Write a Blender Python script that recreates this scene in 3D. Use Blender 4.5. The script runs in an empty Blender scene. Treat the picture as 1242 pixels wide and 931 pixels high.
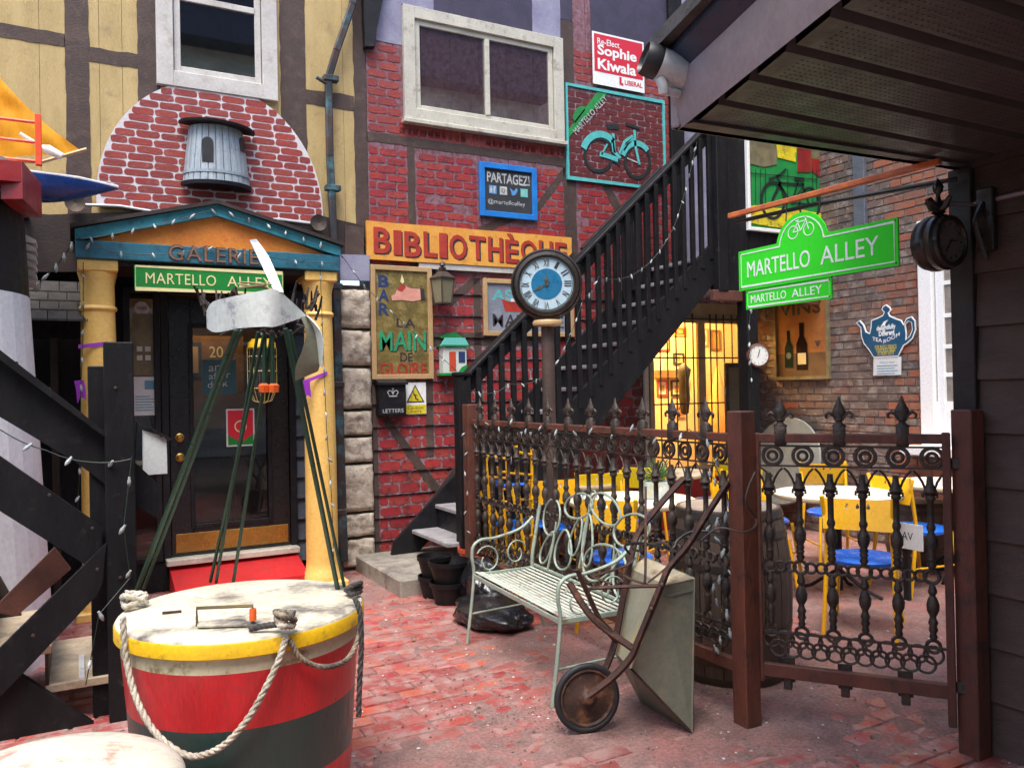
import bpy, bmesh, math, random
from mathutils import Vector, Matrix, noise
from mathutils.geometry import tessellate_polygon
random.seed(7)
PI = math.pi
S = bpy.context.scene
C = S.collection
# ------------------------------------------------------------------ camera, world, sun, exposure
# World axes: X runs along the gallery facade (plane Y = 0), Y into the facade, Z up. Metres.
CAM = Vector((-2.13, -6.978, 1.55))
FPX, CX, CY = 985.0, 621.0, 465.5
_yaw, _pit, _rho = math.radians(28.2), math.radians(0.41), 0.02
FW = Vector((math.sin(_yaw)*math.cos(_pit), math.cos(_yaw)*math.cos(_pit), math.sin(_pit)))
_r0 = Vector((math.cos(_yaw), -math.sin(_yaw), 0)); _u0 = _r0.cross(FW)
RT = _r0*math.cos(_rho) - _u0*math.sin(_rho)
UP = _u0*math.cos(_rho) + _r0*math.sin(_rho)
cd = bpy.data.cameras.new('camera'); cam = bpy.data.objects.new('camera', cd); C.objects.link(cam)
cd.sensor_width = 36; cd.lens = 36*FPX/1242; cd.clip_end = 500; cd.clip_start = 0.05
cam.matrix_world = Matrix(((RT.x, UP.x, -FW.x, CAM.x), (RT.y, UP.y, -FW.y, CAM.y), (RT.z, UP.z, -FW.z, CAM.z), (0, 0, 0, 1)))
S.camera = cam
W = bpy.data.worlds.new('World'); S.world = W; W.use_nodes = True
wn = W.node_tree.nodes; wl = W.node_tree.links
bg = wn['Background']; sky = wn.new('ShaderNodeTexSky'); sky.sky_type = 'NISHITA'; sky.sun_disc = False
SUN_EL, SUN_AZ = math.radians(66), math.radians(215)
sky.sun_elevation = SUN_EL; sky.sun_rotation = SUN_AZ; sky.air_density = 1.0; sky.dust_density = 3.0; sky.ozone_density = 1.0
wl.new(sky.outputs[0], bg.inputs[0]); bg.inputs[1].default_value = 0.15
sd = bpy.data.lights.new('sun', 'SUN'); so = bpy.data.objects.new('sun', sd); C.objects.link(so)
sd.energy = 1.0; sd.angle = math.radians(28); sd.color = (1, 0.965, 0.92)
sdir = Vector((math.sin(SUN_AZ)*math.cos(SUN_EL), math.cos(SUN_AZ)*math.cos(SUN_EL), math.sin(SUN_EL)))
so.rotation_euler = (-sdir).to_track_quat('-Z', 'Y').to_euler(); so.location = (0, -8, 12)
S.view_settings.view_transform = 'Standard'; S.view_settings.look = 'None'
S.view_settings.gamma = 1; S.view_settings.exposure = 1.6
S.render.engine = 'CYCLES'
S.cycles.use_denoising = True
S.cycles.max_bounces = 6; S.cycles.diffuse_bounces = 4; S.cycles.transparent_max_bounces = 12
S.cycles.sample_clamp_indirect = 6; S.cycles.caustics_reflective = False; S.cycles.caustics_refractive = False

# ------------------------------------------------------------------ points on the real planes of the place
def ray(px, py): return FW + RT*((px-CX)/FPX) - UP*((py-CY)/FPX)
def on(px, py, ax, v):
    d = ray(px, py); return CAM + d*((v-CAM[ax])/d[ax])
def onX(px, py, v): return on(px, py, 0, v)
def onY(px, py, v): return on(px, py, 1, v)
def onZ(px, py, v): return on(px, py, 2, v)
def at(px, py, dist): return CAM + ray(px, py)*dist
def PF(Y): return Matrix(((1, 0, 0, 0), (0, 0, -1, Y), (0, 1, 0, 0), (0, 0, 0, 1)))       # local x,y,out -> facade plane
def PS(X): return Matrix(((0, 0, -1, X), (-1, 0, 0, 0), (0, 1, 0, 0), (0, 0, 0, 1)))      # local x,y,out -> side wall facing -X
def yl(Y, *pts): return [(p.x, p.z) for p in (onY(a, b, Y) for a, b in pts)]
def xl(X, *pts): return [(-p.y, p.z) for p in (onX(a, b, X) for a, b in pts)]
def T(x, y, z, rz=0, s=1): return Matrix.Translation((x, y, z)) @ Matrix.Rotation(rz, 4, 'Z') @ Matrix.Scale(s, 4)

# ------------------------------------------------------------------ materials
MATS = {}
def mat(name, c, c2=None, rough=.6, metal=0, scale=6, bump=0, bscale=40, dirt=None, dscale=3, damt=.5, rnd=None, spec=.5,
        stretch=None, fine=.12, coat=0, emit=None, estr=0, dlow=None, band=None):
    m = bpy.data.materials.new(name); m.use_nodes = True; MATS[name] = m
    nt = m.node_tree; N = nt.nodes; Lk = nt.links
    b = N['Principled BSDF']; b.inputs['Roughness'].default_value = rough; b.inputs['Metallic'].default_value = metal
    b.inputs['Specular IOR Level'].default_value = spec
    if coat: b.inputs['Coat Weight'].default_value = coat; b.inputs['Coat Roughness'].default_value = .12
    geo = N.new('ShaderNodeNewGeometry'); vec = geo.outputs['Position']
    if stretch:
        mp = N.new('ShaderNodeMapping'); mp.inputs['Scale'].default_value = stretch; Lk.new(vec, mp.inputs[0]); svec = mp.outputs[0]
    else: svec = vec
    def rgb(v): return (v[0], v[1], v[2], 1)
    def noi(sc, det=5, v=svec, ro=.6):
        n = N.new('ShaderNodeTexNoise'); n.inputs['Scale'].default_value = sc; n.inputs['Detail'].default_value = det
        n.inputs['Roughness'].default_value = ro; Lk.new(v, n.inputs['Vector']); return n.outputs['Fac']
    def ramp(src, stops, const=False):
        r = N.new('ShaderNodeValToRGB'); Lk.new(src, r.inputs[0]); el = r.color_ramp.elements
        if const: r.color_ramp.interpolation = 'CONSTANT'
        while len(el) < len(stops): el.new(.5)
        for e, (p, col) in zip(el, stops): e.position = p; e.color = rgb(col) if len(col) == 3 else col
        return r.outputs[0]
    def mix(f, a, bb, kind='MIX'):
        x = N.new('ShaderNodeMix'); x.data_type = 'RGBA'; x.blend_type = kind
        if isinstance(f, (int, float)): x.inputs[0].default_value = f
        else: Lk.new(f, x.inputs[0])
        for k, q in ((6, a), (7, bb)):
            if isinstance(q, (tuple, list)): x.inputs[k].default_value = rgb(q)
            else: Lk.new(q, x.inputs[k])
        return x.outputs[2]
    if rnd:
        oi = N.new('ShaderNodeObjectInfo'); ad = N.new('ShaderNodeMath'); ad.operation = 'ADD'
        Lk.new(oi.outputs['Random'], ad.inputs[0]); Lk.new(geo.outputs['Random Per Island'], ad.inputs[1])
        fr = N.new('ShaderNodeMath'); fr.operation = 'FRACT'; Lk.new(ad.outputs[0], fr.inputs[0])
        k = len(rnd); col = ramp(fr.outputs[0], [((i+.5)/k, q) for i, q in enumerate(rnd)])
    else: col = rgb(c)
    if c2 is not None:
        f = ramp(noi(scale), [(.38, (0, 0, 0)), (.62, (1, 1, 1))])
        if rnd: f2 = N.new('ShaderNodeMath'); f2.operation = 'MULTIPLY'; Lk.new(f, f2.inputs[0]); f2.inputs[1].default_value = .6; f = f2.outputs[0]
        col = mix(f, col if not isinstance(col, tuple) else col[:3], c2)
    if dirt is not None:
        lo = .5 + (.5-damt)*.35
        f = ramp(noi(dscale, 7, vec, .7), [(lo-.05, (0, 0, 0)), (lo+.09, (1, 1, 1))])
        col = mix(f, col if not isinstance(col, tuple) else col[:3], dirt)
    if fine:
        f = ramp(noi(scale*7+20, 4), [(.3, (1-fine,)*3), (.7, (1+fine*.6,)*3)])
        col = mix(1.0, col if not isinstance(col, tuple) else col[:3], f, 'MULTIPLY')
    if isinstance(col, tuple): b.inputs['Base Color'].default_value = rgb(col)
    else: Lk.new(col, b.inputs['Base Color'])
    rf = ramp(noi(scale*2+5), [(.3, (max(0, rough-.1),)*3), (.7, (min(1, rough+.12),)*3)])
    Lk.new(rf, b.inputs['Roughness'])
    if bump:
        bp = N.new('ShaderNodeBump'); bp.inputs['Strength'].default_value = min(1, bump); bp.inputs['Distance'].default_value = .004*max(1, bump)
        Lk.new(noi(bscale, 6), bp.inputs['Height']); Lk.new(bp.outputs[0], b.inputs['Normal'])
    if emit: b.inputs['Emission Color'].default_value = rgb(emit); b.inputs['Emission Strength'].default_value = estr
    return m
def glass(name, tint=(1, 1, 1), refl=.12, rough=.02, body=None, opac=0):
    m = bpy.data.materials.new(name); m.use_nodes = True; N = m.node_tree.nodes; Lk = m.node_tree.links
    N.remove(N['Principled BSDF']); out = N['Material Output']
    tr = N.new('ShaderNodeBsdfTransparent'); tr.inputs[0].default_value = (*tint, 1)
    gl = N.new('ShaderNodeBsdfGlossy'); gl.inputs['Roughness'].default_value = rough
    fw_ = N.new('ShaderNodeLayerWeight'); fr = N.new('ShaderNodeMath'); fr.operation = 'POWER'; Lk.new(fw_.outputs['Facing'], fr.inputs[0]); fr.inputs[1].default_value = 4
    ad = N.new('ShaderNodeMath'); ad.operation = 'ADD'; ad.use_clamp = True; Lk.new(fr.outputs[0], ad.inputs[0]); ad.inputs[1].default_value = refl
    mx = N.new('ShaderNodeMixShader'); Lk.new(ad.outputs[0], mx.inputs[0]); Lk.new(gl.outputs[0], mx.inputs[2])
    base = tr.outputs[0]
    if body:
        df = N.new('ShaderNodeBsdfDiffuse'); df.inputs[0].default_value = (*body, 1)
        m2 = N.new('ShaderNodeMixShader'); m2.inputs[0].default_value = opac; Lk.new(base, m2.inputs[1]); Lk.new(df.outputs[0], m2.inputs[2]); base = m2.outputs[0]
    Lk.new(base, mx.inputs[1]); Lk.new(mx.outputs[0], out.inputs[0]); MATS[name] = m; return m

# ------------------------------------------------------------------ mesh building
WM = {}   # world matrix of every object we create
def props(o, label=None, cat=None, group=None, kind=None):
    if label: o['label'] = label
    if cat: o['category'] = cat
    if group: o['group'] = group
    if kind: o['kind'] = kind
    return o
def thing(name, label, cat, loc=(0, 0, 0), rz=0, group=None):
    o = bpy.data.objects.new(name, None); C.objects.link(o); o.empty_display_size = .1
    o.location = loc; o.rotation_euler = (0, 0, rz); WM[o] = T(*loc, rz)
    return props(o, label, cat, group)
def link(name, me, parent=None, Mw=None, **kw):
    o = bpy.data.objects.new(name, me); C.objects.link(o)
    Mw = Mw if Mw is not None else Matrix()
    if parent is not None: o.parent = parent; o.matrix_local = WM[parent].inverted() @ Mw
    else: o.matrix_local = Mw
    WM[o] = Mw; return props(o, **kw)
class B:
    def __init__(s, M=None): s.v = []; s.f = []; s.M = M
    def add(s, vs, fs, M=None):
        n = len(s.v)
        for p in vs:
            p = Vector(p)
            if M is not None: p = M @ p
            if s.M is not None: p = s.M @ p
            s.v.append(p)
        s.f += [[n+i for i in f] for f in fs]; return s
    def box(s, x0, y0, z0, x1, y1, z1, ch=0, M=None):
        if x0 > x1: x0, x1 = x1, x0
        if y0 > y1: y0, y1 = y1, y0
        if z0 > z1: z0, z1 = z1, z0
        if not ch:
            vs = [(x, y, z) for x in (x0, x1) for y in (y0, y1) for z in (z0, z1)]
            return s.add(vs, [(0, 1, 3, 2), (4, 6, 7, 5), (0, 4, 5, 1), (2, 3, 7, 6), (0, 2, 6, 4), (1, 5, 7, 3)], M)
        ch = min(ch, (x1-x0)*.45, (y1-y0)*.45, (z1-z0)*.45); vs = []; idx = {}
        for a, x in ((0, x0), (1, x1)):
            for b_, y in ((0, y0), (1, y1)):
                for c_, z in ((0, z0), (1, z1)):
                    sx, sy, sz = (1, -1)[a]*ch, (1, -1)[b_]*ch, (1, -1)[c_]*ch
                    idx[a, b_, c_] = len(vs); vs += [(x, y+sy, z+sz), (x+sx, y, z+sz), (x+sx, y+sy, z)]
        g = lambda a, b_, c_, k: idx[a, b_, c_]+k
        fs = []
        for a in (0, 1): fs.append((g(a, 0, 0, 0), g(a, 0, 1, 0), g(a, 1, 1, 0), g(a, 1, 0, 0)))
        for a in (0, 1): fs.append((g(0, a, 0, 1), g(0, a, 1, 1), g(1, a, 1, 1), g(1, a, 0, 1)))
        for a in (0, 1): fs.append((g(0, 0, a, 2), g(0, 1, a, 2), g(1, 1, a, 2), g(1, 0, a, 2)))
        for i in (0, 1):
            for j in (0, 1):
                fs.append((g(i, j, 0, 0), g(i, j, 1, 0), g(i, j, 1, 1), g(i, j, 0, 1)))
                fs.append((g(i, 0, j, 0), g(i, 1, j, 0), g(i, 1, j, 2), g(i, 0, j, 2)))
                fs.append((g(0, i, j, 1), g(1, i, j, 1), g(1, i, j, 2), g(0, i, j, 2)))
        for k in idx: fs.append((idx[k], idx[k]+1, idx[k]+2))
        return s.add(vs, fs, M)
    def bar(s, p, q, w, h, ch=0, up=(0, 0, 1), ext=0):
        p = Vector(p); q = Vector(q); d = q-p; L = d.length; d.normalize(); up = Vector(up)
        sx = d.cross(up)
        if sx.length < 1e-4: sx = d.cross(Vector((0, 1, 0)))
        sx.normalize(); u = sx.cross(d)
        M = Matrix(((sx.x, d.x, u.x, p.x), (sx.y, d.y, u.y, p.y), (sx.z, d.z, u.z, p.z), (0, 0, 0, 1)))
        return s.box(-w/2, -ext, -h/2, w/2, L+ext, h/2, ch, M)
    def tube(s, pts, r, seg=7, closed=False, rad=None, flat=1):
        pts = [Vector(p) for p in pts]; n = len(pts); rings = []; vs = []; prev = None
        for i, p in enumerate(pts):
            a = pts[i-1] if (i or closed) else p; b_ = pts[(i+1) % n] if (i < n-1 or closed) else p
            d = (b_-a)
            if d.length < 1e-9: d = Vector((0, 0, 1))
            d.normalize()
            if prev is None:
                t = Vector((0, 0, 1)) if abs(d.z) < .9 else Vector((1, 0, 0)); nx = d.cross(t).normalized()
            else:
                nx = prev - d*prev.dot(d)
                nx = nx.normalized() if nx.length > 1e-6 else d.orthogonal().normalized()
            prev = nx; ny = d.cross(nx); rr = rad[i] if rad else r
            vs += [p + nx*math.cos(2*PI*k/seg)*rr + ny*math.sin(2*PI*k/seg)*rr*flat for k in range(seg)]
        fs = []
        for i in range(n if closed else n-1):
            j = (i+1) % n
            fs += [(i*seg+k, i*seg+(k+1) % seg, j*seg+(k+1) % seg, j*seg+k) for k in range(seg)]
        if not closed: fs += [list(range(seg))[::-1], [(n-1)*seg+k for k in range(seg)]]
        return s.add(vs, fs)
    def lathe(s, prof, c=(0, 0, 0), seg=16, M=None, a0=0, a1=2*PI, caps=True):
        full = abs(a1-a0-2*PI) < 1e-6; m = seg if full else seg+1; vs = []; fs = []
        for r, z in prof:
            vs += [(c[0]+r*math.cos(a0+(a1-a0)*k/seg), c[1]+r*math.sin(a0+(a1-a0)*k/seg), c[2]+z) for k in range(m)]
        for i in range(len(prof)-1):
            for k in range(seg):
                k2 = (k+1) % m; fs.append((i*m+k, i*m+k2, (i+1)*m+k2, (i+1)*m+k))
        if caps and prof[0][0] > 1e-5 and prof[1][0] > 1e-5 or caps and prof[0][0] > 1e-5 and abs(prof[0][1]-prof[1][1]) > 1e-6: fs.append(list(range(m))[::-1])
        if caps and prof[-1][0] > 1e-5 and not (prof[-2][0] <= 1e-5 and abs(prof[-1][1]-prof[-2][1]) < 1e-6) and not (len(prof) == 2 and prof[0][0] <= 1e-5): fs.append([(len(prof)-1)*m+k for k in range(m)])
        return s.add(vs, fs, M)
    def ring(s, c, R, r, seg=16, ts=5, M=None, sy=1):
        vs = []; fs = []
        for i in range(seg):
            a = 2*PI*i/seg
            for k in range(ts):
                b_ = 2*PI*k/ts; q = R+r*math.cos(b_)
                vs.append((c[0]+q*math.cos(a), c[1]+q*math.sin(a)*sy, c[2]+r*math.sin(b_)))
        for i in range(seg):
            j = (i+1) % seg; fs += [(i*ts+k, j*ts+k, j*ts+(k+1) % ts, i*ts+(k+1) % ts) for k in range(ts)]
        return s.add(vs, fs, M)
    def plate(s, loops, z0, z1, M=None):
        if not isinstance(loops[0][0], (tuple, list, Vector)): loops = [loops]
        flat = [p for l in loops for p in l]; n = len(flat)
        tris = tessellate_polygon([[Vector((p[0], p[1], 0)) for p in l] for l in loops])
        vs = [(p[0], p[1], z0) for p in flat] + [(p[0], p[1], z1) for p in flat]
        fs = [tuple(t) for t in tris] + [tuple(i+n for i in t) for t in tris]; o = 0
        for l in loops:
            k = len(l); fs += [(o+i, o+(i+1) % k, n+o+(i+1) % k, n+o+i) for i in range(k)]; o += k
        return s.add(vs, fs, M)
    def ribbon(s, pts, w, z0, z1, closed=False, M=None):
        n = len(pts); L = []; R_ = []
        for i in range(n):
            a = pts[i-1] if (i or closed) else pts[i]; b_ = pts[(i+1) % n] if (i < n-1 or closed) else pts[i]
            dx, dy = b_[0]-a[0], b_[1]-a[1]; l = math.hypot(dx, dy) or 1; nx, ny = -dy/l, dx/l
            ww = (w[i] if isinstance(w, (list, tuple)) else w)/2; k = 1
            if (i or closed) and (i < n-1 or closed):
                e = (pts[i][0]-a[0], pts[i][1]-a[1]); le = math.hypot(*e) or 1; c = abs(-e[1]/le*nx+e[0]/le*ny); k = 1/max(.5, c)
            L.append((pts[i][0]+nx*ww*k, pts[i][1]+ny*ww*k)); R_.append((pts[i][0]-nx*ww*k, pts[i][1]-ny*ww*k))
        for i in range(n if closed else n-1):
            j = (i+1) % n; q = [L[i], L[j], R_[j], R_[i]]
            vs = [(p[0], p[1], z0) for p in q]+[(p[0], p[1], z1) for p in q]
            s.add(vs, [(0, 1, 2, 3), (4, 5, 6, 7), (0, 1, 5, 4), (1, 2, 6, 5), (2, 3, 7, 6), (3, 0, 4, 7)], M)
        return s
    def mesh(s, name, material, smooth=None, normals=True):
        me = bpy.data.meshes.new(name); me.from_pydata(s.v, [], s.f)
        if normals and len(s.f) < 60000:
            bm = bmesh.new(); bm.from_mesh(me); bmesh.ops.recalc_face_normals(bm, faces=bm.faces); bm.to_mesh(me); bm.free()
        if smooth is not None:
            me.polygons.foreach_set('use_smooth', [True]*len(me.polygons)); me.set_sharp_from_angle(angle=math.radians(smooth))
        me.materials.append(MATS[material] if isinstance(material, str) else material); me.update(); return me
    def build(s, name, material, parent=None, smooth=None, **kw):
        if parent is not None:
            inv = WM[parent].inverted(); s.v = [inv @ p for p in s.v]
            o = link(name, s.mesh(name, material, smooth), parent, WM[parent]); return props(o, **kw)
        return link(name, s.mesh(name, material, smooth), **kw)
def copy_tree(o, parent=None, Mroot=None, label=None):
    c = o.copy(); C.objects.link(c)
    if parent is not None: c.parent = parent
    if Mroot is not None: c.matrix_local = Mroot; WM[c] = Mroot
    if label: c['label'] = label
    for ch in list(o.children): copy_tree(ch, c)
    return c
def arc(cx, cy, rx, a0, a1, n=12, ry=None):
    ry = ry if ry is not None else rx
    return [(cx+rx*math.cos(math.radians(a0+(a1-a0)*i/n)), cy+ry*math.sin(math.radians(a0+(a1-a0)*i/n))) for i in range(n+1)]
def circ(cx, cy, r, n=20, ry=None): return arc(cx, cy, r, 0, 360, n, ry)[:-1]
def rect(x0, y0, x1, y1): return [(x0, y0), (x1, y0), (x1, y1), (x0, y1)]
def spline(pts, k=6, closed=False):
    pts = [Vector(p) for p in pts]; n = len(pts); out = []
    for i in range(n if closed else n-1):
        p0 = pts[(i-1) % n] if (closed or i) else pts[i]; p1 = pts[i]; p2 = pts[(i+1) % n]
        p3 = pts[(i+2) % n] if (closed or i+2 < n) else p2
        for j in range(k):
            t = j/k; out.append(.5*((2*p1)+(p2-p0)*t+(2*p0-5*p1+4*p2-p3)*t*t+(3*p1-p0-3*p2+p3)*t**3))
    if not closed: out.append(pts[-1])
    return out
_tc = {}
def text_geo(body, bold=0, spacing=1.0):
    k = (body, bold, spacing)
    if k in _tc: return _tc[k]
    cu = bpy.data.curves.new('lettering', 'FONT'); cu.body = body; cu.offset = bold; cu.space_character = spacing; cu.resolution_u = 3
    o = bpy.data.objects.new('lettering', cu); C.objects.link(o); bpy.context.view_layer.update()
    me = bpy.data.meshes.new_from_object(o.evaluated_get(bpy.context.evaluated_depsgraph_get()))
    vs = [tuple(v.co) for v in me.vertices]; fs = [tuple(p.vertices) for p in me.polygons]
    bpy.data.objects.remove(o); bpy.data.curves.remove(cu); bpy.data.meshes.remove(me); _tc[k] = (vs, fs); return vs, fs
def text(b, body, x0, y0, x1, y1, z, t=.002, bold=0, spacing=1.0, slant=0, wob=0, M=None):
    """solid lettering that fills the box (x0,y0)-(x1,y1) of the local plane, face at height z"""
    vs, fs = text_geo(body, bold, spacing)
    if not vs: return b
    ax = min(v[0] for v in vs); bx = max(v[0] for v in vs); ay = min(v[1] for v in vs); by = max(v[1] for v in vs)
    w = max(bx-ax, 1e-6); h = max(by-ay, 1e-6); n = len(vs); o = []
    for v in vs:
        x = x0+(v[0]-ax)/w*(x1-x0); y = y0+(v[1]-ay)/h*(y1-y0)
        if wob: x += wob*math.sin(v[1]*9+v[0]*7.3); y += wob*math.sin(v[0]*5.1+1)
        y += slant*(x-x0); o.append((x, y))
    edges = {}
    for f in fs:
        for i in range(len(f)):
            e = (f[i], f[(i+1) % len(f)]); edges[e] = 1
    side = [(a, c, c+n, a+n) for a, c in edges if (c, a) not in edges]
    return b.add([(x, y, z) for x, y in o]+[(x, y, z-t) for x, y in o], list(fs)+side, M)
def wob_poly(pts, amp, step=.05, seed=0):
    out = []; n = len(pts)
    for i in range(n):
        a = pts[i]; c = pts[(i+1) % n]; L = math.hypot(c[0]-a[0], c[1]-a[1]); k = max(1, int(L/step))
        for j in range(k):
            t = j/k; x = a[0]+(c[0]-a[0])*t; y = a[1]+(c[1]-a[1])*t
            nn = noise.noise(Vector((x*9, y*9, seed))); n2 = noise.noise(Vector((x*9+40, y*9, seed)))
            out.append((x+nn*amp, y+n2*amp))
    return out
def inpoly(x, y, poly):
    r = False; n = len(poly)
    for i in range(n):
        a = poly[i]; b_ = poly[i-1]
        if (a[1] > y) != (b_[1] > y) and x < (b_[0]-a[0])*(y-a[1])/(b_[1]-a[1])+a[0]: r = not r
    return r
# ------------------------------------------------------------------ the colours of the place
mat('mortar_ground', (.20, .165, .14), (.12, .09, .08), rough=.9, scale=2.2, bump=1.5, bscale=60, dirt=(.33, .30, .27), dscale=9, damt=.4)
mat('dirt', (.34, .205, .18), (.22, .125, .11), rough=.92, scale=5, bump=3, bscale=120, fine=.35, dirt=(.38, .17, .15), dscale=3.2, damt=.45)
mat('paver', (.3, .05, .05), (.20, .10, .085), rough=.48, scale=1.4, bump=1.2, bscale=70, dirt=(.37, .22, .195), dscale=7, damt=.50,
    rnd=[(.42, .050, .050), (.34, .040, .042), (.47, .075, .055), (.52, .115, .055), (.40, .065, .065), (.28, .050, .050), (.42, .12, .10)])
mat('concrete', (.38, .35, .29), (.27, .25, .21), rough=.85, scale=3, bump=.8, bscale=80, dirt=(.16, .14, .12), dscale=4, damt=.35)
mat('yellow_siding', (.54, .40, .175), (.46, .335, .14), rough=.7, scale=3, bump=.8, bscale=60, stretch=(3, 3, .8), dirt=(.36, .26, .12), dscale=6, damt=.22)
mat('timber_paint', (.072, .043, .034), (.052, .031, .025), rough=.62, scale=5, bump=.7, bscale=60, dirt=(.10, .065, .05), dscale=8, damt=.3)
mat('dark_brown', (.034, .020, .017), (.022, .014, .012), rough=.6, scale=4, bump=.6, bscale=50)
mat('arch_white', (.68, .66, .68), (.60, .56, .58), rough=.7, scale=6, bump=.5)
mat('brick_paint', (.3, .05, .04), (.22, .035, .035), rough=.55, scale=9, bump=1, bscale=50, dirt=(.34, .09, .08), dscale=14, damt=.2,
    rnd=[(.32, .038, .028), (.27, .030, .025), (.37, .05, .032), (.24, .030, .026), (.33, .055, .038)])
mat('brick_paint_bright', (.4, .04, .04), (.30, .025, .035), rough=.5, scale=9, bump=1, bscale=50, dirt=(.13, .022, .025), dscale=11, damt=.35,
    rnd=[(.34, .026, .028), (.29, .020, .026), (.39, .042, .032), (.23, .022, .026), (.36, .058, .040)])
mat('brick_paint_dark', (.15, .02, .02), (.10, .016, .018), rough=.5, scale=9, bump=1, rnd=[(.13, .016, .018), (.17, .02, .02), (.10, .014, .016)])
mat('mortar_red', (.20, .075, .085), (.25, .15, .19), rough=.7, scale=22, bump=.8, bscale=50, dirt=(.14, .05, .055), dscale=16, damt=.42)
mat('mortar_lap', (.32, .23, .26), (.15, .06, .065), rough=.7, scale=24, bump=.8, bscale=50, dirt=(.085, .03, .03), dscale=18, damt=.45)
mat('lilac_wall', (.30, .30, .40), (.22, .21, .32), rough=.7, scale=5, bump=.5)
mat('navy_timber', (.035, .030, .055), (.05, .04, .08), rough=.6, scale=5, bump=.5)
mat('old_brick', (.2, .12, .09), (.13, .09, .075), rough=.85, scale=12, bump=1.6, bscale=60, dirt=(.27, .23, .20), dscale=11, damt=.38,
    rnd=[(.12, .085, .07), (.16, .115, .095), (.09, .068, .06), (.19, .14, .115), (.17, .095, .065), (.14, .115, .105), (.08, .06, .055), (.22, .10, .065)])
mat('old_brick_orange', (.30, .115, .06), (.22, .08, .05), rough=.85, scale=12, bump=1.4, dirt=(.25, .16, .12), dscale=12, damt=.35,
    rnd=[(.34, .11, .055), (.26, .09, .05), (.20, .095, .068), (.38, .135, .07)])
mat('old_mortar', (.30, .26, .23), (.20, .17, .15), rough=.95, scale=10, bump=1, bscale=80)
mat('limestone', (.60, .53, .43), (.46, .39, .31), rough=.9, scale=9, bump=3, bscale=26, dirt=(.27, .225, .18), dscale=13, damt=.38)
mat('stone_joint', (.10, .085, .075), rough=.95, bump=1)
mat('black_paint', (.009, .009, .011), (.014, .013, .016), rough=.5, spec=.3, scale=8, bump=.5, bscale=50, dirt=(.03, .028, .03), dscale=10, damt=.15)
mat('black_wood', (.006, .006, .0075), (.011, .0105, .012), rough=.6, spec=.22, scale=7, bump=.8, bscale=45, stretch=(1, 1, .4), dirt=(.028, .025, .024), dscale=14, damt=.15)
mat('door_black', (.012, .012, .014), rough=.3, bump=.2)
mat('grey_tread', (.36, .35, .36), (.24, .23, .24), rough=.55, scale=9, bump=.8)
mat('teal_paint', (.035, .27, .33), (.028, .20, .27), rough=.5, scale=5, bump=.5, dirt=(.02, .11, .15), dscale=9, damt=.3)
mat('teal_dark', (.025, .17, .24), (.018, .12, .18), rough=.5, scale=5, bump=.5, dirt=(.02, .07, .10), dscale=9, damt=.3)
mat('orange_paint', (.80, .27, .035), (.74, .22, .03), rough=.5, scale=4, bump=.4, dirt=(.6, .16, .03), dscale=10, damt=.2)
mat('orange_yellow', (.80, .40, .07), (.72, .32, .05), rough=.55, scale=6, bump=.5, dirt=(.5, .2, .06), dscale=15, damt=.2)
mat('column_yellow', (.88, .58, .17), (.84, .53, .14), rough=.4, scale=3, bump=.25, dirt=(.68, .40, .13), dscale=5, damt=.12)
mat('white_paint', (.60, .58, .54), (.50, .48, .45), rough=.5, scale=4, bump=.4, dirt=(.42, .37, .30), dscale=8, damt=.22)
mat('white_clean', (.86, .86, .85), rough=.4)
mat('cream_frame', (.58, .56, .47), (.50, .48, .40), rough=.5, scale=5, bump=.4, dirt=(.32, .28, .22), dscale=9, damt=.25)
mat('pale_paint', (.62, .66, .66), (.52, .56, .57), rough=.5, scale=3, bump=.4, dirt=(.42, .40, .28), dscale=6, damt=.25)
mat('shake_grey', (.085, .10, .125), (.06, .068, .085), rough=.75, scale=7, bump=1.2, bscale=50, rnd=[(.08, .095, .12), (.11, .125, .15), (.06, .07, .09)])
mat('roof_shingle', (.05, .045, .043), (.035, .032, .03), rough=.9, scale=9, bump=1.5, rnd=[(.07, .063, .06), (.05, .045, .043), (.09, .083, .078)])
mat('down_pipe', (.030, .045, .055), (.085, .05, .042), rough=.45, scale=4, bump=.6, metal=.3, dirt=(.08, .20, .23), dscale=4.5, damt=.32)
mat('brown_metal', (.30, .24, .26), (.24, .19, .21), rough=.38, scale=4, bump=.2, metal=.15, coat=.3)
mat('gutter_navy', (.035, .045, .08), rough=.35, metal=.2)
mat('soffit_brown', (.080, .068, .064), (.062, .053, .050), rough=.5, scale=4, bump=.3)
mat('perforation', (.012, .009, .008), rough=.8)
mat('wall_brown', (.085, .050, .038), (.062, .038, .030), rough=.65, scale=4, bump=1, bscale=60, stretch=(1, 1, 3))
mat('rust_post', (.15, .046, .026), (.095, .030, .019), rough=.6, scale=6, bump=1, bscale=50, stretch=(1, 1, .35), dirt=(.055, .026, .02), dscale=8, damt=.3)
mat('cast_iron', (.045, .039, .034), (.075, .052, .038), rough=.5, scale=18, bump=1.2, bscale=90, metal=.4, dirt=(.12, .085, .06), dscale=25, damt=.2)
mat('rust', (.075, .034, .024), (.045, .024, .019), rough=.7, scale=10, bump=1.3, bscale=90, metal=.25, dirt=(.17, .065, .035), dscale=12, damt=.28)
mat('galvanized', (.22, .245, .185), (.18, .20, .155), rough=.5, scale=4, bump=.5, metal=.35, dirt=(.27, .25, .17), dscale=5, damt=.22)
mat('galv_pale', (.42, .43, .31), (.33, .34, .25), rough=.45, scale=5, bump=.4, metal=.2, dirt=(.55, .48, .24), dscale=5, damt=.35)
mat('galv_beige', (.55, .48, .32), (.44, .38, .25), rough=.5, scale=6, bump=.4, dirt=(.30, .18, .10), dscale=9, damt=.25)
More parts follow.
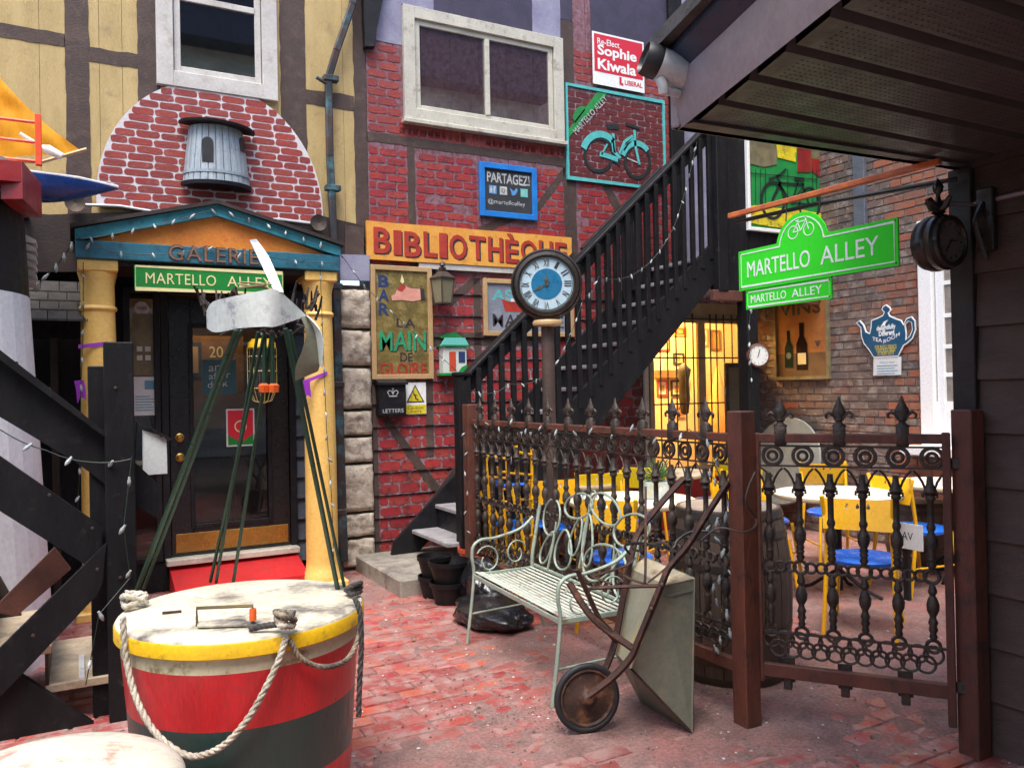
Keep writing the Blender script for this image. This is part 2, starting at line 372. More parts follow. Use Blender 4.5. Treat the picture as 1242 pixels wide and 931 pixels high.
mat('tyre', (.014, .015, .018), rough=.6, bump=.5)
mat('wheel_rust', (.075, .036, .026), (.035, .024, .021), rough=.6, scale=8, bump=1, metal=.3, dirt=(.22, .10, .045), dscale=9, damt=.32)
mat('bench_green', (.33, .40, .32), (.26, .33, .27), rough=.42, scale=8, bump=.5, dirt=(.22, .16, .09), dscale=14, damt=.16)
mat('bench_slat', (.56, .60, .50), (.46, .50, .42), rough=.42, scale=8, bump=.4, dirt=(.28, .24, .16), dscale=12, damt=.18)
mat('chair_yellow', (.92, .50, .010), (.86, .43, .010), rough=.32, scale=5, bump=.1, coat=.3)
mat('chair_bright', (.96, .66, .01), (.93, .60, .01), rough=.35, scale=5)
mat('chair_blue', (.012, .16, .70), (.010, .12, .58), rough=.28, scale=5, coat=.3)
mat('table_white', (.86, .83, .74), (.80, .76, .66), rough=.25, scale=5, fine=.04)
mat('table_rim', (.50, .40, .22), (.38, .28, .15), rough=.5, scale=12, bump=.5)
mat('barrel_wood', (.15, .095, .062), (.10, .064, .045), rough=.7, scale=8, bump=1.2, stretch=(3, 3, .4), rnd=[(.15, .10, .068), (.11, .075, .052), (.18, .12, .08)])
mat('barrel_lid', (.40, .35, .28), (.30, .25, .20), rough=.6, scale=5, bump=.6)
mat('hoop_iron', (.06, .055, .05), (.10, .07, .05), rough=.5, metal=.5, bump=.5)
mat('buoy_red', (.60, .020, .026), (.47, .022, .025), rough=.36, scale=5, stretch=(3, 3, .5), bump=.4, dirt=(.36, .04, .04), dscale=9, damt=.15, coat=.15)
mat('buoy_green', (.016, .048, .042), (.028, .052, .048), rough=.36, scale=5, stretch=(3, 3, .5), bump=.4, coat=.15)
mat('buoy_cream', (.60, .55, .38), (.52, .47, .31), rough=.5, scale=5, bump=.5, dirt=(.22, .17, .08), dscale=13, damt=.25)
mat('buoy_yellow', (.80, .50, .012), (.72, .42, .012), rough=.4, scale=5, bump=.5, dirt=(.35, .22, .03), dscale=16, damt=.2)
mat('buoy_lid', (.74, .68, .52), (.64, .57, .42), rough=.5, scale=3, bump=.8, dirt=(.12, .11, .10), dscale=2.4, damt=.42, fine=.25)
mat('pole_green', (.012, .040, .022), (.016, .052, .030), rough=.35, scale=9, bump=.3)
mat('aluminium', (.74, .78, .74), (.66, .70, .66), rough=.35, scale=5, bump=.2, metal=.1, dirt=(.30, .31, .36), dscale=13, damt=.25)
mat('olive_sheet', (.19, .19, .135), (.15, .15, .105), rough=.55, scale=5, bump=.3)
mat('twig', (.022, .014, .011), (.035, .022, .016), rough=.8, bump=1)
mat('orange_plastic', (.85, .13, .02), rough=.4)
mat('purple_ribbon', (.28, .03, .42), rough=.5)
mat('lime', (.25, .65, .04), rough=.5)
mat('rope_white', (.60, .56, .46), (.42, .38, .30), rough=.85, scale=20, bump=1, bscale=120, dirt=(.20, .17, .13), dscale=14, damt=.3)
mat('rope_tan', (.30, .24, .16), (.42, .36, .27), rough=.85, scale=15, bump=1, bscale=120, dirt=(.10, .085, .07), dscale=9, damt=.45)
mat('rope_black', (.045, .042, .04), (.08, .072, .065), rough=.8, scale=20, bump=1, bscale=120)
mat('brass', (.55, .34, .08), (.42, .26, .07), rough=.3, metal=.9, scale=4)
mat('sign_green', (.045, .74, .03), rough=.5, spec=.15, fine=.04)
mat('sign_green_dark', (.010, .25, .035), (.012, .21, .035), rough=.4, scale=6)
mat('sign_cream', (.80, .72, .36), rough=.5)
mat('sign_white', (.85, .87, .85), rough=.45)
mat('sign_blue', (.015, .22, .66), (.012, .17, .55), rough=.4, scale=6, bump=.3)
mat('chalk_black', (.022, .025, .030), (.035, .038, .042), rough=.7, scale=5)
mat('chalk', (.55, .57, .56), (.38, .40, .40), rough=.9, scale=20)
mat('icon_blue', (.10, .30, .60), rough=.5)
mat('icon_teal', (.15, .55, .50), rough=.5)
mat('letter_red', (.45, .045, .025), (.36, .03, .02), rough=.5, scale=10, bump=.6)
mat('letter_dark', (.028, .02, .028), (.05, .035, .04), rough=.5, scale=8)
mat('election_red', (.62, .02, .045), rough=.4, fine=.03)
mat('cyan_paint', (.10, .52, .50), (.08, .43, .43), rough=.5, scale=12, bump=.5)
mat('teal_frame', (.045, .34, .33), (.035, .26, .26), rough=.5, scale=10, bump=.5)
mat('gold_board', (.26, .19, .055), (.17, .13, .045), rough=.4, scale=7, bump=1.2, bscale=40, metal=.35, dirt=(.38, .29, .10), dscale=9, damt=.4)
mat('pine_frame', (.52, .35, .17), (.44, .28, .13), rough=.5, scale=6, bump=.4, stretch=(1, 1, .4))
mat('grey_canvas', (.27, .30, .35), (.20, .22, .27), rough=.6, scale=9, bump=1)
mat('navy_paint', (.022, .045, .14), rough=.5, bump=.5)
mat('green_letter', (.03, .36, .16), (.02, .27, .12), rough=.5, scale=12, bump=.5)
mat('skin_paint', (.75, .38, .28), (.66, .29, .22), rough=.5, scale=12)
mat('vins_ground', (.42, .17, .04), (.30, .11, .035), rough=.5, scale=5, bump=.5)
mat('vins_floor', (.14, .075, .035), (.09, .05, .028), rough=.5, scale=6)
mat('bottle_green', (.008, .03, .02), rough=.8, spec=.1)
mat('bottle_brown', (.02, .008, .006), rough=.8, spec=.1)
mat('mural_green', (.015, .28, .06), (.012, .21, .05), rough=.5, scale=6, bump=.4)
mat('mural_yellow', (.78, .66, .02), (.6, .48, .03), rough=.5, scale=8, bump=.4, dirt=(.25, .2, .03), dscale=12, damt=.28)
mat('mural_red', (.32, .022, .018), (.22, .018, .018), rough=.5, scale=6, bump=.4)
mat('mural_khaki', (.22, .19, .10), (.13, .115, .07), rough=.5, scale=8, bump=.4)
mat('mural_black', (.012, .022, .022), rough=.5)
mat('teapot_blue', (.012, .075, .17), (.010, .09, .17), rough=.4, scale=6)
mat('thermo_face', (.75, .76, .70), rough=.4)
mat('clock_white', (.62, .80, .86), (.55, .74, .82), rough=.35, scale=6)
mat('clock_blue', (.012, .16, .34), (.010, .20, .38), rough=.3, scale=5)
mat('clock_dark_face', (.11, .09, .08), (.15, .125, .11), rough=.5, scale=9)
mat('dark_bronze', (.035, .028, .025), (.05, .04, .034), rough=.32, scale=8, metal=.4)
mat('cage_brass', (.50, .42, .14), rough=.4)
mat('cover_grey', (.26, .29, .26), (.20, .22, .20), rough=.6, scale=5)
mat('painted_reflection', (.34, .36, .28), (.13, .15, .13), rough=.7, scale=2.2, stretch=(1, 1, 5), dirt=(.06, .07, .07), dscale=2.5, damt=.4)  # pale streaks paint the stone wall reflected in the upper panes
mat('tan_letter', (.30, .15, .075), (.20, .12, .08), rough=.5, scale=20)
mat('brass_dull', (.20, .15, .07), rough=.4, metal=.6)
mat('camera_silver', (.62, .64, .65), rough=.35, metal=.15)
mat('camera_black', (.02, .02, .022), rough=.4)
mat('bin_bag', (.012, .012, .014), rough=.16, bump=1.5, bscale=25, spec=.8)
mat('pot_black', (.006, .006, .007), rough=.5, spec=.3, bump=.3)
mat('pot_red', (.55, .07, .03), rough=.5)
mat('bulb', (.36, .40, .40), rough=.2)
mat('wire_green', (.012, .03, .018), rough=.5)
mat('wire_black', (.012, .012, .012), rough=.45)
mat('leaf', (.08, .22, .035), (.05, .15, .025), rough=.5, rnd=[(.07, .2, .03), (.11, .28, .05), (.05, .14, .025)])
mat('pot_ceramic', (.62, .64, .58), (.35, .48, .55), rough=.35, scale=14, dirt=(.50, .45, .22), dscale=12, damt=.35)
mat('lighthouse_white', (.78, .80, .80), (.70, .73, .74), rough=.5, scale=2, bump=.3, dirt=(.55, .52, .36), dscale=3, damt=.2)
mat('gallery_red', (.30, .018, .022), (.24, .016, .02), rough=.4, scale=5, bump=.3)
mat('rail_orange', (.80, .09, .03), rough=.4)
mat('sail', (.86, .40, .012), (.78, .33, .012), rough=.75, scale=3, bump=.6, bscale=12, stretch=(4, 4, .7))
mat('hull_blue', (.012, .075, .34), (.010, .055, .26), rough=.3, scale=5)
mat('pale_wood', (.50, .40, .28), (.38, .30, .20), rough=.65, scale=9, bump=.8, dirt=(.30, .24, .17), dscale=8, damt=.35)
mat('brown_wood', (.13, .045, .03), (.09, .033, .024), rough=.6, scale=9, bump=1)
mat('fibreglass', (.66, .66, .54), (.58, .58, .46), rough=.35, scale=3, bump=.4, dirt=(.55, .12, .08), dscale=6, damt=.2, coat=.2)
mat('mat_red', (.55, .018, .022), (.46, .015, .02), rough=.5, scale=4, bump=.5, dirt=(.38, .03, .03), dscale=8, damt=.3)
mat('warm_wall', (.82, .66, .36), (.76, .58, .30), rough=.8, scale=3)
mat('warm_panel', (.50, .28, .08), (.42, .22, .06), rough=.7, scale=5)
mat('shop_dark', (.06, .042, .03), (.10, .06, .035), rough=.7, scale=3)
mat('shop_brown', (.26, .13, .045), (.16, .08, .03), rough=.7, scale=4)
mat('poster_white', (.66, .69, .68), rough=.5)
mat('poster_blue', (.12, .30, .42), rough=.5)
mat('poster_teal', (.03, .10, .12), rough=.5)
mat('tower_silver', (.36, .42, .45), (.28, .33, .37), rough=.5, scale=7, bump=.6, stretch=(4, 4, .5), metal=.15, dirt=(.18, .21, .24), dscale=8, damt=.25)
mat('house_white', (.62, .68, .62), rough=.5)
mat('beige_plaster', (.42, .34, .20), (.34, .27, .16), rough=.7, scale=5, bump=.4)
mat('window_bars', (.05, .045, .035), rough=.5)
mat('pane_backing', (.30, .30, .26), (.16, .17, .16), rough=.7, scale=2.5)
mat('navy_dark', (.02, .024, .05), rough=.5)
mat('ember_bulb', (1, .7, .3), emit=(1, .62, .22), estr=14, fine=0)
mat('lamp_glass', (.26, .24, .15), rough=.2)
mat('opp_stone', (.80, .80, .66), (.42, .44, .38), rough=.85, scale=.9, bump=1, stretch=(.5, .5, 2.6), dirt=(.30, .31, .27), dscale=.8, damt=.35)
mat('crumb', (.7, .66, .6), rough=.8, rnd=[(.62, .58, .52), (.10, .07, .05), (.26, .17, .10), (.06, .05, .045), (.16, .12, .09), (.09, .06, .05)])
glass('pane_glass', refl=.20, rough=.015, body=(.03, .035, .04), opac=.10)
glass('door_glass', refl=.05, rough=.02, body=(.02, .02, .02), opac=.25)
mat('orange_rod', (.62, .16, .04), (.42, .10, .03), rough=.6, scale=9, bump=.8)
glass('clear_glass', refl=.02, rough=.02)

# ------------------------------------------------------------------ ground
g = B().box(-60, -60, -.3, 60, 60, -.035).build('ground', 'mortar_ground', kind='structure')
def sort_key(p): return (Vector(p)-CAM).length
def field(parent, unit_meshes, items, name, material, limit=300):
    """items: (world matrix, size) of every piece; the nearest are parts, the rest one joined part"""
    items.sort(key=lambda m: (m.translation-CAM).length)
    for i, m in enumerate(items[:limit]): link(name, unit_meshes[i % len(unit_meshes)], parent, m)
    if len(items) > limit:
        b = B()
        for i, m in enumerate(items[limit:]):
            me = unit_meshes[i % len(unit_meshes)]; b.add([v.co for v in me.vertices], [tuple(p.vertices) for p in me.polygons], m)
        b.build(name+'_field', material, parent, kind='stuff')
def unit_brick(name, material, rag=.03, ch=.12, seed=0):
    rr = random.Random(seed); b = B()
    b.box(-.5, -.5, -1, .5, .5, 0, ch)
    b.v = [Vector((p.x+rr.uniform(-rag, rag), p.y+rr.uniform(-rag, rag), p.z)) for p in b.v]
    return b.mesh(name, material)
pav = thing('brick_pavement', 'worn alley pavement of red painted bricks under a film of grey dirt', 'pavement', (1, -3, -.03)); pav['kind'] = 'structure'; del pav['category']
um = []
for k in range(6):
    rr = random.Random(k); b = B().box(-.1, -.05, -.045, .1, .05, 0, .006)
    b.v = [Vector((p.x+rr.uniform(-.003, .003), p.y+rr.uniform(-.003, .003), p.z+(rr.uniform(-.0015, .0015) if p.z > -.01 else 0))) for p in b.v]
    um.append(b.mesh('brick', 'paver', 35))
items = []; rr = random.Random(3); row = 0; y = -6.4
while y < 1.2:
    x = -2.6 + (row % 2)*.105
    while x < 5.2:
        d = noise.noise(Vector((x*.9, y*.9, 3.1)))
        if not (x > 1.25 and y < -4.9):
            z = rr.uniform(-.004, .002) + .006*d
            items.append(Matrix.Translation((x+rr.uniform(-.004, .004), y+rr.uniform(-.004, .004), z)) @ Matrix.Rotation(rr.uniform(-.02, .02), 4, 'Z') @ Matrix.Rotation(rr.uniform(-.012, .012), 4, 'X') @ Matrix.Rotation(rr.uniform(-.01, .01), 4, 'Y'))
        x += .212
    y += .109; row += 1
inview = [m for m in items if -.15 < m.translation.x < 3.2 and m.translation.y < -.9 or (m.translation.x > -1.35 and m.translation.y > -2.4)]
rest = [m for m in items if m not in inview] if False else []
near = []; far = []
for m in items:
    p = m.translation; v = p-CAM; dz = v.dot(FW)
    if dz > .5 and abs(v.dot(RT)/dz) < .66 and abs(v.dot(UP)/dz) < .50 and not (p.x < -.75 and p.y < -2.6): near.append(m)
    else: far.append(m)
near.sort(key=lambda m: (m.translation-CAM).length)
for i, m in enumerate(near[:300]): link('brick', um[i % 6], pav, m)
bb = B()
for i, m in enumerate(near[300:]+far):
    me = um[i % 6]; bb.add([v.co for v in me.vertices], [tuple(p.vertices) for p in me.polygons], m)
bb.build('brick_field', 'paver', pav, kind='stuff', smooth=35)
# trodden dirt that fills the joints and lies over parts of the bricks
b = B(); nx, ny = 330, 300; x0, y0, sx, sy = -2.6, -6.4, 7.9/330, 7.6/300
for j in range(ny+1):
    for i in range(nx+1):
        x = x0+i*sx; y = y0+j*sy
        n1 = noise.noise(Vector((x*.75, y*.75, 1.7))); n2 = noise.noise(Vector((x*3.1, y*3.1, 5.2))); n3 = noise.noise(Vector((x*11, y*11, 9)))
        z = -.0045 + .0108*n1 + .0060*n2 + .0045*n3
        e = math.hypot(x-.6, y+3.4); z += .004*max(0, 1-e/1.1)
        e = math.hypot(x-.35, y+3.9); z += .004*max(0, 1-e/.9)
        z += .009*min(1, max(0, (x-1.0)/.6))
        b.v.append(Vector((x, y, z)))
for j in range(ny):
    for i in range(nx):
        a = j*(nx+1)+i; b.f.append([a, a+1, a+nx+2, a+nx+1])
o = link('ground_dirt', b.mesh('ground_dirt', 'dirt', 60, normals=False)); props(o, kind='structure')
b = B(); rr = random.Random(11)
for k in range(3200):
    x = rr.uniform(-1.3, 3.4); y = rr.uniform(-5.2, -.6)
    if k < 420: a = rr.gauss(0, .28); x = .05+a+rr.gauss(0, .05); y = -3.75-a*.55+rr.gauss(0, .16)
    s_ = rr.uniform(.0025, .008)*(1.5 if rr.random() < .06 else 1)
    z = .003
    M_ = Matrix.Translation((x, y, z)) @ Matrix.Rotation(rr.uniform(0, 6), 4, 'Z')
    b.add([(-s_, -s_*.6, 0), (s_, -s_*.7, 0), (s_*.8, s_*.7, 0), (-s_*.7, s_*.5, 0), (0, 0, s_*.7)], [(0, 1, 4), (1, 2, 4), (2, 3, 4), (3, 0, 4)], M_)
o = b.build('ground_litter', 'crumb'); props(o, 'pale crumbs and leaf bits scattered over the brick ground by the wheelbarrow', 'litter', kind='stuff')

# ------------------------------------------------------------------ yellow half-timbered facade of the gallery
F = thing('gallery_facade', 'yellow board wall with brown painted timbers above the gallery porch', 'wall', (-1.8, 0, 0))
B().box(-5.2, .012, 2.86, .19, .3, 6.2).build('backing_wall', 'timber_paint', F)
xs = [-5.2, -4.6, -4.0, -3.4, -2.99, -2.62, -2.34, -2.12, -1.94, -1.78, -1.57, -1.36, -.59, -.35, -.02, .188]
for a, c in zip(xs[:-1], xs[1:]):
    z1 = 6.2; z0 = 2.93
    if a >= -1.57 and c <= -.59:
        B().box(a+.0014, .0, 4.9, c-.0014, .014, z1).build('board', 'yellow_siding', F); B().box(a+.0014, .0, z0, c-.0014, .014, 4.04).build('board', 'yellow_siding', F)
    else: B().box(a+.0014, .0, z0, c-.0014, .014, z1).build('board', 'yellow_siding', F)
def patch(parent, poly, mname, name='timber', Y=0, t=.004, amp=.012, seed=0, M=None):
    b = B(M or PF(Y)); b.plate(wob_poly(poly, amp, .06, seed), .0, t); return b.build(name, mname, parent)
hb = yl(0, (-40, 35), (0, 40), (55, 49), (100, 52), (180, 68))
for k, (a, c) in enumerate([(-2.17, -2.01), (-1.57-.10, -1.50), (-.565, -.35), (.075, .19)]):
    patch(F, rect(a, 2.93, c, 6.2), 'timber_paint', seed=k)
patch(F, rect(-5.2, 4.21, -2.17, 4.31), 'timber_paint', seed=9); patch(F, rect(-2.01, 4.13, -1.67, 4.24), 'timber_paint', seed=10)
patch(F, rect(-.35, 4.05, .075, 4.18), 'timber_paint', seed=11)
# dark base of the facade, brown painted gable board above the porch
B().box(-5.2, .0, 2.60, -.0, .35, 2.925).build('beam', 'dark_brown', F)
gb = yl(-.02, (88, 300), (96, 262), (262, 230), (436, 276), (440, 305), (262, 262))
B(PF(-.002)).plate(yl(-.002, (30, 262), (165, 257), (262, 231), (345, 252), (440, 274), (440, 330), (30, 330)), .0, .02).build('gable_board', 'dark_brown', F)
B(PF(-.024)).plate(yl(-.024, (418, 273), (441, 276), (441, 322), (418, 318)), 0, .01).build('trim_board', 'timber_paint', F)
B(PF(-.024)).plate(yl(-.024, (411, 309), (447, 310), (447, 341), (411, 340)), 0, .03).build('lintel', 'lilac_wall', F)

B(PF(-.004)).plate(wob_poly(yl(0, (436, -40), (470, -40), (462, 0), (454, 40), (452, 60), (440, 60)), .004, .06), 0, .07).build('corbel', 'black_paint', F)
# painted brick half-round panel
A = thing('brick_panel', 'white half-round panel painted with rows of red bricks over the gallery porch', 'wall panel', (-1.1, -.03, 3.0))
acx, acz, arx, arz = -1.103, 3.10, .873, 1.0
prof = [(acx+arx, 3.02)] + arc(acx, acz, arx, 0, 180, 40, arz) + [(acx-arx, 3.02)]
wcut = 4.018
prof = [(x, z) for x, z in prof]
B(PF(-.02)).plate(prof, 0, .018).build('board', 'arch_white', A)
um2 = []
for k in range(8):
    rr = random.Random(k+50)
    pts = []
    for i in range(14):
        a = 2*PI*i/14; ca, sa = math.cos(a), math.sin(a)
        e = .42; pts.append((.5*math.copysign(abs(ca)**e, ca)+rr.uniform(-.018, .018), .5*math.copysign(abs(sa)**.55, sa)+rr.uniform(-.05, .05)))
    um2.append(pts)
def patch_mesh(pts, name, material):
    n = len(pts); b = B(); b.v = [Vector((x, y, 1)) for x, y in pts]+[Vector((x*1.0, y*1.0, 0)) for x, y in pts]
    b.f = [list(range(n))]+[[i, (i+1) % n, n+(i+1) % n, n+i] for i in range(n)]; return b.mesh(name, material)
ARCH = [patch_mesh(p, 'painted_brick', 'brick_paint') for p in um2]
RED1 = [patch_mesh(p, 'painted_brick', 'brick_paint_bright') for p in um2]
RED2 = [patch_mesh(p, 'painted_brick', 'brick_paint') for p in um2]
DRK = [patch_mesh(p, 'painted_brick', 'brick_paint_dark') for p in um2]
rr = random.Random(5); z = 3.055; r_ = 0; n_ = 0
while z < 4.12:
    x = acx-.95-rr.uniform(0, .1)
    while x < acx+.95:
        w = rr.uniform(.165, .19); cx_ = x+w/2
        hw = arx*math.sqrt(max(0, 1-max(0, (z-acz))**2/arz**2))-.012 if abs(z-acz) < arz else 0
        l = max(cx_-w/2, acx-hw); r2 = min(cx_+w/2, acx+hw)
        if r2-l > .035 and hw > .03 and not (z > 3.99):
            M_ = PF(-.038) @ Matrix.Translation(((l+r2)/2, z+rr.uniform(-.003, .003), 0)) @ Matrix.Rotation(rr.uniform(-.015, .015), 4, 'Z') @ Matrix.Diagonal((r2-l, .0525, .003, 1))
            link('painted_brick', ARCH[n_ % 8], A, M_); n_ += 1
        x += w+.008
    z += .0615; r_ += 1
# bricks that show above the arch beside the window foot
def window_frame(parent, x0, z0, x1, z1, w, Y, t, matn, wb=None, name='frame'):
    wb = wb or w
    b = B(PF(Y)); b.box(x0, z0, 0, x0+w, z1, t, .004); b.box(x1-w, z0, 0, x1, z1, t, .004); b.box(x0+w, z1-w, 0, x1-w, z1, t, .004); b.box(x0+w, z0, 0, x1-w, z0+wb, t, .004)
    return b.build(name, matn, parent)
Wn = thing('sash_window', 'white framed upper window directly above the painted brick arch', 'window', (-1.07, -.03, 4.02))
window_frame(Wn, -1.537, 4.02, -.595, 5.6, .125, .0, .05, 'white_paint')
window_frame(Wn, -1.405, 4.15, -.725, 5.5, .05, .0, .02, 'white_paint', name='sash')
B(PF(.0)).box(-1.355, 4.73, .002, -.775, 4.78, .026, .003).build('rail', 'white_paint', Wn)
B(PF(-.004)).plate(rect(-1.36, 4.19, -.77, 5.46), 0, .004).build('pane', 'pane_glass', Wn)
B().box(-1.36, .012, 4.19, -.77, .02, 5.46).build('pane_backing', 'painted_reflection', Wn)  # sheet behind the glass carries the painted stone reflection

# silver half tower hung on the arch
Tw = thing('model_tower', 'silver model of a round stone tower with black cap hung on the brick arch', 'wall ornament', (-1.06, -.1, 3.28))
p0 = onY(222, 220, -.1); p1 = onY(304, 226, -.1); q0 = onY(229, 152, -.1); q1 = onY(297, 160, -.1)
tcx = (p0.x+p1.x)/2; zb = p0.z-.0; zt = q0.z; rb = (p1.x-p0.x)/2; rt_ = (q1.x-q0.x)/2*.96
N_ = 13
for k in range(N_):
    a0 = PI+PI*k/N_+.012; a1 = PI+PI*(k+1)/N_-.012; b = B()
    vs = []
    for rr2, zz in ((rb, zb), (rt_, zt)):
        for rad_, aa in ((rr2, a0), (rr2*1.01, (a0+a1)/2), (rr2, a1), (rr2-.015, a1), (rr2-.015, a0)): vs.append((tcx+rad_*math.cos(aa), -.06+rad_*math.sin(aa)*.75, zz))
    b.add(vs, [(0, 1, 6, 5), (1, 2, 7, 6), (2, 3, 8, 7), (4, 0, 5, 9), (0, 1, 2, 3, 4), (5, 6, 7, 8, 9)]); b.build('stave', 'tower_silver', Tw)
B().lathe([(rb-.02, 0), (rb-.02, .0), (rt_-.02, zt-zb)], (0, 0, 0), 20, Matrix.Translation((tcx, -.06, zb)) @ Matrix.Diagonal((1, .75, 1, 1)), PI, 2*PI).build('core', 'tower_silver', Tw)
Ms = Matrix.Translation((tcx, -.06, 0)) @ Matrix.Diagonal((1, .75, 1, 1))
b = B(); hz = zb+.075
b.lathe([(rb*.975+.008, hz-.012), (rb*.975+.008, hz+.012)], (0, 0, 0), 20, Ms, PI, 2*PI).build('hoop', 'tower_silver', Tw)
B().lathe([(rb+.01, zb-.03), (rb+.015, zb), (.01, zb+.0)], (0, 0, 0), 24, Ms, PI, 2*PI).build('base', 'black_paint', Tw)
B().lathe([(rt_+.085, 0), (rt_+.09, .018), (rt_*.5, .05), (0, .06)], (0, 0, 0), 28, Matrix.Translation((tcx+.01, -.06, zt)) @ Matrix.Rotation(.05, 4, 'Y') @ Matrix.Diagonal((1, .8, 1, 1)), PI, 2*PI).build('cap', 'black_paint', Tw)
for ang, zz, hh, ww in ((-.62*PI, zb+.14, .20, .085), (-.18*PI, zb+.27, .12, .06)):
    a = ang; rad_ = rb*.965+.004-(zz-zb)*.12
    c_ = Vector((tcx+rad_*math.cos(a), -.06+rad_*math.sin(a)*.75, zz)); n_v = Vector((math.cos(a)*.75, math.sin(a), 0)).normalized(); xx = Vector((-n_v.y, n_v.x, 0))
    M_ = Matrix(((xx.x, 0, n_v.x, c_.x), (xx.y, 0, n_v.y, c_.y), (0, 1, 0, c_.z), (0, 0, 0, 1)))
    B(M_).plate([(-ww/2, 0), (ww/2, 0)]+[(ww/2*math.cos(t), hh-ww/2+ww/2*math.sin(t)) for t in [PI*i/8 for i in range(9)]], -.012, .008).build('opening', 'camera_black', Tw)

# flood lights beside the panel
for i, (px, py, lb) in enumerate(((91, 247, 'left of the painted brick arch'), (385, 271, 'right of the painted brick arch by the downpipe'))):
    c_ = onY(px, py, -.1)
    t_ = thing('flood_light', 'small grey flood lamp %s' % lb, 'lamp', tuple(c_), 0, 'flood lamps by the arch')
    Mx = Matrix.Translation(c_) @ Matrix.Rotation(PI/2, 4, 'X')
    B().lathe([(.02, -.06), (.05, -.04), (.07, .03), (.07, .045), (.055, .04), (.0, .03)], (0, 0, 0), 14, Mx).build('head', 'hoop_iron', t_, 40)
    sgn = 1 if i == 0 else -1
    B().tube([c_+Vector((0, .03, 0)), c_+Vector((sgn*.3, .05, .02)), c_+Vector((sgn*.55, .07, .0))], .012).build('arm', 'camera_silver', t_, 40)

# ------------------------------------------------------------------ downpipe and stone pier
D_ = thing('downpipe', 'rusty teal downpipe running down beside the stone pier', 'pipe', (-.15, -.06, 0))
pts = [onY(395, 700-28, -.07) for _ in (0,)]
path = [(-.115, -.07, .1), (-.13, -.07, 1.2), (-.14, -.07, 2.6), (-.17, -.07, 3.6), (-.17, -.07, 4.28), (-.10, -.09, 4.52), (.05, -.09, 4.95), (.12, -.09, 5.8)]
b = B()
for i in range(len(path)-1): b.bar(path[i], path[i+1], .075 if i < 2 else .06, .05, .01, up=(0, 1, 0), ext=.006)
b.build('pipe', 'down_pipe', D_)
for z_ in (.5, 1.6, 2.45, 3.3, 4.25): B().box(-.215 if z_ > 2.4 else -.185, -.105, z_, -.085, -.03, z_+.05, .006).build('bracket', 'down_pipe', D_)
B().tube([(-.18, -.08, 4.22), (-.28, -.09, 4.26)], .016).build('hook', 'down_pipe', D_)
P_ = thing('stone_pier', 'rough limestone block pier between the porch and the red wall', 'pier', (.05, 0, 0))
B().box(-.11, .0, .0, .185, .3, 2.5).build('core', 'stone_joint', P_)
zs = [.02, .28, .50, .93, 1.17, 1.40, 1.78, 2.11, 2.47]
for i, (a, c) in enumerate(zip(zs[:-1], zs[1:])):
    bm = bmesh.new(); bmesh.ops.create_cube(bm, size=1); bmesh.ops.subdivide_edges(bm, edges=bm.edges[:], cuts=9, use_grid_fill=True)
    for v in bm.verts:
        p = v.co; q = Vector((.04+p.x*.27, -.01+p.y*.09, (a+c)/2+p.z*(c-a-.028)))
        e = max(abs(p.x), abs(p.z))*2; r = max(0, (e-.8)/.2)
        q.y += .016*r*r + .028*noise.noise(q*11+Vector((0, 0, i)))+.014*noise.noise(q*31); q.x += .007*noise.noise(q*14)*(1 if abs(p.x) > .4 else 0); q.z += .006*noise.noise(q*15+Vector((5, 0, 0)))
        v.co = q
    me = bpy.data.meshes.new('stone'); bm.to_mesh(me); bm.free(); me.materials.append(MATS['limestone']); me.shade_smooth()
    link('stone', me, P_, WM[P_].copy()).matrix_local = WM[P_].inverted()

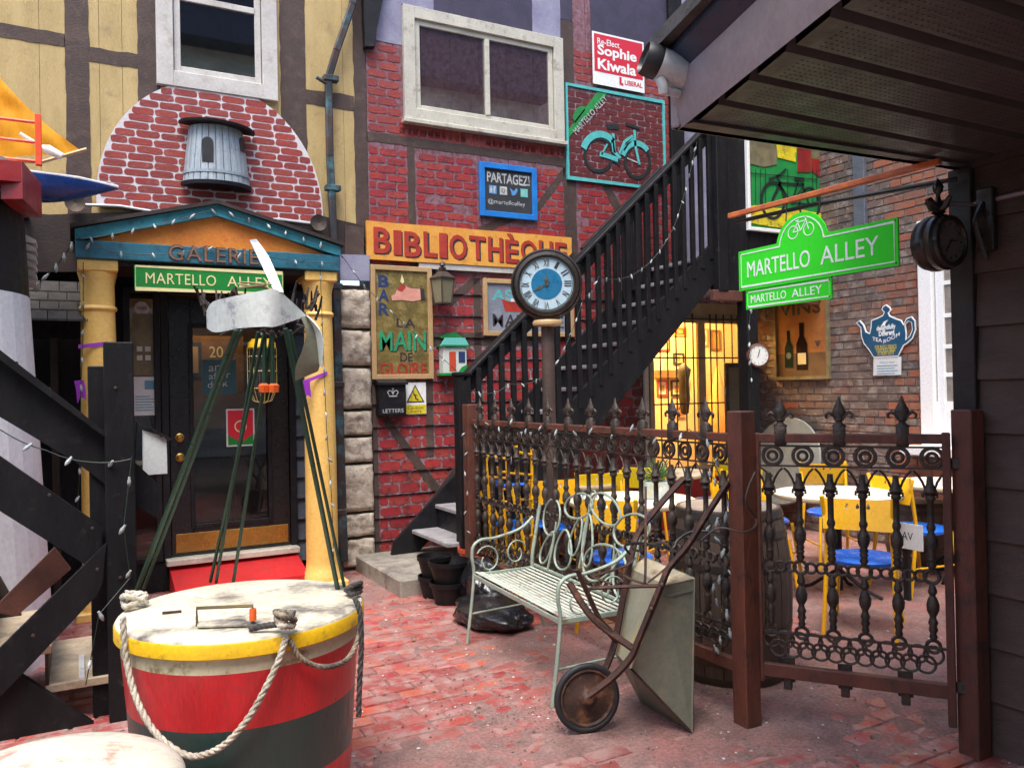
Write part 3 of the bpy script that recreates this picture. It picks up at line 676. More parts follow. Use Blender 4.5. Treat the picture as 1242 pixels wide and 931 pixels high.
# ------------------------------------------------------------------ red painted upper wall
U_ = thing('red_upper_wall', 'upper wall painted with red bricks and brown timbers round the white slider window', 'wall', (1.9, 0, 2.7))
B().box(.19, .01, 2.62, 3.69, .3, 6.2).build('backing_wall', 'mortar_red', U_)
for a, c in zip([.192, .45, .72, 1.02, 1.32, 1.62, 1.92, 2.24, 2.55, 2.86, 3.17, 3.45], [.45, .72, 1.02, 1.32, 1.62, 1.92, 2.24, 2.55, 2.86, 3.17, 3.45, 3.69]):
    B().box(a+.0025, -.0, 2.62, c-.0025, .012, 6.2).build('board', 'mortar_red', U_)
W2 = (.54, 4.035, 2.25, 5.085)
blocks = []
def wall_bricks(parent, M, x0, x1, z0, z1, bw, bh, gap, skip, meshes, seed, limit, wob=.004, depth=.003, name='painted_brick', matn='brick_paint', jitter=.0):
    rr = random.Random(seed); out = []; z = z0+bh/2; row = 0
    while z+bh/2 <= z1+.001:
        x = x0 - (bw*.5 if row % 2 else 0) - rr.uniform(0, .03)
        while x < x1:
            w = bw*rr.uniform(.88, 1.08) if jitter else bw; a = max(x, x0); c = min(x+w, x1)
            if c-a > .03:
                segs = [(a, c)]
                for poly in skip:
                    new = []
                    for s0, s1 in segs:
                        if len(poly) == 4 and not isinstance(poly[0], tuple):
                            if z+bh/2 > poly[1] and z-bh/2 < poly[3]:
                                if s0 < poly[0]: new.append((s0, min(s1, poly[0])))
                                if s1 > poly[2]: new.append((max(s0, poly[2]), s1))
                            else: new.append((s0, s1))
                        else:
                            k = 6; cur = None
                            for i in range(k+1):
                                xx = s0+(s1-s0)*i/k
                                if inpoly(xx, z, poly):
                                    if cur is not None and xx-cur > .03: new.append((cur, xx-(s1-s0)/k*.3))
                                    cur = None
                                elif cur is None: cur = xx
                            if cur is not None and s1-cur > .03: new.append((cur, s1))
                    segs = new
                for s0, s1 in segs:
                    if s1-s0 > .03 and rr.random() > .03*(wob > 0):
                        out.append(M @ Matrix.Translation(((s0+s1)/2, z+rr.uniform(-wob, wob), 0)) @ Matrix.Rotation(rr.uniform(-.012, .012)*(wob > 0), 4, 'Z') @ Matrix.Diagonal((s1-s0, bh*rr.uniform(.92, 1.03), depth, 1)))
            x += w+gap
        z += bh+gap; row += 1
    field(parent, meshes, out, name, matn, limit)
tb = [rect(.57, 2.62, .64, 3.80), rect(.19, 3.80, 2.25, 3.885), rect(2.25, 2.62, 2.40, 5.3), [(1.92, 3.28), (2.26, 3.70), (2.26, 3.80), (1.90, 3.36)], [(2.72, 3.66), (2.83, 3.66), (3.22, 3.02), (3.12, 2.98)],
      rect(1.2, 2.7, 2.3, 2.71), [(1.25, 3.10), (1.4, 3.08), (1.75, 3.24), (1.7, 3.3)]]
for k, p in enumerate(tb): patch(U_, p, 'timber_paint', seed=20+k)
patch(U_, rect(.19, 4.72, .54, 6.2), 'lilac_wall', seed=31, amp=.004); patch(U_, rect(.86, 5.10, 1.92, 6.2), 'navy_timber', seed=32); patch(U_, rect(.54, 5.10, .86, 6.2), 'lilac_wall', seed=33, amp=.003)
patch(U_, rect(1.92, 5.10, 2.25, 6.2), 'lilac_wall', seed=34, amp=.003); patch(U_, rect(2.25, 5.3, 2.40, 6.2), 'navy_timber', seed=35); patch(U_, rect(2.62, 5.2, 3.69, 6.2), 'navy_timber', seed=36)
bike = (2.28, 3.675, 3.545, 4.65)
sk = [(W2[0]-.02, W2[1]-.03, W2[2]+.02, 6), bike, (.19, 4.72, .54, 6.3), (.19, 5.09, 3.7, 7), (1.27, 3.2, 1.93, 3.75)] + tb
wall_bricks(U_, PF(-.0005), .205, 3.66, 2.70, 3.79, .175, .062, .014, sk, RED1, 1, 210, matn='brick_paint_bright')
wall_bricks(U_, PF(-.0005), .205, 3.66, 3.90, 5.08, .185, .066, .015, sk, RED2, 2, 90)
# soldier course under the window
rr = random.Random(8); x = .5; its = []
while x < 2.24: w = rr.uniform(.05, .068); its.append(PF(-.0005) @ Matrix.Translation((x+w/2, 3.94, 0)) @ Matrix.Diagonal((w, rr.uniform(.125, .14), .003, 1))); x += w+.012
for i, m in enumerate(its): link('painted_brick', RED2[i % 8], U_, m)
U2 = thing('slider_window', 'wide two-pane slider window in a cream frame on the red wall', 'window', (1.4, -.03, 4.02))
window_frame(U2, *W2[:2], *W2[2:], .11, .0, .05, 'cream_frame')
window_frame(U2, .655, 4.14, 2.135, 4.975, .05, .0, .025, 'cream_frame', name='sash')
B(PF(0)).box(1.37, 4.19, .002, 1.42, 4.925, .034, .004).build('mullion', 'cream_frame', U2)
B(PF(0)).box(.52, 4.0, .0, 2.27, 4.04, .075, .005).build('sill', 'cream_frame', U2)
B(PF(-.003)).plate(rect(.70, 4.185, 1.372, 4.93), 0, .005).build('pane', 'pane_glass', U2); B(PF(-.003)).plate(rect(1.418, 4.185, 2.09, 4.93), 0, .005).build('pane', 'pane_glass', U2)
B().box(.70, .0095, 4.185, 2.09, .011, 4.93).build('pane_backing', 'navy_dark', U2)  # flat dark sheet, paints the dim room behind both panes
for xa_, xb_, za_ in ((.70, 1.372, 4.62), (1.418, 2.09, 4.68)): B(PF(.0085)).plate(wob_poly([(xa_, 4.185), (xb_-.02, 4.185), (xb_-.01, za_-.05), (xa_, za_)], .015, .08), 0, .0008).build('backing_sheet', 'painted_reflection', U2)  # lower sheets, the mirrored stone wall is put into their colour

# ------------------------------------------------------------------ lap-sided lower wall, painted with bricks too
Lw = thing('lap_sided_wall', 'lower wall of lapped boards painted with red bricks behind the black stairs', 'wall', (1.9, 0, .1))
B().box(.19, .03, 0, 3.05, .3, 2.62).build('backing_wall', 'dark_brown', Lw); B().box(3.05, .05, 2.47, 4.66, .3, 2.62).build('backing_wall', 'dark_brown', Lw)
lap = .203; nb = 13; z0_ = .02
for k in range(nb):
    za = z0_+k*lap; zb_ = za+lap; b = B()
    x1_ = 3.30 if za < 2.2 else 4.66
    b.add([(.19, -.016, za), (x1_, -.016, za), (x1_, .004, zb_), (.19, .004, zb_), (.19, .03, za), (x1_, .03, za), (x1_, .03, zb_), (.19, .03, zb_)], [(0, 1, 2, 3), (4, 5, 6, 7), (0, 1, 5, 4), (3, 2, 6, 7), (0, 3, 7, 4), (1, 2, 6, 5)])
    b.build('board', 'mortar_lap', Lw)
tl = [rect(.19, .0, .235, 2.62), rect(.72, .0, .80, 2.62) if False else rect(.70, .95, .775, 2.62), [(.26, 1.33), (.34, 1.33), (.86, .62), (.80, .55)], rect(1.21, 0.1, 1.285, 2.62), rect(.78, 1.98, 1.9, 2.10), rect(2.05, .1, 2.12, 2.62), [(.9, 2.4), (.96, 2.33), (1.3, 2.62), (1.2, 2.62)], rect(2.7, .1, 2.78, 2.62)]
its = []; rr = random.Random(4)
for k in range(nb):
    za = z0_+k*lap
    for cidx in range(2):
        zc = za+.052+cidx*.098; xx = .245 - (.1 if cidx else 0)
        Yz = -.016+.020*(zc-za)/lap
        while xx < 4.6:
            w = rr.uniform(.17, .2); a = max(xx, .245); c = min(xx+w, 4.6); ok = c-a > .04
            hit = lambda q: any(inpoly(q, zc, p) for p in tl)
            cur = None; segs = []
            for i in range(13):
                q = a+(c-a)*i/12
                if hit(q):
                    if cur is not None: segs.append((cur, q-(c-a)/24))
                    cur = None
                elif cur is None: cur = q
            if cur is not None: segs.append((cur, c))
            for s0, s1 in segs:
                if ok and s1-s0 > .03 and (c < 3.3 or zc > 2.22) and rr.random() > .015:
                    its.append(Matrix.Translation(((s0+s1)/2, Yz-.0005, zc)) @ Matrix.Rotation(PI/2, 4, 'X') @ Matrix.Rotation(-.098, 4, 'X') @ Matrix.Diagonal((s1-s0, .083*rr.uniform(.92, 1.04), .0025, 1)))
            xx += w+.014
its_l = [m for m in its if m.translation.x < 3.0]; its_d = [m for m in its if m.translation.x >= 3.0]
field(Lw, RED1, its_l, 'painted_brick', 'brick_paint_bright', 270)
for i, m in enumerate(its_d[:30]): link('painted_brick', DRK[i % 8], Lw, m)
for k, p in enumerate(tl):
    for j in range(nb):
        za = z0_+j*lap; zb_ = za+lap; q = [(x, z) for x, z in p]
        lo, hi = min(z for x, z in q), max(z for x, z in q); a = max(lo, za+.004); c = min(hi, zb_)
        if c-a < .02: continue
        def xr(z, q=q):
            xsx = []
            for i in range(len(q)):
                s0, s1 = q[i-1], q[i]
                if (s0[1] > z) != (s1[1] > z): xsx.append(s0[0]+(s1[0]-s0[0])*(z-s0[1])/(s1[1]-s0[1]))
            return (min(xsx), max(xsx)) if len(xsx) > 1 else None
        ra = xr(a+.001); rc = xr(c-.001)
        if not ra or not rc: continue
        f = lambda z: -.016+.020*(z-za)/lap-.004
        b = B(); b.add([(ra[0], f(a), a), (ra[1], f(a), a), (rc[1], f(c), c), (rc[0], f(c), c), (ra[0], f(a)+.004, a), (ra[1], f(a)+.004, a), (rc[1], f(c)+.004, c), (rc[0], f(c)+.004, c)], [(0, 1, 2, 3), (0, 1, 5, 4), (1, 2, 6, 5), (2, 3, 7, 6), (3, 0, 4, 7)])
        b.build('timber', 'timber_paint', Lw)
# ------------------------------------------------------------------ far end of the facade under the landing: lit window
LW = thing('barred_window', 'lit shop window with iron bars beneath the black stairs', 'window', (4.0, 0, .85))
WX0, WX1, WZ0, WZ1 = 3.27, 4.62, .62, 2.33
B().box(3.27, -.02, 2.33, 4.66, .05, 2.47).build('lintel', 'beige_plaster', LW)
b = B(PF(0)); b.box(WX0, WZ0, -.03, WX0+.06, WZ1, .03, .004); b.box(WX1-.05, WZ0, -.03, WX1, WZ1, .03, .004); b.box(WX0+.06, WZ1-.07, -.03, WX1-.05, WZ1, .03, .004); b.box(WX0+.06, WZ0, -.03, WX1-.05, WZ0+.06, .03, .004); b.build('frame', 'beige_plaster', LW)
B(PF(0)).box(3.955, WZ0+.06, -.02, 4.06, WZ1-.07, .02, .004).build('mullion', 'beige_plaster', LW)
for x0, x1 in ((WX0+.06, 3.955), (4.06, WX1-.05)): B(PF(.0)).plate(rect(x0, WZ0+.06, x1, WZ1-.07), -.004, .0).build('pane', 'clear_glass', LW)
for x in (3.40, 3.50, 3.62, 3.75, 3.86, 4.11, 4.20, 4.31, 4.43, 4.52): B(PF(-.045)).box(x-.006, WZ0, -.006, x+.006, WZ1+.02, .006).build('bar', 'window_bars', LW)
for z in (1.36, 1.86, 2.29): B(PF(-.055)).box(WX0+.03, z-.008, -.004, WX1, z+.008, .004).build('bar', 'window_bars', LW)
# the room behind
RM = thing('shop_room', 'warm lit room with framed pictures seen through the barred window', 'room', (4.0, .3, .4)); RM['kind'] = 'structure'; del RM['category']
B().box(3.1, 1.75, .3, 7.0, 1.85, 2.95).build('wall', 'warm_wall', RM)
B().box(3.05, .31, .3, 3.1, 1.75, 2.95).build('wall', 'warm_wall', RM); B().box(7.0, .31, .3, 7.05, 1.85, 2.95).build('wall', 'warm_panel', RM)
B().box(3.05, .31, 2.95, 7.05, 1.85, 3.0).build('ceiling', 'warm_wall', RM); B().box(3.05, .31, .25, 7.05, 1.85, .3).build('floor', 'brown_wood', RM)
B().box(5.75, .9, .3, 6.8, .95, 2.2).build('partition', 'warm_panel', RM)
def picture(cx, cz, w, h, Y, mm, lb, frame='pine_frame', parent=None, M=None):
    t_ = thing('framed_picture', lb, 'picture', (cx, Y, cz-h/2), 0, 'pictures inside the lit window')
    b = B(PF(Y)); 
    fw_ = .025
    b.box(cx-w/2, cz-h/2, 0, cx-w/2+fw_, cz+h/2, .02); b.box(cx+w/2-fw_, cz-h/2, 0, cx+w/2, cz+h/2, .02); b.box(cx-w/2+fw_, cz+h/2-fw_, 0, cx+w/2-fw_, cz+h/2, .02); b.box(cx-w/2+fw_, cz-h/2, 0, cx+w/2-fw_, cz-h/2+fw_, .02)
    b.build('frame', frame, t_); B(PF(Y-.002)).plate(rect(cx-w/2+.02, cz-h/2+.02, cx+w/2-.02, cz+h/2-.02), 0, .006).build('canvas', mm, t_)
    B(PF(Y-.009)).plate(wob_poly(rect(cx-w*.2, cz-h*.25, cx+w*.22, cz+h*.2), .02, .04, cx), 0, .002).build('motif', 'warm_panel', t_)
YW = 1.745
for (xa, ya, xb, yb), mm, fr_, lb in (((796, 399, 812, 426), 'sign_cream', 'letter_red', 'red and cream picture high at the left of the lit window'), ((816, 396, 832, 408), 'letter_red', 'warm_panel', 'small red picture at the top middle of the lit window'),
             ((816, 428, 829, 442), 'sign_cream', 'chalk_black', 'small cream picture in the middle of the lit window'), ((796, 461, 809, 480), 'poster_white', 'pot_red', 'white framed picture low at the left of the lit window'),
             ((813, 461, 829, 480), 'sign_cream', 'chalk_black', 'black framed drawing low beside the window post'), ((848, 398, 858, 420), 'poster_white', 'pine_frame', 'narrow pale picture just right of the window post'),
             ((861, 400, 873, 425), 'warm_panel', 'shop_brown', 'brown picture at the upper right of the lit window'), ((820, 492, 830, 506), 'letter_red', 'pine_frame', 'lowest small red picture in the lit window')):
    pa, pb = onY(xa, ya, YW), onY(xb, yb, YW); args = ((pa.x+pb.x)/2, (pa.z+pb.z)/2, pb.x-pa.x, pa.z-pb.z, YW, mm, lb, fr_)
    picture(*args)
t_ = thing('coat', 'dark coat hanging on the post inside the lit window', 'coat', (4.45, .85, 1.2))
B().lathe([(.01, 0), (.05, .02), (.07, .2), (.06, .42), (.09, .55), (.03, .62), (.0, .64)], (4.45, .82, 1.2), 9).build('cloth', 'chalk_black', t_, 60)
t_ = thing('easel_cone', 'tan cone shaped shade standing inside the right of the lit window', 'shade', (4.5, .8, .9))
B().lathe([(.20, 0), (.015, .85), (0, .86)], (4.98, .8, .95), 14).build('shade', 'warm_panel', t_, 60)
B().box(*(onY(796, 448, 1.70).x, 1.62, onY(796, 458, 1.7).z), onY(829, 448, 1.7).x, 1.74, onY(796, 449, 1.7).z).build('shelf', 'shop_brown', RM)
lp = thing('ceiling_lamp', 'bright bulb lighting the room behind the barred window', 'lamp', (4.3, 1.1, 2.7))
B().lathe([(0, -.05), (.04, -.03), (.045, 0), (.02, .05), (.01, .07)], (4.3, 1.1, 2.75), 12).build('bulb', 'ember_bulb', lp, 60)
B().tube([(4.3, 1.1, 2.82), (4.3, 1.1, 2.95)], .006).build('cord', 'wire_black', lp)
pl = bpy.data.lights.new('room_lamp', 'POINT'); pl.energy = 130; pl.color = (1, .62, .22); pl.shadow_soft_size = .06
po = bpy.data.objects.new('room_lamp', pl); C.objects.link(po); po.location = (4.3, .95, 2.62)
# dark framed panel leaning in front at right of window
t_ = thing('panel_frame', 'grey green framed board standing before the right end of the barred window', 'board', (4.45, -.1, .4))
a, c = onY(879, 440, -.12), onY(902, 520, -.12)
window_frame(t_, a.x, .4, 4.72, a.z+.0, .05, -.10, .03, 'down_pipe'); B(PF(-.1)).plate(rect(a.x+.04, .44, 4.70, a.z-.04), 0, .01).build('panel', 'olive_sheet', t_)
# white window jamb on the left of the lit window
B(PF(-.02)).box(3.18, .5, 0, 3.235, 1.85, .035, .004).build('jamb', 'cream_frame', LW)
B().box(3.0, .031, 0, 3.27, .05, 2.6).build('side_wall', 'mural_red', LW)
B().box(3.27, .02, 0, 4.66, .25, WZ0).build('sill_wall', 'mural_red', LW)

# ------------------------------------------------------------------ gallery entrance: door, sidelight, shop interior
DP = .10
En = thing('gallery_entrance', 'dark wall round the gallery door with grey shakes at the right', 'wall', (-1.2, .1, 0))
B().box(-2.6, DP, 0, -1.80, .35, 2.7).build('wall', 'black_wood', En); B().box(-.50, DP+.02, 0, -.1, .35, 2.7).build('wall', 'black_wood', En)
B().box(-1.80, DP, 2.36, -.50, .35, 2.7).build('wall', 'black_wood', En)
B().box(-1.80, DP-.04, 0, -.50, .4, .235).build('sill', 'black_wood', En)
rr = random.Random(2)
for k in range(13):
    za = .12+k*.178
    for j, (xa, xb) in enumerate(((-.495, -.37), (-.366, -.20)) if k % 2 else ((-.495, -.30), (-.296, -.20))):
        b = B(); b.add([(xa, .065, za), (xb, .065, za), (xb, .098, za+.19), (xa, .098, za+.19), (xa, .115, za), (xb, .115, za), (xb, .115, za+.19), (xa, .115, za+.19)], [(0, 1, 2, 3), (4, 5, 6, 7), (0, 1, 5, 4), (1, 2, 6, 5), (3, 2, 6, 7), (0, 3, 7, 4)]); b.build('shake', 'shake_grey', En)
Dr = thing('gallery_door', 'black glazed door with brass kick plate under the green gallery sign', 'door', (-1.0, .1, .25))
dx0, dx1, dz0, dz1 = -1.475, -.535, .27, 2.34
gx0, gx1, gz0, gz1 = -1.31, -.70, .50, 2.12
b = B(PF(DP)); b.box(dx0, dz0, 0, gx0, dz1, .045, .004); b.box(gx1, dz0, 0, dx1, dz1, .045, .004); b.box(gx0, gz1, 0, gx1, dz1, .045, .004); b.box(gx0, dz0, 0, gx1, gz0, .045, .004); b.build('leaf', 'door_black', Dr)
window_frame(Dr, gx0-.02, gz0-.02, gx1+.02, gz1+.02, .035, DP-.045, .014, 'black_paint', name='moulding')
B(PF(DP-.02)).plate(rect(gx0, gz0, gx1, gz1), 0, .006).build('pane', 'door_glass', Dr)
B(PF(DP-.046)).box(dx0+.03, dz0+.025, 0, dx1-.02, dz0+.175, .004, .002).build('kick_plate', 'brass', Dr)
for z in (1.22, 1.06):
    B().lathe([(.034, 0), (.034, .012), (.018, .02), (.026, .035), (.020, .055), (0, .06)], (0, 0, 0), 16, Matrix.Translation((-1.405, DP-.045, z)) @ Matrix.Rotation(PI/2, 4, 'X')).build('knob', 'brass', Dr, 50)
B(PF(DP-.05)).box(dx0-.05, .215, -.1, dx1+.05, .262, .12, .004).build('threshold', 'cream_frame', Dr)
window_frame(Dr, dx0-.06, .24, dx1+.06, 2.42, .055, DP, .06, 'black_paint', wb=.02, name='jamb')
Sl = thing('sidelight', 'narrow glazed sidelight with papers left of the gallery door', 'window', (-1.68, .1, .25))
window_frame(Sl, -1.80, .24, -1.54, 2.42, .045, DP-.01, .05, 'black_paint')
B(PF(DP-.02)).plate(rect(-1.76, .29, -1.58, 2.38), 0, .006).build('pane', 'door_glass', Sl)
Rm = thing('gallery_room', 'dim gallery interior behind the glazed door', 'room', (-1.2, .5, 0)); Rm['kind'] = 'structure'; del Rm['category']
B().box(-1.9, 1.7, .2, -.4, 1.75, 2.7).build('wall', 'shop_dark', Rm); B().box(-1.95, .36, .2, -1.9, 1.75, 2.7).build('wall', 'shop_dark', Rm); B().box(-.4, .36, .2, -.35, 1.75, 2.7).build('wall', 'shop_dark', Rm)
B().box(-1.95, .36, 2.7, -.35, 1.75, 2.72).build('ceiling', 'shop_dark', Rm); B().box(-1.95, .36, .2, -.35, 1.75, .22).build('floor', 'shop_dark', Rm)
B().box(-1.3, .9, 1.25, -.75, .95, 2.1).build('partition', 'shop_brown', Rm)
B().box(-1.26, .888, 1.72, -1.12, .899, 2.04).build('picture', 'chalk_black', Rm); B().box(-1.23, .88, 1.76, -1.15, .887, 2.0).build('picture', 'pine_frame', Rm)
b = B(PF(.86)); text(b, '20', -1.06, 1.90, -.94, 2.0, .02); b.build('lettering', 'sign_cream', Rm)
B().box(-.88, .7, .3, -.76, .8, 1.4).build('cabinet', 'brown_wood', Rm)
gl_ = bpy.data.lights.new('gallery_lamp', 'POINT'); gl_.energy = 7; gl_.color = (1, .72, .42); gl_.shadow_soft_size = .05
go = bpy.data.objects.new('gallery_lamp', gl_); C.objects.link(go); go.location = (-1.05, .62, 2.45)
t_ = thing('hanging_bulb', 'small warm bulb hanging in the gallery behind the door', 'lamp', (-1.05, .62, 2.5)); B().lathe([(0, -.04), (.028, -.01), (.02, .03), (.01, .05)], (-1.05, .62, 2.54), 10).build('bulb', 'ember_bulb', t_, 60); B().tube([(-1.05, .62, 2.59), (-1.05, .62, 2.7)], .005).build('cord', 'wire_black', t_)
# papers and notices on the glass
def notice(name, lb, cat, x0, z0, x1, z1, m_, Y, fn=None, grp=None, tk=.004):
    t_ = thing(name, lb, cat, ((x0+x1)/2, Y, z0), 0, grp); B(PF(Y)).plate(rect(x0, z0, x1, z1), 0, tk).build('sheet', m_, t_)
    if fn: fn(t_, x0, z0, x1, z1)
    return t_
def rows(t_, x0, z0, x1, z1, n, m_, Y, h=.35, seed=1):
    rr = random.Random(seed); b = B(PF(Y))
    for k in range(n):
        zc = z1-(k+.5)*(z1-z0)/n; hh = (z1-z0)/n*h/2; b.plate(rect(x0, zc-hh, x0+(x1-x0)*rr.uniform(.65, 1), zc+hh), 0, .001)
    b.build('print_lines', m_, t_)
YN = DP-.028
a, c = onY(160, 457, YN), onY(194, 503, YN)
def f(t_, x0, z0, x1, z1): rows(t_, x0+.02, z0+.03, x1-.02, z0+.16, 6, 'poster_blue', YN-.006); B(PF(YN-.006)).plate(rect(x0+.09, z1-.1, x1-.02, z1-.03), 0, .001).build('picture', 'poster_blue', t_)
notice('paper_notice', 'white printed sheet taped low in the sidelight left of the door', 'notice', a.x, c.z, c.x, a.z, 'poster_white', YN, f)
a, c = onY(160, 380, YN), onY(193, 455, YN)
def f(t_, x0, z0, x1, z1):
    for i in range(2):
        for j in range(2): B(PF(YN-.006)).plate(rect(x0+.03+i*.06, z0+.12+j*.07, x0+.07+i*.06, z0+.16+j*.07), 0, .001).build('picture', 'poster_white', t_)
notice('green_poster', 'faded green poster in the upper part of the sidelight', 'poster', a.x, c.z, c.x, a.z, 'mural_khaki', YN, f)
a, c = onY(245, 436, YN), onY(287, 478, YN)
def f(t_, x0, z0, x1, z1):
    b = B(PF(YN-.006)); text(b, 'art', x0+.05, z1-.10, x1-.10, z1-.045, .001, slant=.1); text(b, 'after', x0+.05, z1-.165, x1-.05, z1-.11, .001, slant=.1); text(b, 'dark', x0+.04, z1-.235, x1-.07, z1-.18, .001, slant=.1); b.build('lettering', 'chalk', t_)
notice('chalk_notice', 'dark blue notice with white handwriting inside the door glass', 'notice', a.x, c.z, c.x, a.z, 'poster_teal', YN, f)
a, c = onY(274, 496, YN), onY(309, 540, YN)
def f(t_, x0, z0, x1, z1):
    B(PF(YN-.005)).plate(rect(x0+.012, z0+.012, x1-.012, z0+.10), 0, .001).build('panel', 'sign_green_dark', t_)
    B(PF(YN-.006)).plate([(x0+.012, z1-.012), (x0+.012, z0+.1), ((x0+x1)/2, z0+.03), (x1-.012, z0+.1), (x1-.012, z1-.012)], 0, .001).build('panel', 'election_red', t_)
    B(PF(YN-.0085)).ribbon(circ((x0+x1)/2, (z0+z1)/2+.01, .045, 20), .01, 0, .001, True).build('emblem', 'sign_cream', t_)
notice('red_poster', 'red and green poster with round emblem low on the door glass', 'poster', a.x, c.z, c.x, a.z, 'poster_white', YN, f)
a = onY(172, 374, YN)
t_ = thing('window_sticker', 'round dark sticker at the top of the sidelight', 'sticker', tuple(a)); B(PF(YN)).plate(circ(a.x, a.z, .055, 20), 0, .002).build('disc', 'chalk', t_)
b = B(PF(YN-.004)); text(b, 'visit', a.x-.035, a.z-.012, a.x+.035, a.z+.02, 0); b.build('lettering', 'chalk_black', t_)
# red ramp before the door
t_ = thing('door_ramp', 'red painted wooden ramp at the foot of the gallery door', 'ramp', (-1.0, -.2, 0))
b = B(); x0, x1 = -1.50, -.50
b.add([(x0, .04, .20), (x1+.0, .04, .215), (x1-.0, -.42, .10), (x0, -.42, .09), (x0, .04, 0), (x1, .04, 0), (x1, -.42, 0), (x0, -.42, 0)], [(0, 1, 2, 3), (4, 5, 6, 7), (0, 1, 5, 4), (1, 2, 6, 5), (2, 3, 7, 6), (3, 0, 4, 7)])
b.build('deck', 'mat_red', t_)

# porch: two columns, pediment, roof
def column(px, lb):
    t_ = thing('porch_column', lb, 'column', (px, -.40, 0), 0, 'yellow columns of the porch')
    B().box(px-.17, -.57, -.02, px+.17, -.23, .05, .01).build('plinth', 'column_yellow', t_)
    B().lathe([(.155, .05), (.155, .09), (.135, .12), (.128, .2), (.125, 1.2), (.112, 2.16), (.112, 2.17)], (px, -.40, 0), 32).build('shaft', 'column_yellow', t_, 40)
    B().lathe([(.112, 2.17), (.122, 2.178), (.127, 2.19), (.122, 2.205), (.112, 2.212), (.111, 2.36), (.118, 2.40), (.128, 2.44), (.128, 2.45)], (px, -.40, 0), 32).build('capital', 'column_yellow', t_, 40)
    B().box(px-.13, -.53, 2.45, px+.13, -.27, 2.535, .01).build('cap_block', 'column_yellow', t_); return t_
column(-1.985, 'left yellow porch column beside the black stair post'); column(-.385, 'right yellow porch column beside the downpipe')
Pd = thing('pediment', 'teal and orange pediment of the gallery porch', 'porch roof', (-1.18, -.5, 2.53))
ap = (-1.177, 2.99); YP = -.50
B(PF(YP)).box(-2.125, 2.535, 0, -.235, 2.662, .05, .006).build('beam', 'teal_dark', Pd)
for s_, ex in ((-1, -2.125), (1, -.235)):
    B(PF(YP-.008)).plate([(ap[0], ap[1]), (ex, 2.735), (ex, 2.665), (ex*.96+ap[0]*.04, 2.665), (ap[0], ap[1]-.085)], -.02, .05).build('raking_board', 'teal_paint', Pd)
    b = B(); b.add([(ap[0], YP-.09, ap[1]+.0), (ex+s_*.03, YP-.09, 2.735), (ex+s_*.03, .0, 2.735), (ap[0], 0, ap[1]), (ap[0], YP-.09, ap[1]+.028), (ex+s_*.03, YP-.09, 2.763), (ex+s_*.03, .0, 2.763), (ap[0], 0, ap[1]+.028)], [(0, 1, 2, 3), (4, 5, 6, 7), (0, 1, 5, 4), (1, 2, 6, 5), (2, 3, 7, 6)]); b.build('roof_slope', 'dark_brown', Pd)
B(PF(YP+.012)).plate([(-2.05, 2.66), (-.31, 2.66), (ap[0], ap[1]-.06)], -.02, .02).build('tympanum', 'orange_paint', Pd)
for xa in (-2.09, -.29): B().box(xa-.03, YP, 2.54, xa+.03, .0, 2.66).build('side_beam', 'dark_brown', Pd)
B().box(-2.1, YP+.01, 2.50, -.26, .09, 2.534).build('ceiling_board', 'dark_brown', Pd)
b = B(PF(YP-.052)); a = onY(203, 320, YP); c = onY(312, 304, YP)
text(b, 'GALERIE', a.x, 2.548, c.x, 2.668, .003, bold=.025, spacing=1.1); b.build('lettering', 'letter_dark', Pd)
b = B(PF(YP-.0545)); text(b, 'GALERIE', a.x+.006, 2.553, c.x, 2.664, .002, bold=.0, spacing=1.1); b.build('lettering', 'tan_letter', Pd)
# green sign hanging under the pediment
Gs = thing('gallery_sign', 'long green sign with yellow edge reading Martello Alley over the door', 'sign', (-1.2, -.5, 2.2))
sx0, sx1, sz0, sz1 = -1.752, -.69, 2.325, 2.505
B(PF(-.52)).plate(rect(sx0, sz0, sx1, sz1), 0, .02).build('board', 'sign_green_dark', Gs)
B(PF(-.54)).ribbon(rect(sx0+.008, sz0+.008, sx1-.008, sz1-.008), .014, 0, .003, True).build('edge', 'sign_cream', Gs)
b = B(PF(-.543)); text(b, 'MARTELLO', sx0+.075, sz0+.05, sx0+.56, sz1-.05, 0, bold=0, spacing=1.08); text(b, 'ALLEY', sx0+.64, sz0+.05, sx1-.09, sz1-.05, 0, bold=0, spacing=1.08); b.build('lettering', 'sign_cream', Gs)
for xx in (sx0+.1, sx1-.1): B().tube([(xx, -.53, sz1-.01), (xx, -.52, 2.54)], .004).build('hanger', 'wire_black', Gs)
# cage lantern under the porch
Cl = thing('cage_lantern', 'yellow wire cage lantern hanging inside the porch', 'lantern', (-.93, -.35, 1.6))
lc = onY(318, 450, -.38); lt = onY(318, 412, -.38); lb_ = onY(318, 490, -.38)
cxl, zl = lc.x, lc.z; h_ = (lt.z-lb_.z)/2
B().lathe([(.0, h_), (.075, h_), (.105, h_-.03), (.11, h_-.07), (.10, h_-.075)], (cxl, -.38, zl), 18).build('cap', 'buoy_yellow', Cl, 40)
B().lathe([(.09, h_-.08), (.092, -h_+.14), (.06, -h_+.09), (0, -h_+.07)], (cxl, -.38, zl), 16).build('glass_jar', 'door_glass', Cl, 60)
for k in range(8):
    a = 2*PI*k/8; r0_ = .112; B().tube([(cxl+r0_*math.cos(a), -.38+r0_*math.sin(a), zl+h_-.07), (cxl+r0_*math.cos(a), -.38+r0_*math.sin(a), zl-h_+.12), (cxl+.07*math.cos(a), -.38+.07*math.sin(a), zl-h_+.02), (cxl, -.38, zl-h_)], .003, 5).build('cage_wire', 'cage_brass', Cl)
for zz in (h_-.14, -.0, -h_+.12): B().ring((cxl, -.38, zl+zz), .112, .0032, 20, 5).build('cage_ring', 'cage_brass', Cl)
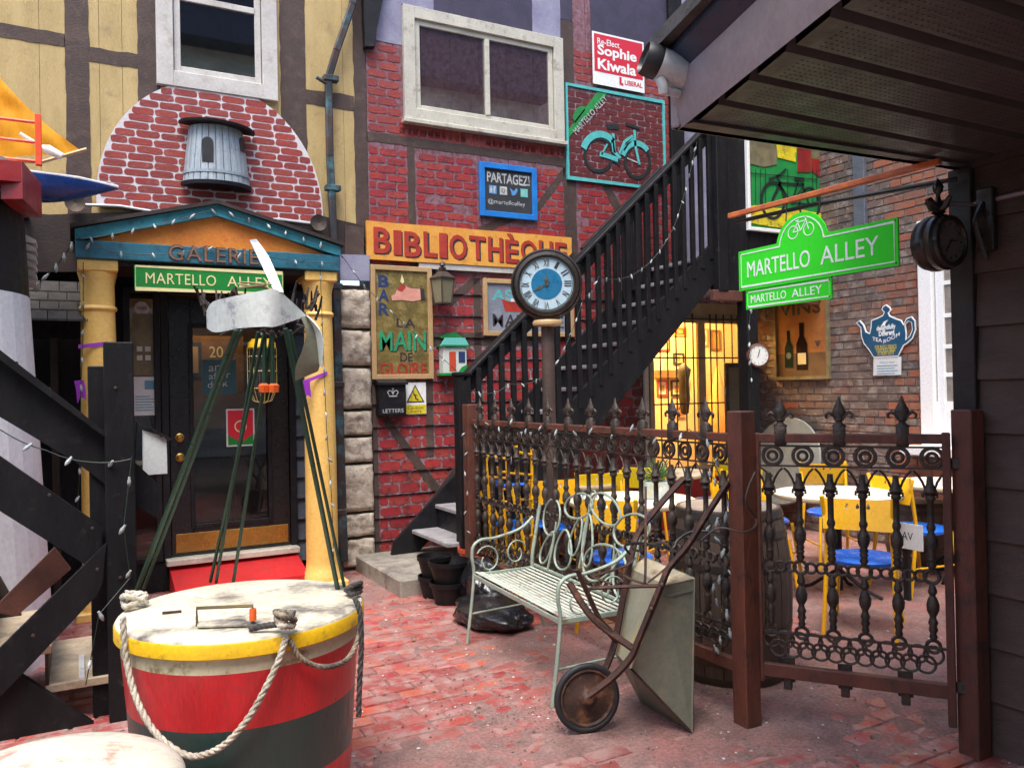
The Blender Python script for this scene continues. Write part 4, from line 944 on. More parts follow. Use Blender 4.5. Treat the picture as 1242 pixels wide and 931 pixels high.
B().tube([(cxl, -.38, zl+h_), (cxl, -.38, 2.50)], .007).build('stem', 'wire_black', Cl)

# ------------------------------------------------------------------ signs on the red wall
Bs = thing('library_sign', 'long orange board painted BIBLIOTHEQUE in red letters', 'sign', (1.2, -.05, 2.7))
B(PF(-.02)).plate(wob_poly(rect(.155, 2.735, 2.30, 3.075), .004, .2), 0, .03).build('board', 'orange_yellow', Bs)
B(PF(-.01)).plate(rect(.65, 2.68, 2.29, 2.733), 0, .03).build('ledge', 'white_paint', Bs)
word = 'BIBLIOTHÈQUE'; xa = .215; xb = 2.235
cells = []; wds = [.9, .42, .9, .72, .42, 1.0, .95, .9, .8, 1.0, .9, .75]; tot = sum(wds)+.16*11; x = xa; rr = random.Random(6)
for ch, w in zip(word, wds):
    ww = (xb-xa)*w/tot; z0 = 2.785+rr.uniform(-.01, .008); z1 = z0+.225+rr.uniform(-.008, .012) + (.055 if ch == 'È' else 0)
    if ch == 'Q': z0 -= .02
    for k, (m_, dx, yy, bd) in enumerate((('letter_dark', .013, -.0505, .035), ('letter_red', 0, -.053, .02))):
        b = B(PF(yy)); text(b, ch, x+dx, z0-dx*.8, x+ww+dx, z1-dx*.8, .0015, .0025, bold=bd, wob=.002); b.build('letter', m_, Bs)
    x += ww+(xb-xa)*.16/tot
xq = xb+.02; B(PF(-.053)).ribbon([(xq-.0, 2.86), (xq+.035, 2.90), (xq+.05, 2.84)], .02, 0, .002).build('letter', 'letter_dark', Bs)

def framed(name, lb, cat, x0, z0, x1, z1, fw_, fm, bm_, Y, th=.03, group=None):
    t_ = thing(name, lb, cat, ((x0+x1)/2, Y, z0), 0, group)
    b = B(PF(Y)); b.box(x0, z0, 0, x0+fw_, z1, th, .004); b.box(x1-fw_, z0, 0, x1, z1, th, .004); b.box(x0+fw_, z1-fw_, 0, x1-fw_, z1, th, .004); b.box(x0+fw_, z0, 0, x1-fw_, z0+fw_, th, .004)
    b.build('frame', fm, t_); B(PF(Y)).plate(rect(x0+fw_*.8, z0+fw_*.8, x1-fw_*.8, z1-fw_*.8), 0, th*.4).build('board', bm_, t_); return t_
Y0 = -.015
bx0, bx1, bz0, bz1 = .185, .775, 1.665, 2.69
t_ = framed('bar_sign', 'tall gold painted pub sign with a pointing hand above the letter box', 'sign', bx0, bz0, bx1, bz1, .045, 'pine_frame', 'gold_board', Y0)
yy = Y0-.0125
for i, ch in enumerate('BAR'):
    b = B(PF(yy)); text(b, ch, bx0+.075, bz1-.20-i*.125, bx0+.175, bz1-.09-i*.125, .0015, bold=.03, wob=.002); b.build('letter', 'navy_paint', t_)
b = B(PF(yy)); text(b, 'LA', bx0+.24, bz1-.555, bx0+.42, bz1-.475, .0015, bold=.012, spacing=1.3, wob=.003); b.build('lettering', 'letter_dark', t_)
b = B(PF(yy)); text(b, 'MAIN', bx0+.083, bz1-.775, bx0+.535, bz1-.60, .001, bold=.012, wob=.004); b.build('lettering', 'letter_dark', t_)
b = B(PF(yy-.002)); text(b, 'MAIN', bx0+.075, bz1-.765, bx0+.525, bz1-.59, .0015, bold=.012, wob=.004); b.build('lettering', 'green_letter', t_)
b = B(PF(yy)); text(b, 'DE', bx0+.27, bz1-.865, bx0+.39, bz1-.785, .0015, bold=.012, wob=.003); b.build('lettering', 'letter_dark', t_)
b = B(PF(yy-.002)); text(b, 'GLOIRE', bx0+.075, bz1-.985, bx0+.525, bz1-.875, .0015, bold=.012, wob=.004); b.build('lettering', 'letter_red', t_)
hand = yl(0, (479, 352), (487, 346), (497, 350), (510, 351), (512, 363), (500, 366), (486, 364), (474, 365), (473, 359), (478, 357))
b = B(PF(yy)); b.plate([(x, z) for x, z in [(p[0]+(p[0]-.48)*.04, p[1]+(p[1]-2.4)*.04) for p in hand]], 0, .001); b.build('hand_outline', 'letter_dark', t_)
B(PF(yy-.002)).plate(hand, 0, .001).build('hand', 'skin_paint', t_)
B(PF(yy-.003)).plate(yl(0, (508, 350), (513, 351), (514, 364), (509, 364)), 0, .0015).build('cuff', 'letter_dark', t_)
B(PF(yy-.003)).plate(yl(0, (480, 352), (487, 344), (491, 349), (486, 354)), 0, .0015).build('thumb_nail', 'letter_red', t_)
B(PF(yy-.003)).plate(yl(0, (484, 342), (486, 333), (489, 342), (487, 345)), 0, .001).build('flame', 'sign_cream', t_)
# carriage lantern, right of the bar sign
a = onY(537, 352, -.12)
t_ = thing('wall_lantern', 'grey carriage lantern right of the bar sign', 'lantern', (a.x, -.12, a.z-.12))
for z0, z1, r0_, r1_, nm, mm in ((-.13, -.115, .075, .075, 'base', 'hoop_iron'), (-.115, .10, .062, .088, 'glass', 'lamp_glass'), (.10, .115, .10, .10, 'rim', 'hoop_iron'), (.115, .17, .098, .035, 'hood', 'hoop_iron'), (.17, .21, .022, .03, 'neck', 'hoop_iron')):
    B(Matrix.Translation((a.x, -.12, a.z)) @ Matrix.Rotation(PI/4+.3, 4, 'Z')).lathe([(r0_*1.2, z0), (r1_*1.2, z1)], (0, 0, 0), 4).build(nm, mm, t_)
for k in range(4):
    aa = PI/4+.3+k*PI/2; B().bar((a.x+.078*math.cos(aa), -.12+.078*math.sin(aa), a.z-.115), (a.x+.108*math.cos(aa), -.12+.108*math.sin(aa), a.z+.1), .012, .012).build('corner_bar', 'hoop_iron', t_)
B().lathe([(0, .21), (.03, .225), (.025, .25), (0, .275)], (a.x, -.12, a.z), 10).build('finial', 'hoop_iron', t_, 50)
B().box(a.x-.03, -.1, a.z+.1, a.x+.03, -.0, a.z+.2, .005).build('wall_bracket', 'hoop_iron', t_)
# small house model on wall
a = onY(533, 412, -.1); c = onY(566, 455, -.1)
t_ = thing('letterbox_house', 'small model house with blue roof and red door on the red wall', 'wall box', ((a.x+c.x)/2, -.1, c.z))
B(PF(-.01)).box(a.x+.03, c.z+.02, 0, c.x, a.z-.05, .10, .004).build('box', 'house_white', t_)
b = B(PF(-.0)); b.plate([(a.x, a.z-.055), (c.x+.02, a.z-.055), (c.x-.02, a.z+.02), (a.x+.05, a.z+.02)], .11, .125); b.build('roof', 'icon_teal', t_)
B(PF(-.0)).box(a.x+.01, a.z-.06, 0, c.x+.02, a.z-.045, .13).build('eave', 'mural_green', t_)
B(PF(-.11)).plate(wob_poly([(a.x+.05, c.z+.1*2.6), (c.x-.01, c.z+.26), (c.x-.02, c.z+.31), (a.x+.06, c.z+.31)], .003, .02), 0, .003).build('name_board', 'sign_blue', t_)
B(PF(-.11)).plate(rect(a.x+.09, c.z+.04, a.x+.155, c.z+.22), 0, .004).build('door', 'pot_red', t_)
B(PF(-.11)).plate(rect(a.x+.185, c.z+.12, a.x+.25, c.z+.22), 0, .004).build('window', 'navy_paint', t_)
B(PF(-.11)).plate(wob_poly([(a.x+.16, c.z+.02), (c.x, c.z+.02), (c.x, c.z+.10), (a.x+.22, c.z+.08)], .012, .02), 0, .005).build('bush', 'mural_green', t_)
B(PF(-.0)).box(a.x, c.z, 0, c.x+.03, c.z+.02, .13).build('base', 'mural_green', t_)
B(PF(0)).plate(wob_poly([(a.x+.04, a.z+.02), (a.x+.1, a.z+.06), (c.x-.08, a.z+.08), (c.x, a.z+.03), (c.x, a.z-.02)], .01, .03), 0, .03).build('hill', 'mural_green', t_)
# association maritime sign
ax0, az0, ax1, az1 = 1.30, 2.07, 2.32, 2.62
t_ = framed('maritime_sign', 'grey sign with a red boat and hand painted letters behind the round clock', 'sign', ax0, az0, ax1, az1, .045, 'pine_frame', 'grey_canvas', Y0)
b = B(PF(yy)); text(b, 'ASSOC', ax0+.1, az1-.21, ax0+.72, az1-.10, .001, bold=.012, wob=.004); b.build('lettering', 'cyan_paint', t_)
b = B(PF(yy)); text(b, 'MARITIME', ax0+.1, az0+.09, ax0+.9, az0+.21, .001, bold=.002, wob=.004); b.build('lettering', 'letter_dark', t_)
B(PF(yy)).plate([(ax0+.2, az0+.36), (ax0+.24, az0+.24), (ax0+.75, az0+.24), (ax0+.8, az0+.34), (ax0+.3, az0+.335)], 0, .0015).build('boat', 'letter_red', t_)
B(PF(yy-.002)).ribbon([(ax0+.3, az0+.35), (ax0+.7, az0+.36)], .03, 0, .001).build('sailcloth', 'poster_white', t_)
# letter box and caution sign
lx0, lx1, lz0, lz1 = .222, .475, 1.34, 1.665
t_ = thing('letter_box', 'black wall letter box with crown and the word LETTERS', 'letter box', ((lx0+lx1)/2, -.12, lz0))
B(PF(0)).box(lx0, lz0, 0, lx1, lz1-.04, .11, .008).build('box', 'black_paint', t_)
b = B(); b.add([(lx0-.012, .0, lz1+.02), (lx1+.012, 0, lz1+.02), (lx1+.012, -.13, lz1-.03), (lx0-.012, -.13, lz1-.03), (lx0-.012, .0, lz1-.04), (lx1+.012, 0, lz1-.04), (lx1+.012, -.13, lz1-.05), (lx0-.012, -.13, lz1-.05)], [(0, 1, 2, 3), (4, 5, 6, 7), (0, 1, 5, 4), (1, 2, 6, 5), (2, 3, 7, 6), (3, 0, 4, 7)]); b.build('lid', 'black_paint', t_)
b = B(PF(-.111)); text(b, 'LETTERS', lx0+.03, lz0+.028, lx1-.03, lz0+.062, .002); b.build('lettering', 'chalk', t_)
b = B(PF(-.111)); cxx = (lx0+lx1)/2; cz = lz0+.20
b.ribbon([(cxx-.038, cz-.025), (cxx+.038, cz-.025)], .009, 0, .002); b.ribbon([(cxx-.035, cz-.015), (cxx-.05, cz+.01), (cxx-.035, cz+.026), (cxx-.012, cz+.018), (cxx, cz-.012)], .007, 0, .002); b.ribbon([(cxx+.035, cz-.015), (cxx+.05, cz+.01), (cxx+.035, cz+.026), (cxx+.012, cz+.018), (cxx, cz-.012)], .007, 0, .002); b.ribbon([(cxx, cz-.015), (cxx, cz+.03)], .006, 0, .002); b.ribbon([(cxx-.01, cz+.037), (cxx+.01, cz+.037)], .008, 0, .002); b.ribbon([(cxx, cz+.028), (cxx, cz+.048)], .007, 0, .002)
b.build('crown', 'chalk', t_)
t_ = thing('caution_sign', 'white caution stairs sign with yellow warning triangle', 'sign', (.595, -.02, 1.35))
cx0, cx1, cz0, cz1 = .488, .700, 1.345, 1.635
B(PF(-.018)).plate(rect(cx0, cz0, cx1, cz1), 0, .006).build('board', 'sign_white', t_)
B(PF(-.025)).plate(rect(cx0+.004, cz0+.004, cx1-.004, cz0+.085), 0, .001).build('band', 'mural_yellow', t_)
mx_ = (cx0+cx1)/2; B(PF(-.025)).plate([(mx_-.088, cz0+.108), (mx_+.088, cz0+.108), (mx_, cz1-.02)], 0, .001).build('triangle', 'letter_dark', t_)
B(PF(-.0265)).plate([(mx_-.070, cz0+.118), (mx_+.070, cz0+.118), (mx_, cz1-.041)], 0, .001).build('triangle', 'mural_yellow', t_)
b = B(PF(-.028)); b.ribbon([(mx_-.02, cz0+.19), (mx_, cz0+.165), (mx_+.005, cz0+.14), (mx_+.03, cz0+.13)], .012, 0, .001); b.ribbon([(mx_-.012, cz0+.18), (mx_+.02, cz0+.17)], .006, 0, .001); b.plate(circ(mx_-.025, cz0+.205, .008, 8), 0, .001); b.build('falling_figure', 'letter_dark', t_)
b = B(PF(-.0265)); text(b, 'Caution', cx0+.03, cz0+.046, cx1-.03, cz0+.075, .0, .0005); text(b, 'stairs', cx0+.055, cz0+.014, cx1-.05, cz0+.04, .0, .0005); b.build('lettering', 'letter_dark', t_)
# partagez board
t_ = framed('chalk_sign', 'blue framed chalkboard reading PARTAGEZ above the orange board', 'sign', 1.285, 3.215, 1.915, 3.735, .055, 'sign_blue', 'chalk_black', -.012, .035)
yy = -.012-.0145; px0, pz1 = 1.285, 3.735
b = B(PF(yy)); text(b, 'PARTAGEZ!', px0+.085, pz1-.185, px0+.555, pz1-.085, .0, .001, bold=.018, wob=.003); b.build('lettering', 'chalk', t_)
for k, (m_) in enumerate(('icon_blue', 'chalk', 'icon_blue', 'icon_teal')):
    xx = px0+.105+k*.115
    if k == 2: B(PF(yy)).plate([(xx, pz1-.27), (xx+.02, pz1-.28), (xx-.005, pz1-.22), (xx+.04, pz1-.25), (xx+.07, pz1-.215), (xx+.085, pz1-.235), (xx+.06, pz1-.28), (xx+.03, pz1-.295)], 0, .001).build('bird_icon', m_, t_)
    else: B(PF(yy)).plate(rect(xx, pz1-.295, xx+.08, pz1-.215), 0, .001).build('icon', m_, t_)
    if k == 0:
        b = B(PF(yy-.0015)); text(b, 'f', xx+.045, pz1-.285, xx+.07, pz1-.22, 0, .0005, bold=.03); b.plate([(xx+.004, pz1-.285), (xx+.03, pz1-.285), (xx+.034, pz1-.25), (xx+.018, pz1-.225), (xx+.012, pz1-.25), (xx+.004, pz1-.255)], 0, .0005); b.build('icon_mark', 'chalk', t_)
    if k in (1, 3): B(PF(yy-.0015)).ribbon(circ(xx+.04, pz1-.255, .017, 14), .006, 0, .0005, True).build('icon_mark', 'chalk_black' if k == 1 else 'chalk', t_)
b = B(PF(yy)); text(b, '@martelloalley', px0+.09, pz1-.40, px0+.50, pz1-.345, 0, .0005, wob=.002); b.build('lettering', 'chalk', t_)
# bicycle painting
t_ = thing('bicycle_mural', 'dark brick picture of a turquoise bicycle in a thin teal frame', 'picture', (2.9, -.02, 3.68))
x0, z0, x1, z1 = bike
B(PF(-.008)).plate(rect(x0+.01, z0+.01, x1-.01, z1-.01), 0, .01).build('board', 'mural_red' if False else 'mortar_lap', t_)
rr = random.Random(9); z = z0+.05; r_ = 0; its = []
while z < z1-.04:
    x = x0+.03-(.08 if r_ % 2 else 0)
    while x < x1-.03:
        a_, c_ = max(x, x0+.03), min(x+.165, x1-.03)
        if c_-a_ > .03: its.append(PF(-.0185) @ Matrix.Translation(((a_+c_)/2, z, 0)) @ Matrix.Diagonal((c_-a_, .055, .002, 1)))
        x += .175
    z += .064; r_ += 1
for i, m in enumerate(its): link('painted_brick', DRK[i % 8], t_, m)
B(PF(-.012)).ribbon(rect(x0+.012, z0+.012, x1-.012, z1-.012), .028, 0, .02, True).build('frame', 'cyan_paint', t_)
YB = -.024
L = lambda *p: yl(-.02, *p)
def strokes(t_, lst, plane, YY, toL, name='stroke'):
    for pts, w, m_, cl in lst: B(plane(YY)).ribbon(toL(*pts), w, 0, .0025, cl).build(name, m_, t_)
def ell(cx, cy, rx, ry, a0=0, a1=360, n=20): return [(cx+rx*math.cos(math.radians(a0+(a1-a0)*i/n)), cy+ry*math.sin(math.radians(a0+(a1-a0)*i/n))) for i in range(n+(0 if a1-a0 >= 360 else 1))]
strokes(t_, [(ell(726, 188, 17, 20), .035, 'mural_black', True), (ell(773, 196, 15, 20), .035, 'mural_black', True)], PF, YB, L, 'tyre')
strokes(t_, [(ell(727, 189, 21, 26, 200, 320, 12), .07, 'cyan_paint', False), (ell(771, 199, 18, 25, 205, 320, 12), .06, 'cyan_paint', False), ([(742, 170), (744, 184), (752, 192)], .035, 'cyan_paint', False), ([(743, 162), (745, 186)], .03, 'cyan_paint', False),
              ([(727, 187), (735, 189), (749, 194)], .05, 'cyan_paint', False), ([(751, 187), (757, 172), (767, 165)], .03, 'cyan_paint', False), ([(756, 183), (761, 175), (768, 168)], .02, 'cyan_paint', False), ([(769, 158), (770, 177), (775, 200)], .03, 'cyan_paint', False),
              ([(736, 175), (729, 188)], .018, 'cyan_paint', False), ([(760, 192), (774, 198)], .012, 'chalk', False)], PF, YB-.003, L, 'bicycle_frame')
strokes(t_, [([(736, 154), (750, 154)], .05, 'mural_black', False), ([(759, 151), (775, 156)], .03, 'mural_black', False), ([(741, 192), (752, 199)], .05, 'mural_black', False)], PF, YB-.002, L, 'saddle')
B(PF(YB)).plate(L((687, 160), (724, 112), (737, 113), (687, 170)), 0, .003).build('banner', 'mural_green', t_)
B(PF(YB)).plate(L((694, 143), (697, 134), (703, 129), (709, 130), (709, 134), (697, 150)), 0, .003).build('banner_arch', 'mural_green', t_)
pa, pb = L((688, 160))[0], L((731, 112))[0]
ang = math.atan2(pb[1]-pa[1], pb[0]-pa[0]); ln = math.hypot(pb[0]-pa[0], pb[1]-pa[1])
b = B(PF(YB-.004)); text(b, 'MARTELLO ALLEY', .03, -.075, ln-.04, -.01, 0, .001, M=Matrix.Translation((pa[0]+.03, pa[1]+.01, 0)) @ Matrix.Rotation(ang, 4, 'Z')); b.build('lettering', 'chalk', t_)
# election sign
t_ = thing('election_sign', 'red and white election sign reading Sophie Kiwala high on the wall', 'sign', (2.93, -.06, 4.69))
ex0, ez0, ex1, ez1 = 2.61, 4.69, 3.27, 5.235
Y_ = -.035
B(PF(Y_)).plate(rect(ex0, ez0, ex1, ez1), 0, .006).build('board', 'sign_white', t_)
B(PF(Y_-.007)).plate(rect(ex0+.02, ez0+.135, ex1-.02, ez1-.02), 0, .001).build('field', 'election_red', t_)
b = B(PF(Y_-.0095)); text(b, 'Re-Elect', ex0+.06, ez1-.125, ex0+.34, ez1-.06, 0, .0005, bold=.01); text(b, 'Sophie', ex0+.06, ez1-.265, ex0+.56, ez1-.125, 0, .0005, bold=.03); text(b, 'Kiwala', ex0+.06, ez1-.385, ex0+.55, ez1-.27, 0, .0005, bold=.03); b.build('lettering', 'sign_white', t_)
b = B(PF(Y_-.008)); text(b, 'LIBERAL', ex0+.40, ez0+.05, ex1-.03, ez0+.10, 0, .0005, bold=.02); b.ribbon([(ex0+.345, ez0+.12), (ex0+.345, ez0+.05), (ex0+.38, ez0+.05)], .028, 0, .0008); b.build('lettering', 'election_red', t_)
# black corner trim and recess by the landing
t_ = thing('corner_post', 'black corner board where the red wall ends above the stairs', 'post', (3.75, -.05, 0)); B().box(3.62, -.05, 2.6, 3.80, .3, 6.2, .005).build('board', 'black_wood', t_)
t_ = thing('landing_wall', 'pale grey wall strip at the head of the black stairs', 'wall', (4.2, .05, 2.8)); B().box(3.8, .1, 2.6, 4.66, .3, 6.2).build('board', 'lilac_wall', t_)

# ------------------------------------------------------------------ black stairs
St = thing('black_staircase', 'black wooden staircase climbing the red wall to the right', 'staircase', (.8, -.6, .13))
oi, oo = -.22, -1.05   # wall side and outer side
RZ, RN = .2045, .2245
def zn(s): return .33+(s-.48)*RZ/RN
for k in range(13):
    s_ = .48+k*RN; z = .13+RZ*(k+1)
    B().box(s_-.02, oo+.04, z-.035, s_+RN+.02, oi-.0, z, .006).build('tread', 'grey_tread' if k < 3 else 'grey_tread', St)
    if k: B().box(s_+.0, oo+.05, z-RZ, s_+.02, oi-.01, z-.036).build('riser', 'black_paint', St)
def sloped(s0, s1, dz0, dz1, ya, yb, name, m_, ch=.005):
    b = B(); b.plate([(s0, zn(s0)+dz0), (s1, zn(s1)+dz0), (s1, zn(s1)+dz1), (s0, zn(s0)+dz1)], 0, abs(yb-ya), PF(max(ya, yb))); return b.build(name, m_, St)
b = B(PF(oi+.04)); b.plate([(.27, .13), (.52, .13), (3.35, zn(3.35)-.33), (3.35, zn(3.35)+.10), (.30, zn(.30)+.08)], 0, .04); b.build('stringer', 'black_paint', St)
b = B(PF(oo+.04)); b.plate([(.62, .13), (.80, .13), (3.35, zn(3.35)-.33), (3.35, zn(3.35)+.06), (.62, zn(.62)+.06)], 0, .045); b.build('stringer', 'black_wood', St)
b = B(PF(oi+.055)); b.plate([(.32, zn(.30)+.02), (.36, zn(.30)-.03), (1.0, zn(1.0)+.10), (1.0, zn(1.0)+.16)], 0, .01); b.build('skirt_trim', 'timber_paint', St)
def rz(s): return 1.60+(s-.66)*.91
NW = onY(562, 455, -1.0)
B().box(.56, -1.06, .13, .67, -.95, 1.67, .008).build('newel_post', 'black_wood', St)
B().box(.55, -1.07, 1.67, .68, -.94, 1.70, .006).build('newel_cap', 'black_wood', St)
b = B(); b.bar((.62, -1.0, rz(.62)+.0), (3.32, -1.0, rz(3.32)+.0), .045, .13, .008, ext=0); b.build('handrail', 'black_wood', St)
b = B(); b.bar((.60, -1.0, rz(.60)+.085), (3.34, -1.0, rz(3.34)+.085), .12, .035, .008); b.build('rail_cap', 'black_wood', St)
balm = B().box(-.021, -.02, 0, .021, .02, 1, .003).mesh('baluster', 'black_wood')
s_ = .74; k = 0
while s_ < 3.3:
    za = zn(s_)+.02; zb_ = rz(s_)+.02
    link('baluster', balm, St, Matrix.Translation((s_, -1.045, za-.1)) @ Matrix.Diagonal((1, 1, zb_-za+.1+.04, 1)))
    link('baluster', balm, St, Matrix.Translation((s_, oi-.02+.0, zn(s_))) @ Matrix.Diagonal((.8, .8, .9, 1))) if s_ > 2.35 else None
    s_ += .1085; k += 1
b = B(); b.bar((2.3, oi-.02, zn(2.3)+.93), (3.3, oi-.02, zn(3.3)+.93), .05, .05, .006); b.build('wall_rail', 'black_wood', St)
# landing
Ld = thing('stair_landing', 'black boarded landing at the top of the staircase', 'landing', (3.9, -.6, 0))
B().box(3.3, -1.05, 2.66, 4.62, -.06, 2.78, .006).build('deck', 'black_wood', Ld)
xx = 3.30
while xx < 4.60: B().box(xx, -1.10, 2.42, xx+.128, -1.065, 4.3, .004).build('board', 'black_wood', Ld); xx += .132
B().box(3.26, -1.13, 2.45, 3.38, -1.0, 4.1, .006).build('newel_post', 'black_wood', Ld)
B().box(3.56, -1.18, 0, 3.70, -1.04, 2.46, .006).build('post', 'black_wood', Ld)
B().box(3.2, -1.12, 2.36, 4.62, -1.06, 2.46, .005).build('beam', 'buoy_base' if False else 'brown_wood', Ld)
# thermometer dial on the post
a = onY(919, 431, -1.19)
t_ = thing('thermometer_dial', 'small round thermometer dial on the black landing post', 'thermometer', (a.x, -1.19, a.z-.1))
Mx = Matrix.Translation((a.x-.0, -1.18, a.z)) @ Matrix.Rotation(-.35, 4, 'Z') @ Matrix.Rotation(PI/2, 4, 'X')
B().lathe([(.105, 0), (.118, .02), (.115, .035), (.098, .042)], (0, 0, 0), 26, Mx, caps=False).build('rim', 'brown_wood', t_, 50)
B().lathe([(.0, .036), (.1, .036)], (0, 0, 0), 26, Mx).build('face', 'thermo_face', t_)
B(Mx).ribbon([(-.01, -.02), (.015, .06)], .006, .037, .04).build('needle', 'letter_dark', t_)
b = B(Mx)
for k in range(12): aa = 2*PI*k/12; b.ribbon([(.075*math.cos(aa), .075*math.sin(aa)), (.088*math.cos(aa), .088*math.sin(aa))], .004, .037, .039)
b.build('tick_marks', 'letter_dark', t_)
# green bicycle mural on the landing boards
mx0, mx1, mz1, mz0 = onY(904, 168, -1.12).x, onY(1016, 183, -1.12).x, 3.98, onY(904, 279, -1.12).z
mz1 = onY(904, 160, -1.12).z
t_ = thing('bicycle_painting', 'bright painting of a dark bicycle against a green fence over yellow ground', 'picture', ((mx0+mx1)/2, -1.12, mz0))
Ym = -1.125
window_frame(t_, mx0, mz0, mx1, mz1, .035, -1.102, .04, 'white_clean')
B(PF(-1.102)).plate(rect(mx0+.02, mz0+.02, mx1-.02, mz1-.02), 0, .02).build('board', 'mural_green', t_)
L = lambda *p: yl(Ym, *p)
for pts, m_ in (([(906, 251), (915, 249), (935, 252), (975, 255), (1012, 262), (1012, 287), (906, 270)], 'mural_yellow'), ([(906, 168), (941, 170), (942, 200), (925, 203), (906, 197)], 'mural_khaki'), ([(941, 172), (966, 177), (965, 197), (943, 191)], 'mural_yellow'),
                ([(967, 178), (983, 180), (983, 209), (967, 209)], 'mural_red'), ([(984, 192), (1013, 197), (1013, 262), (1000, 255), (994, 215), (984, 208)], 'mural_red'), ([(983, 180), (1013, 184), (1013, 197), (984, 192)], 'mural_khaki')):
    B(PF(Ym)).plate(wob_poly(L(*pts), .006, .04), 0, .004).build('paint_field', m_, t_)
strokes(t_, [(ell(937, 243, 14, 22), .03, 'mural_black', True), (ell(981, 248, 12, 20), .025, 'mural_black', True), ([(942, 213), (946, 222), (936, 243)], .025, 'mural_black', False), ([(944, 222), (975, 224), (960, 246), (946, 226)], .022, 'mural_black', False),
              ([(932, 218), (946, 212), (953, 205)], .022, 'mural_black', False), ([(963, 217), (975, 218)], .03, 'mural_black', False), ([(968, 218), (960, 246), (981, 248), (972, 222)], .018, 'mural_black', False)] +
             [([(x, 205), (x, 248)], .005, 'mural_black', False) for x in (910, 916, 922, 928, 955, 985, 990)] + [([(906, 210), (945, 213), (990, 218)], .008, 'mural_black', False)], PF, Ym-.005, L, 'bicycle_stroke')

# ------------------------------------------------------------------ concrete landing pad and pots
t_ = thing('concrete_pad', 'worn concrete pad at the foot of the black stairs', 'step', (.6, -.55, 0)); t_['kind'] = 'structure'; del t_['category']
b = B(); b.box(.0, -1.16, -.05, 1.35, -.02, .13, .012); b.build('slab', 'concrete', t_)

# ------------------------------------------------------------------ old brick side wall (plane X = 4.66)
Ow = thing('old_brick_wall', 'old grey and orange brick side wall of the tea room', 'wall', (4.75, -2, 0))
SX = 4.66
B().box(SX+.012, -4.6, 0, SX+.35, 0.01, 6.2).build('backing_wall', 'old_mortar', Ow)
OB = [unit_brick('brick', 'old_brick', .02, .05, k) for k in range(6)]; OO = [unit_brick('brick', 'old_brick_orange', .02, .05, 10+k) for k in range(6)]
wy0, wy1, wz0, wz1 = 2.235, 3.35, .95, 3.0   # local x = -Y
MS = PS(SX)
skv = [(wy0, wz0, wy1, wz1)]
its = []; ito = []; rr = random.Random(12); z = .06; row = 0
while z < 4.6:
    x = .02-(.11 if row % 2 else 0)
    while x < 4.5:
        w = .205 if row % 5 else .1; a_, c_ = max(x, .0), min(x+w, 4.5)
        for l, r in (((a_, min(c_, wy0)), (max(a_, wy1), c_)) if z > wz0-.03 and z < wz1+.03 else ((a_, c_),)):
            if r-l > .03:
                m = MS @ Matrix.Translation(((l+r)/2, z+rr.uniform(-.002, .002), rr.uniform(-.002, .003))) @ Matrix.Diagonal((r-l, .062*rr.uniform(.94, 1.03), .02, 1))
                org = (l+r)/2 > 1.85 and rr.random() < (.75 if 1.95 < (l+r)/2 < 2.6 else .3) or rr.random() < .04
                (ito if org else its).append(m)
        x += w+.013
    z += .0745; row += 1
vis = lambda m: 1.0 < m.translation.z < 3.9 and m.translation.y > -2.3
def fld(parent, meshes, items, lim, matn):
    v = [m for m in items if vis(m)]; h = [m for m in items if not vis(m)]; v.sort(key=lambda m: (m.translation-CAM).length)
    for i, m in enumerate(v[:lim]): link('brick', meshes[i % 6], parent, m)
    b = B()
    for i, m in enumerate(v[lim:]+h): me = meshes[i % 6]; b.add([q.co for q in me.vertices], [tuple(p.vertices) for p in me.polygons], m)
    b.build('brick_field', matn, parent, kind='stuff')
fld(Ow, OB, its, 220, 'old_brick'); fld(Ow, OO, ito, 78, 'old_brick_orange')
a = onX(1038, 220, SX); c = onX(1052, 220, SX)
t_ = thing('grey_pipe', 'flat grey downpipe on the old brick wall behind the green sign', 'pipe', (SX-.04, (a.y+c.y)/2, 2.6)); B().box(SX-.05, c.y, 2.75, SX, a.y, 5, .006).build('pipe', 'shake_grey', t_)
# white window
t_ = thing('tea_room_window', 'bright white sash window at the near end of the old brick wall', 'window', (SX, -2.8, .95))
b = B(MS); b.box(wy0, wz0, -.02, wy0+.13, wz1, .05, .004); b.box(wy1-.16, wz0, -.02, wy1, wz1, .05, .004); b.box(wy0+.13, wz1-.12, -.02, wy1-.16, wz1, .05, .004); b.build('frame', 'white_clean', t_)
b = B(MS); b.box(wy0+.145, wz0+.1, -.04, wy0+.215, wz1-.12, .015, .003); b.box(wy1-.27, wz0+.1, -.04, wy1-.2, wz1-.16, .0, .003)
for z_ in (1.605, 1.855, 2.13, 2.42, 2.7): b.box(wy0+.215, z_-.018, -.035, wy1-.27, z_+.018, .0, .002)
b.box(wy0+.13, wz0+.0, -.03, wy1-.16, 1.37, .012); b.build('sash', 'white_clean', t_)
b = B(MS); b.box(wy0+.50, 1.37, -.034, wy0+.52, wz1-.12, -.002); b.build('glazing_bar', 'white_clean', t_)
B(PS(SX)).plate(rect(wy0+.2, 1.37, wy1-.2, wz1-.12), -.03, -.026).build('pane', 'pane_glass', t_)
B().box(SX+.04, -wy1+.1, wz0, SX+.06, -wy0-.1, wz1).build('backing_sheet', 'navy_dark', t_)
B(MS).box(wy0-.12, wz0-.06, -.02, wy1+.1, wz0+.02, .20, .01).build('sill', 'white_clean', t_)
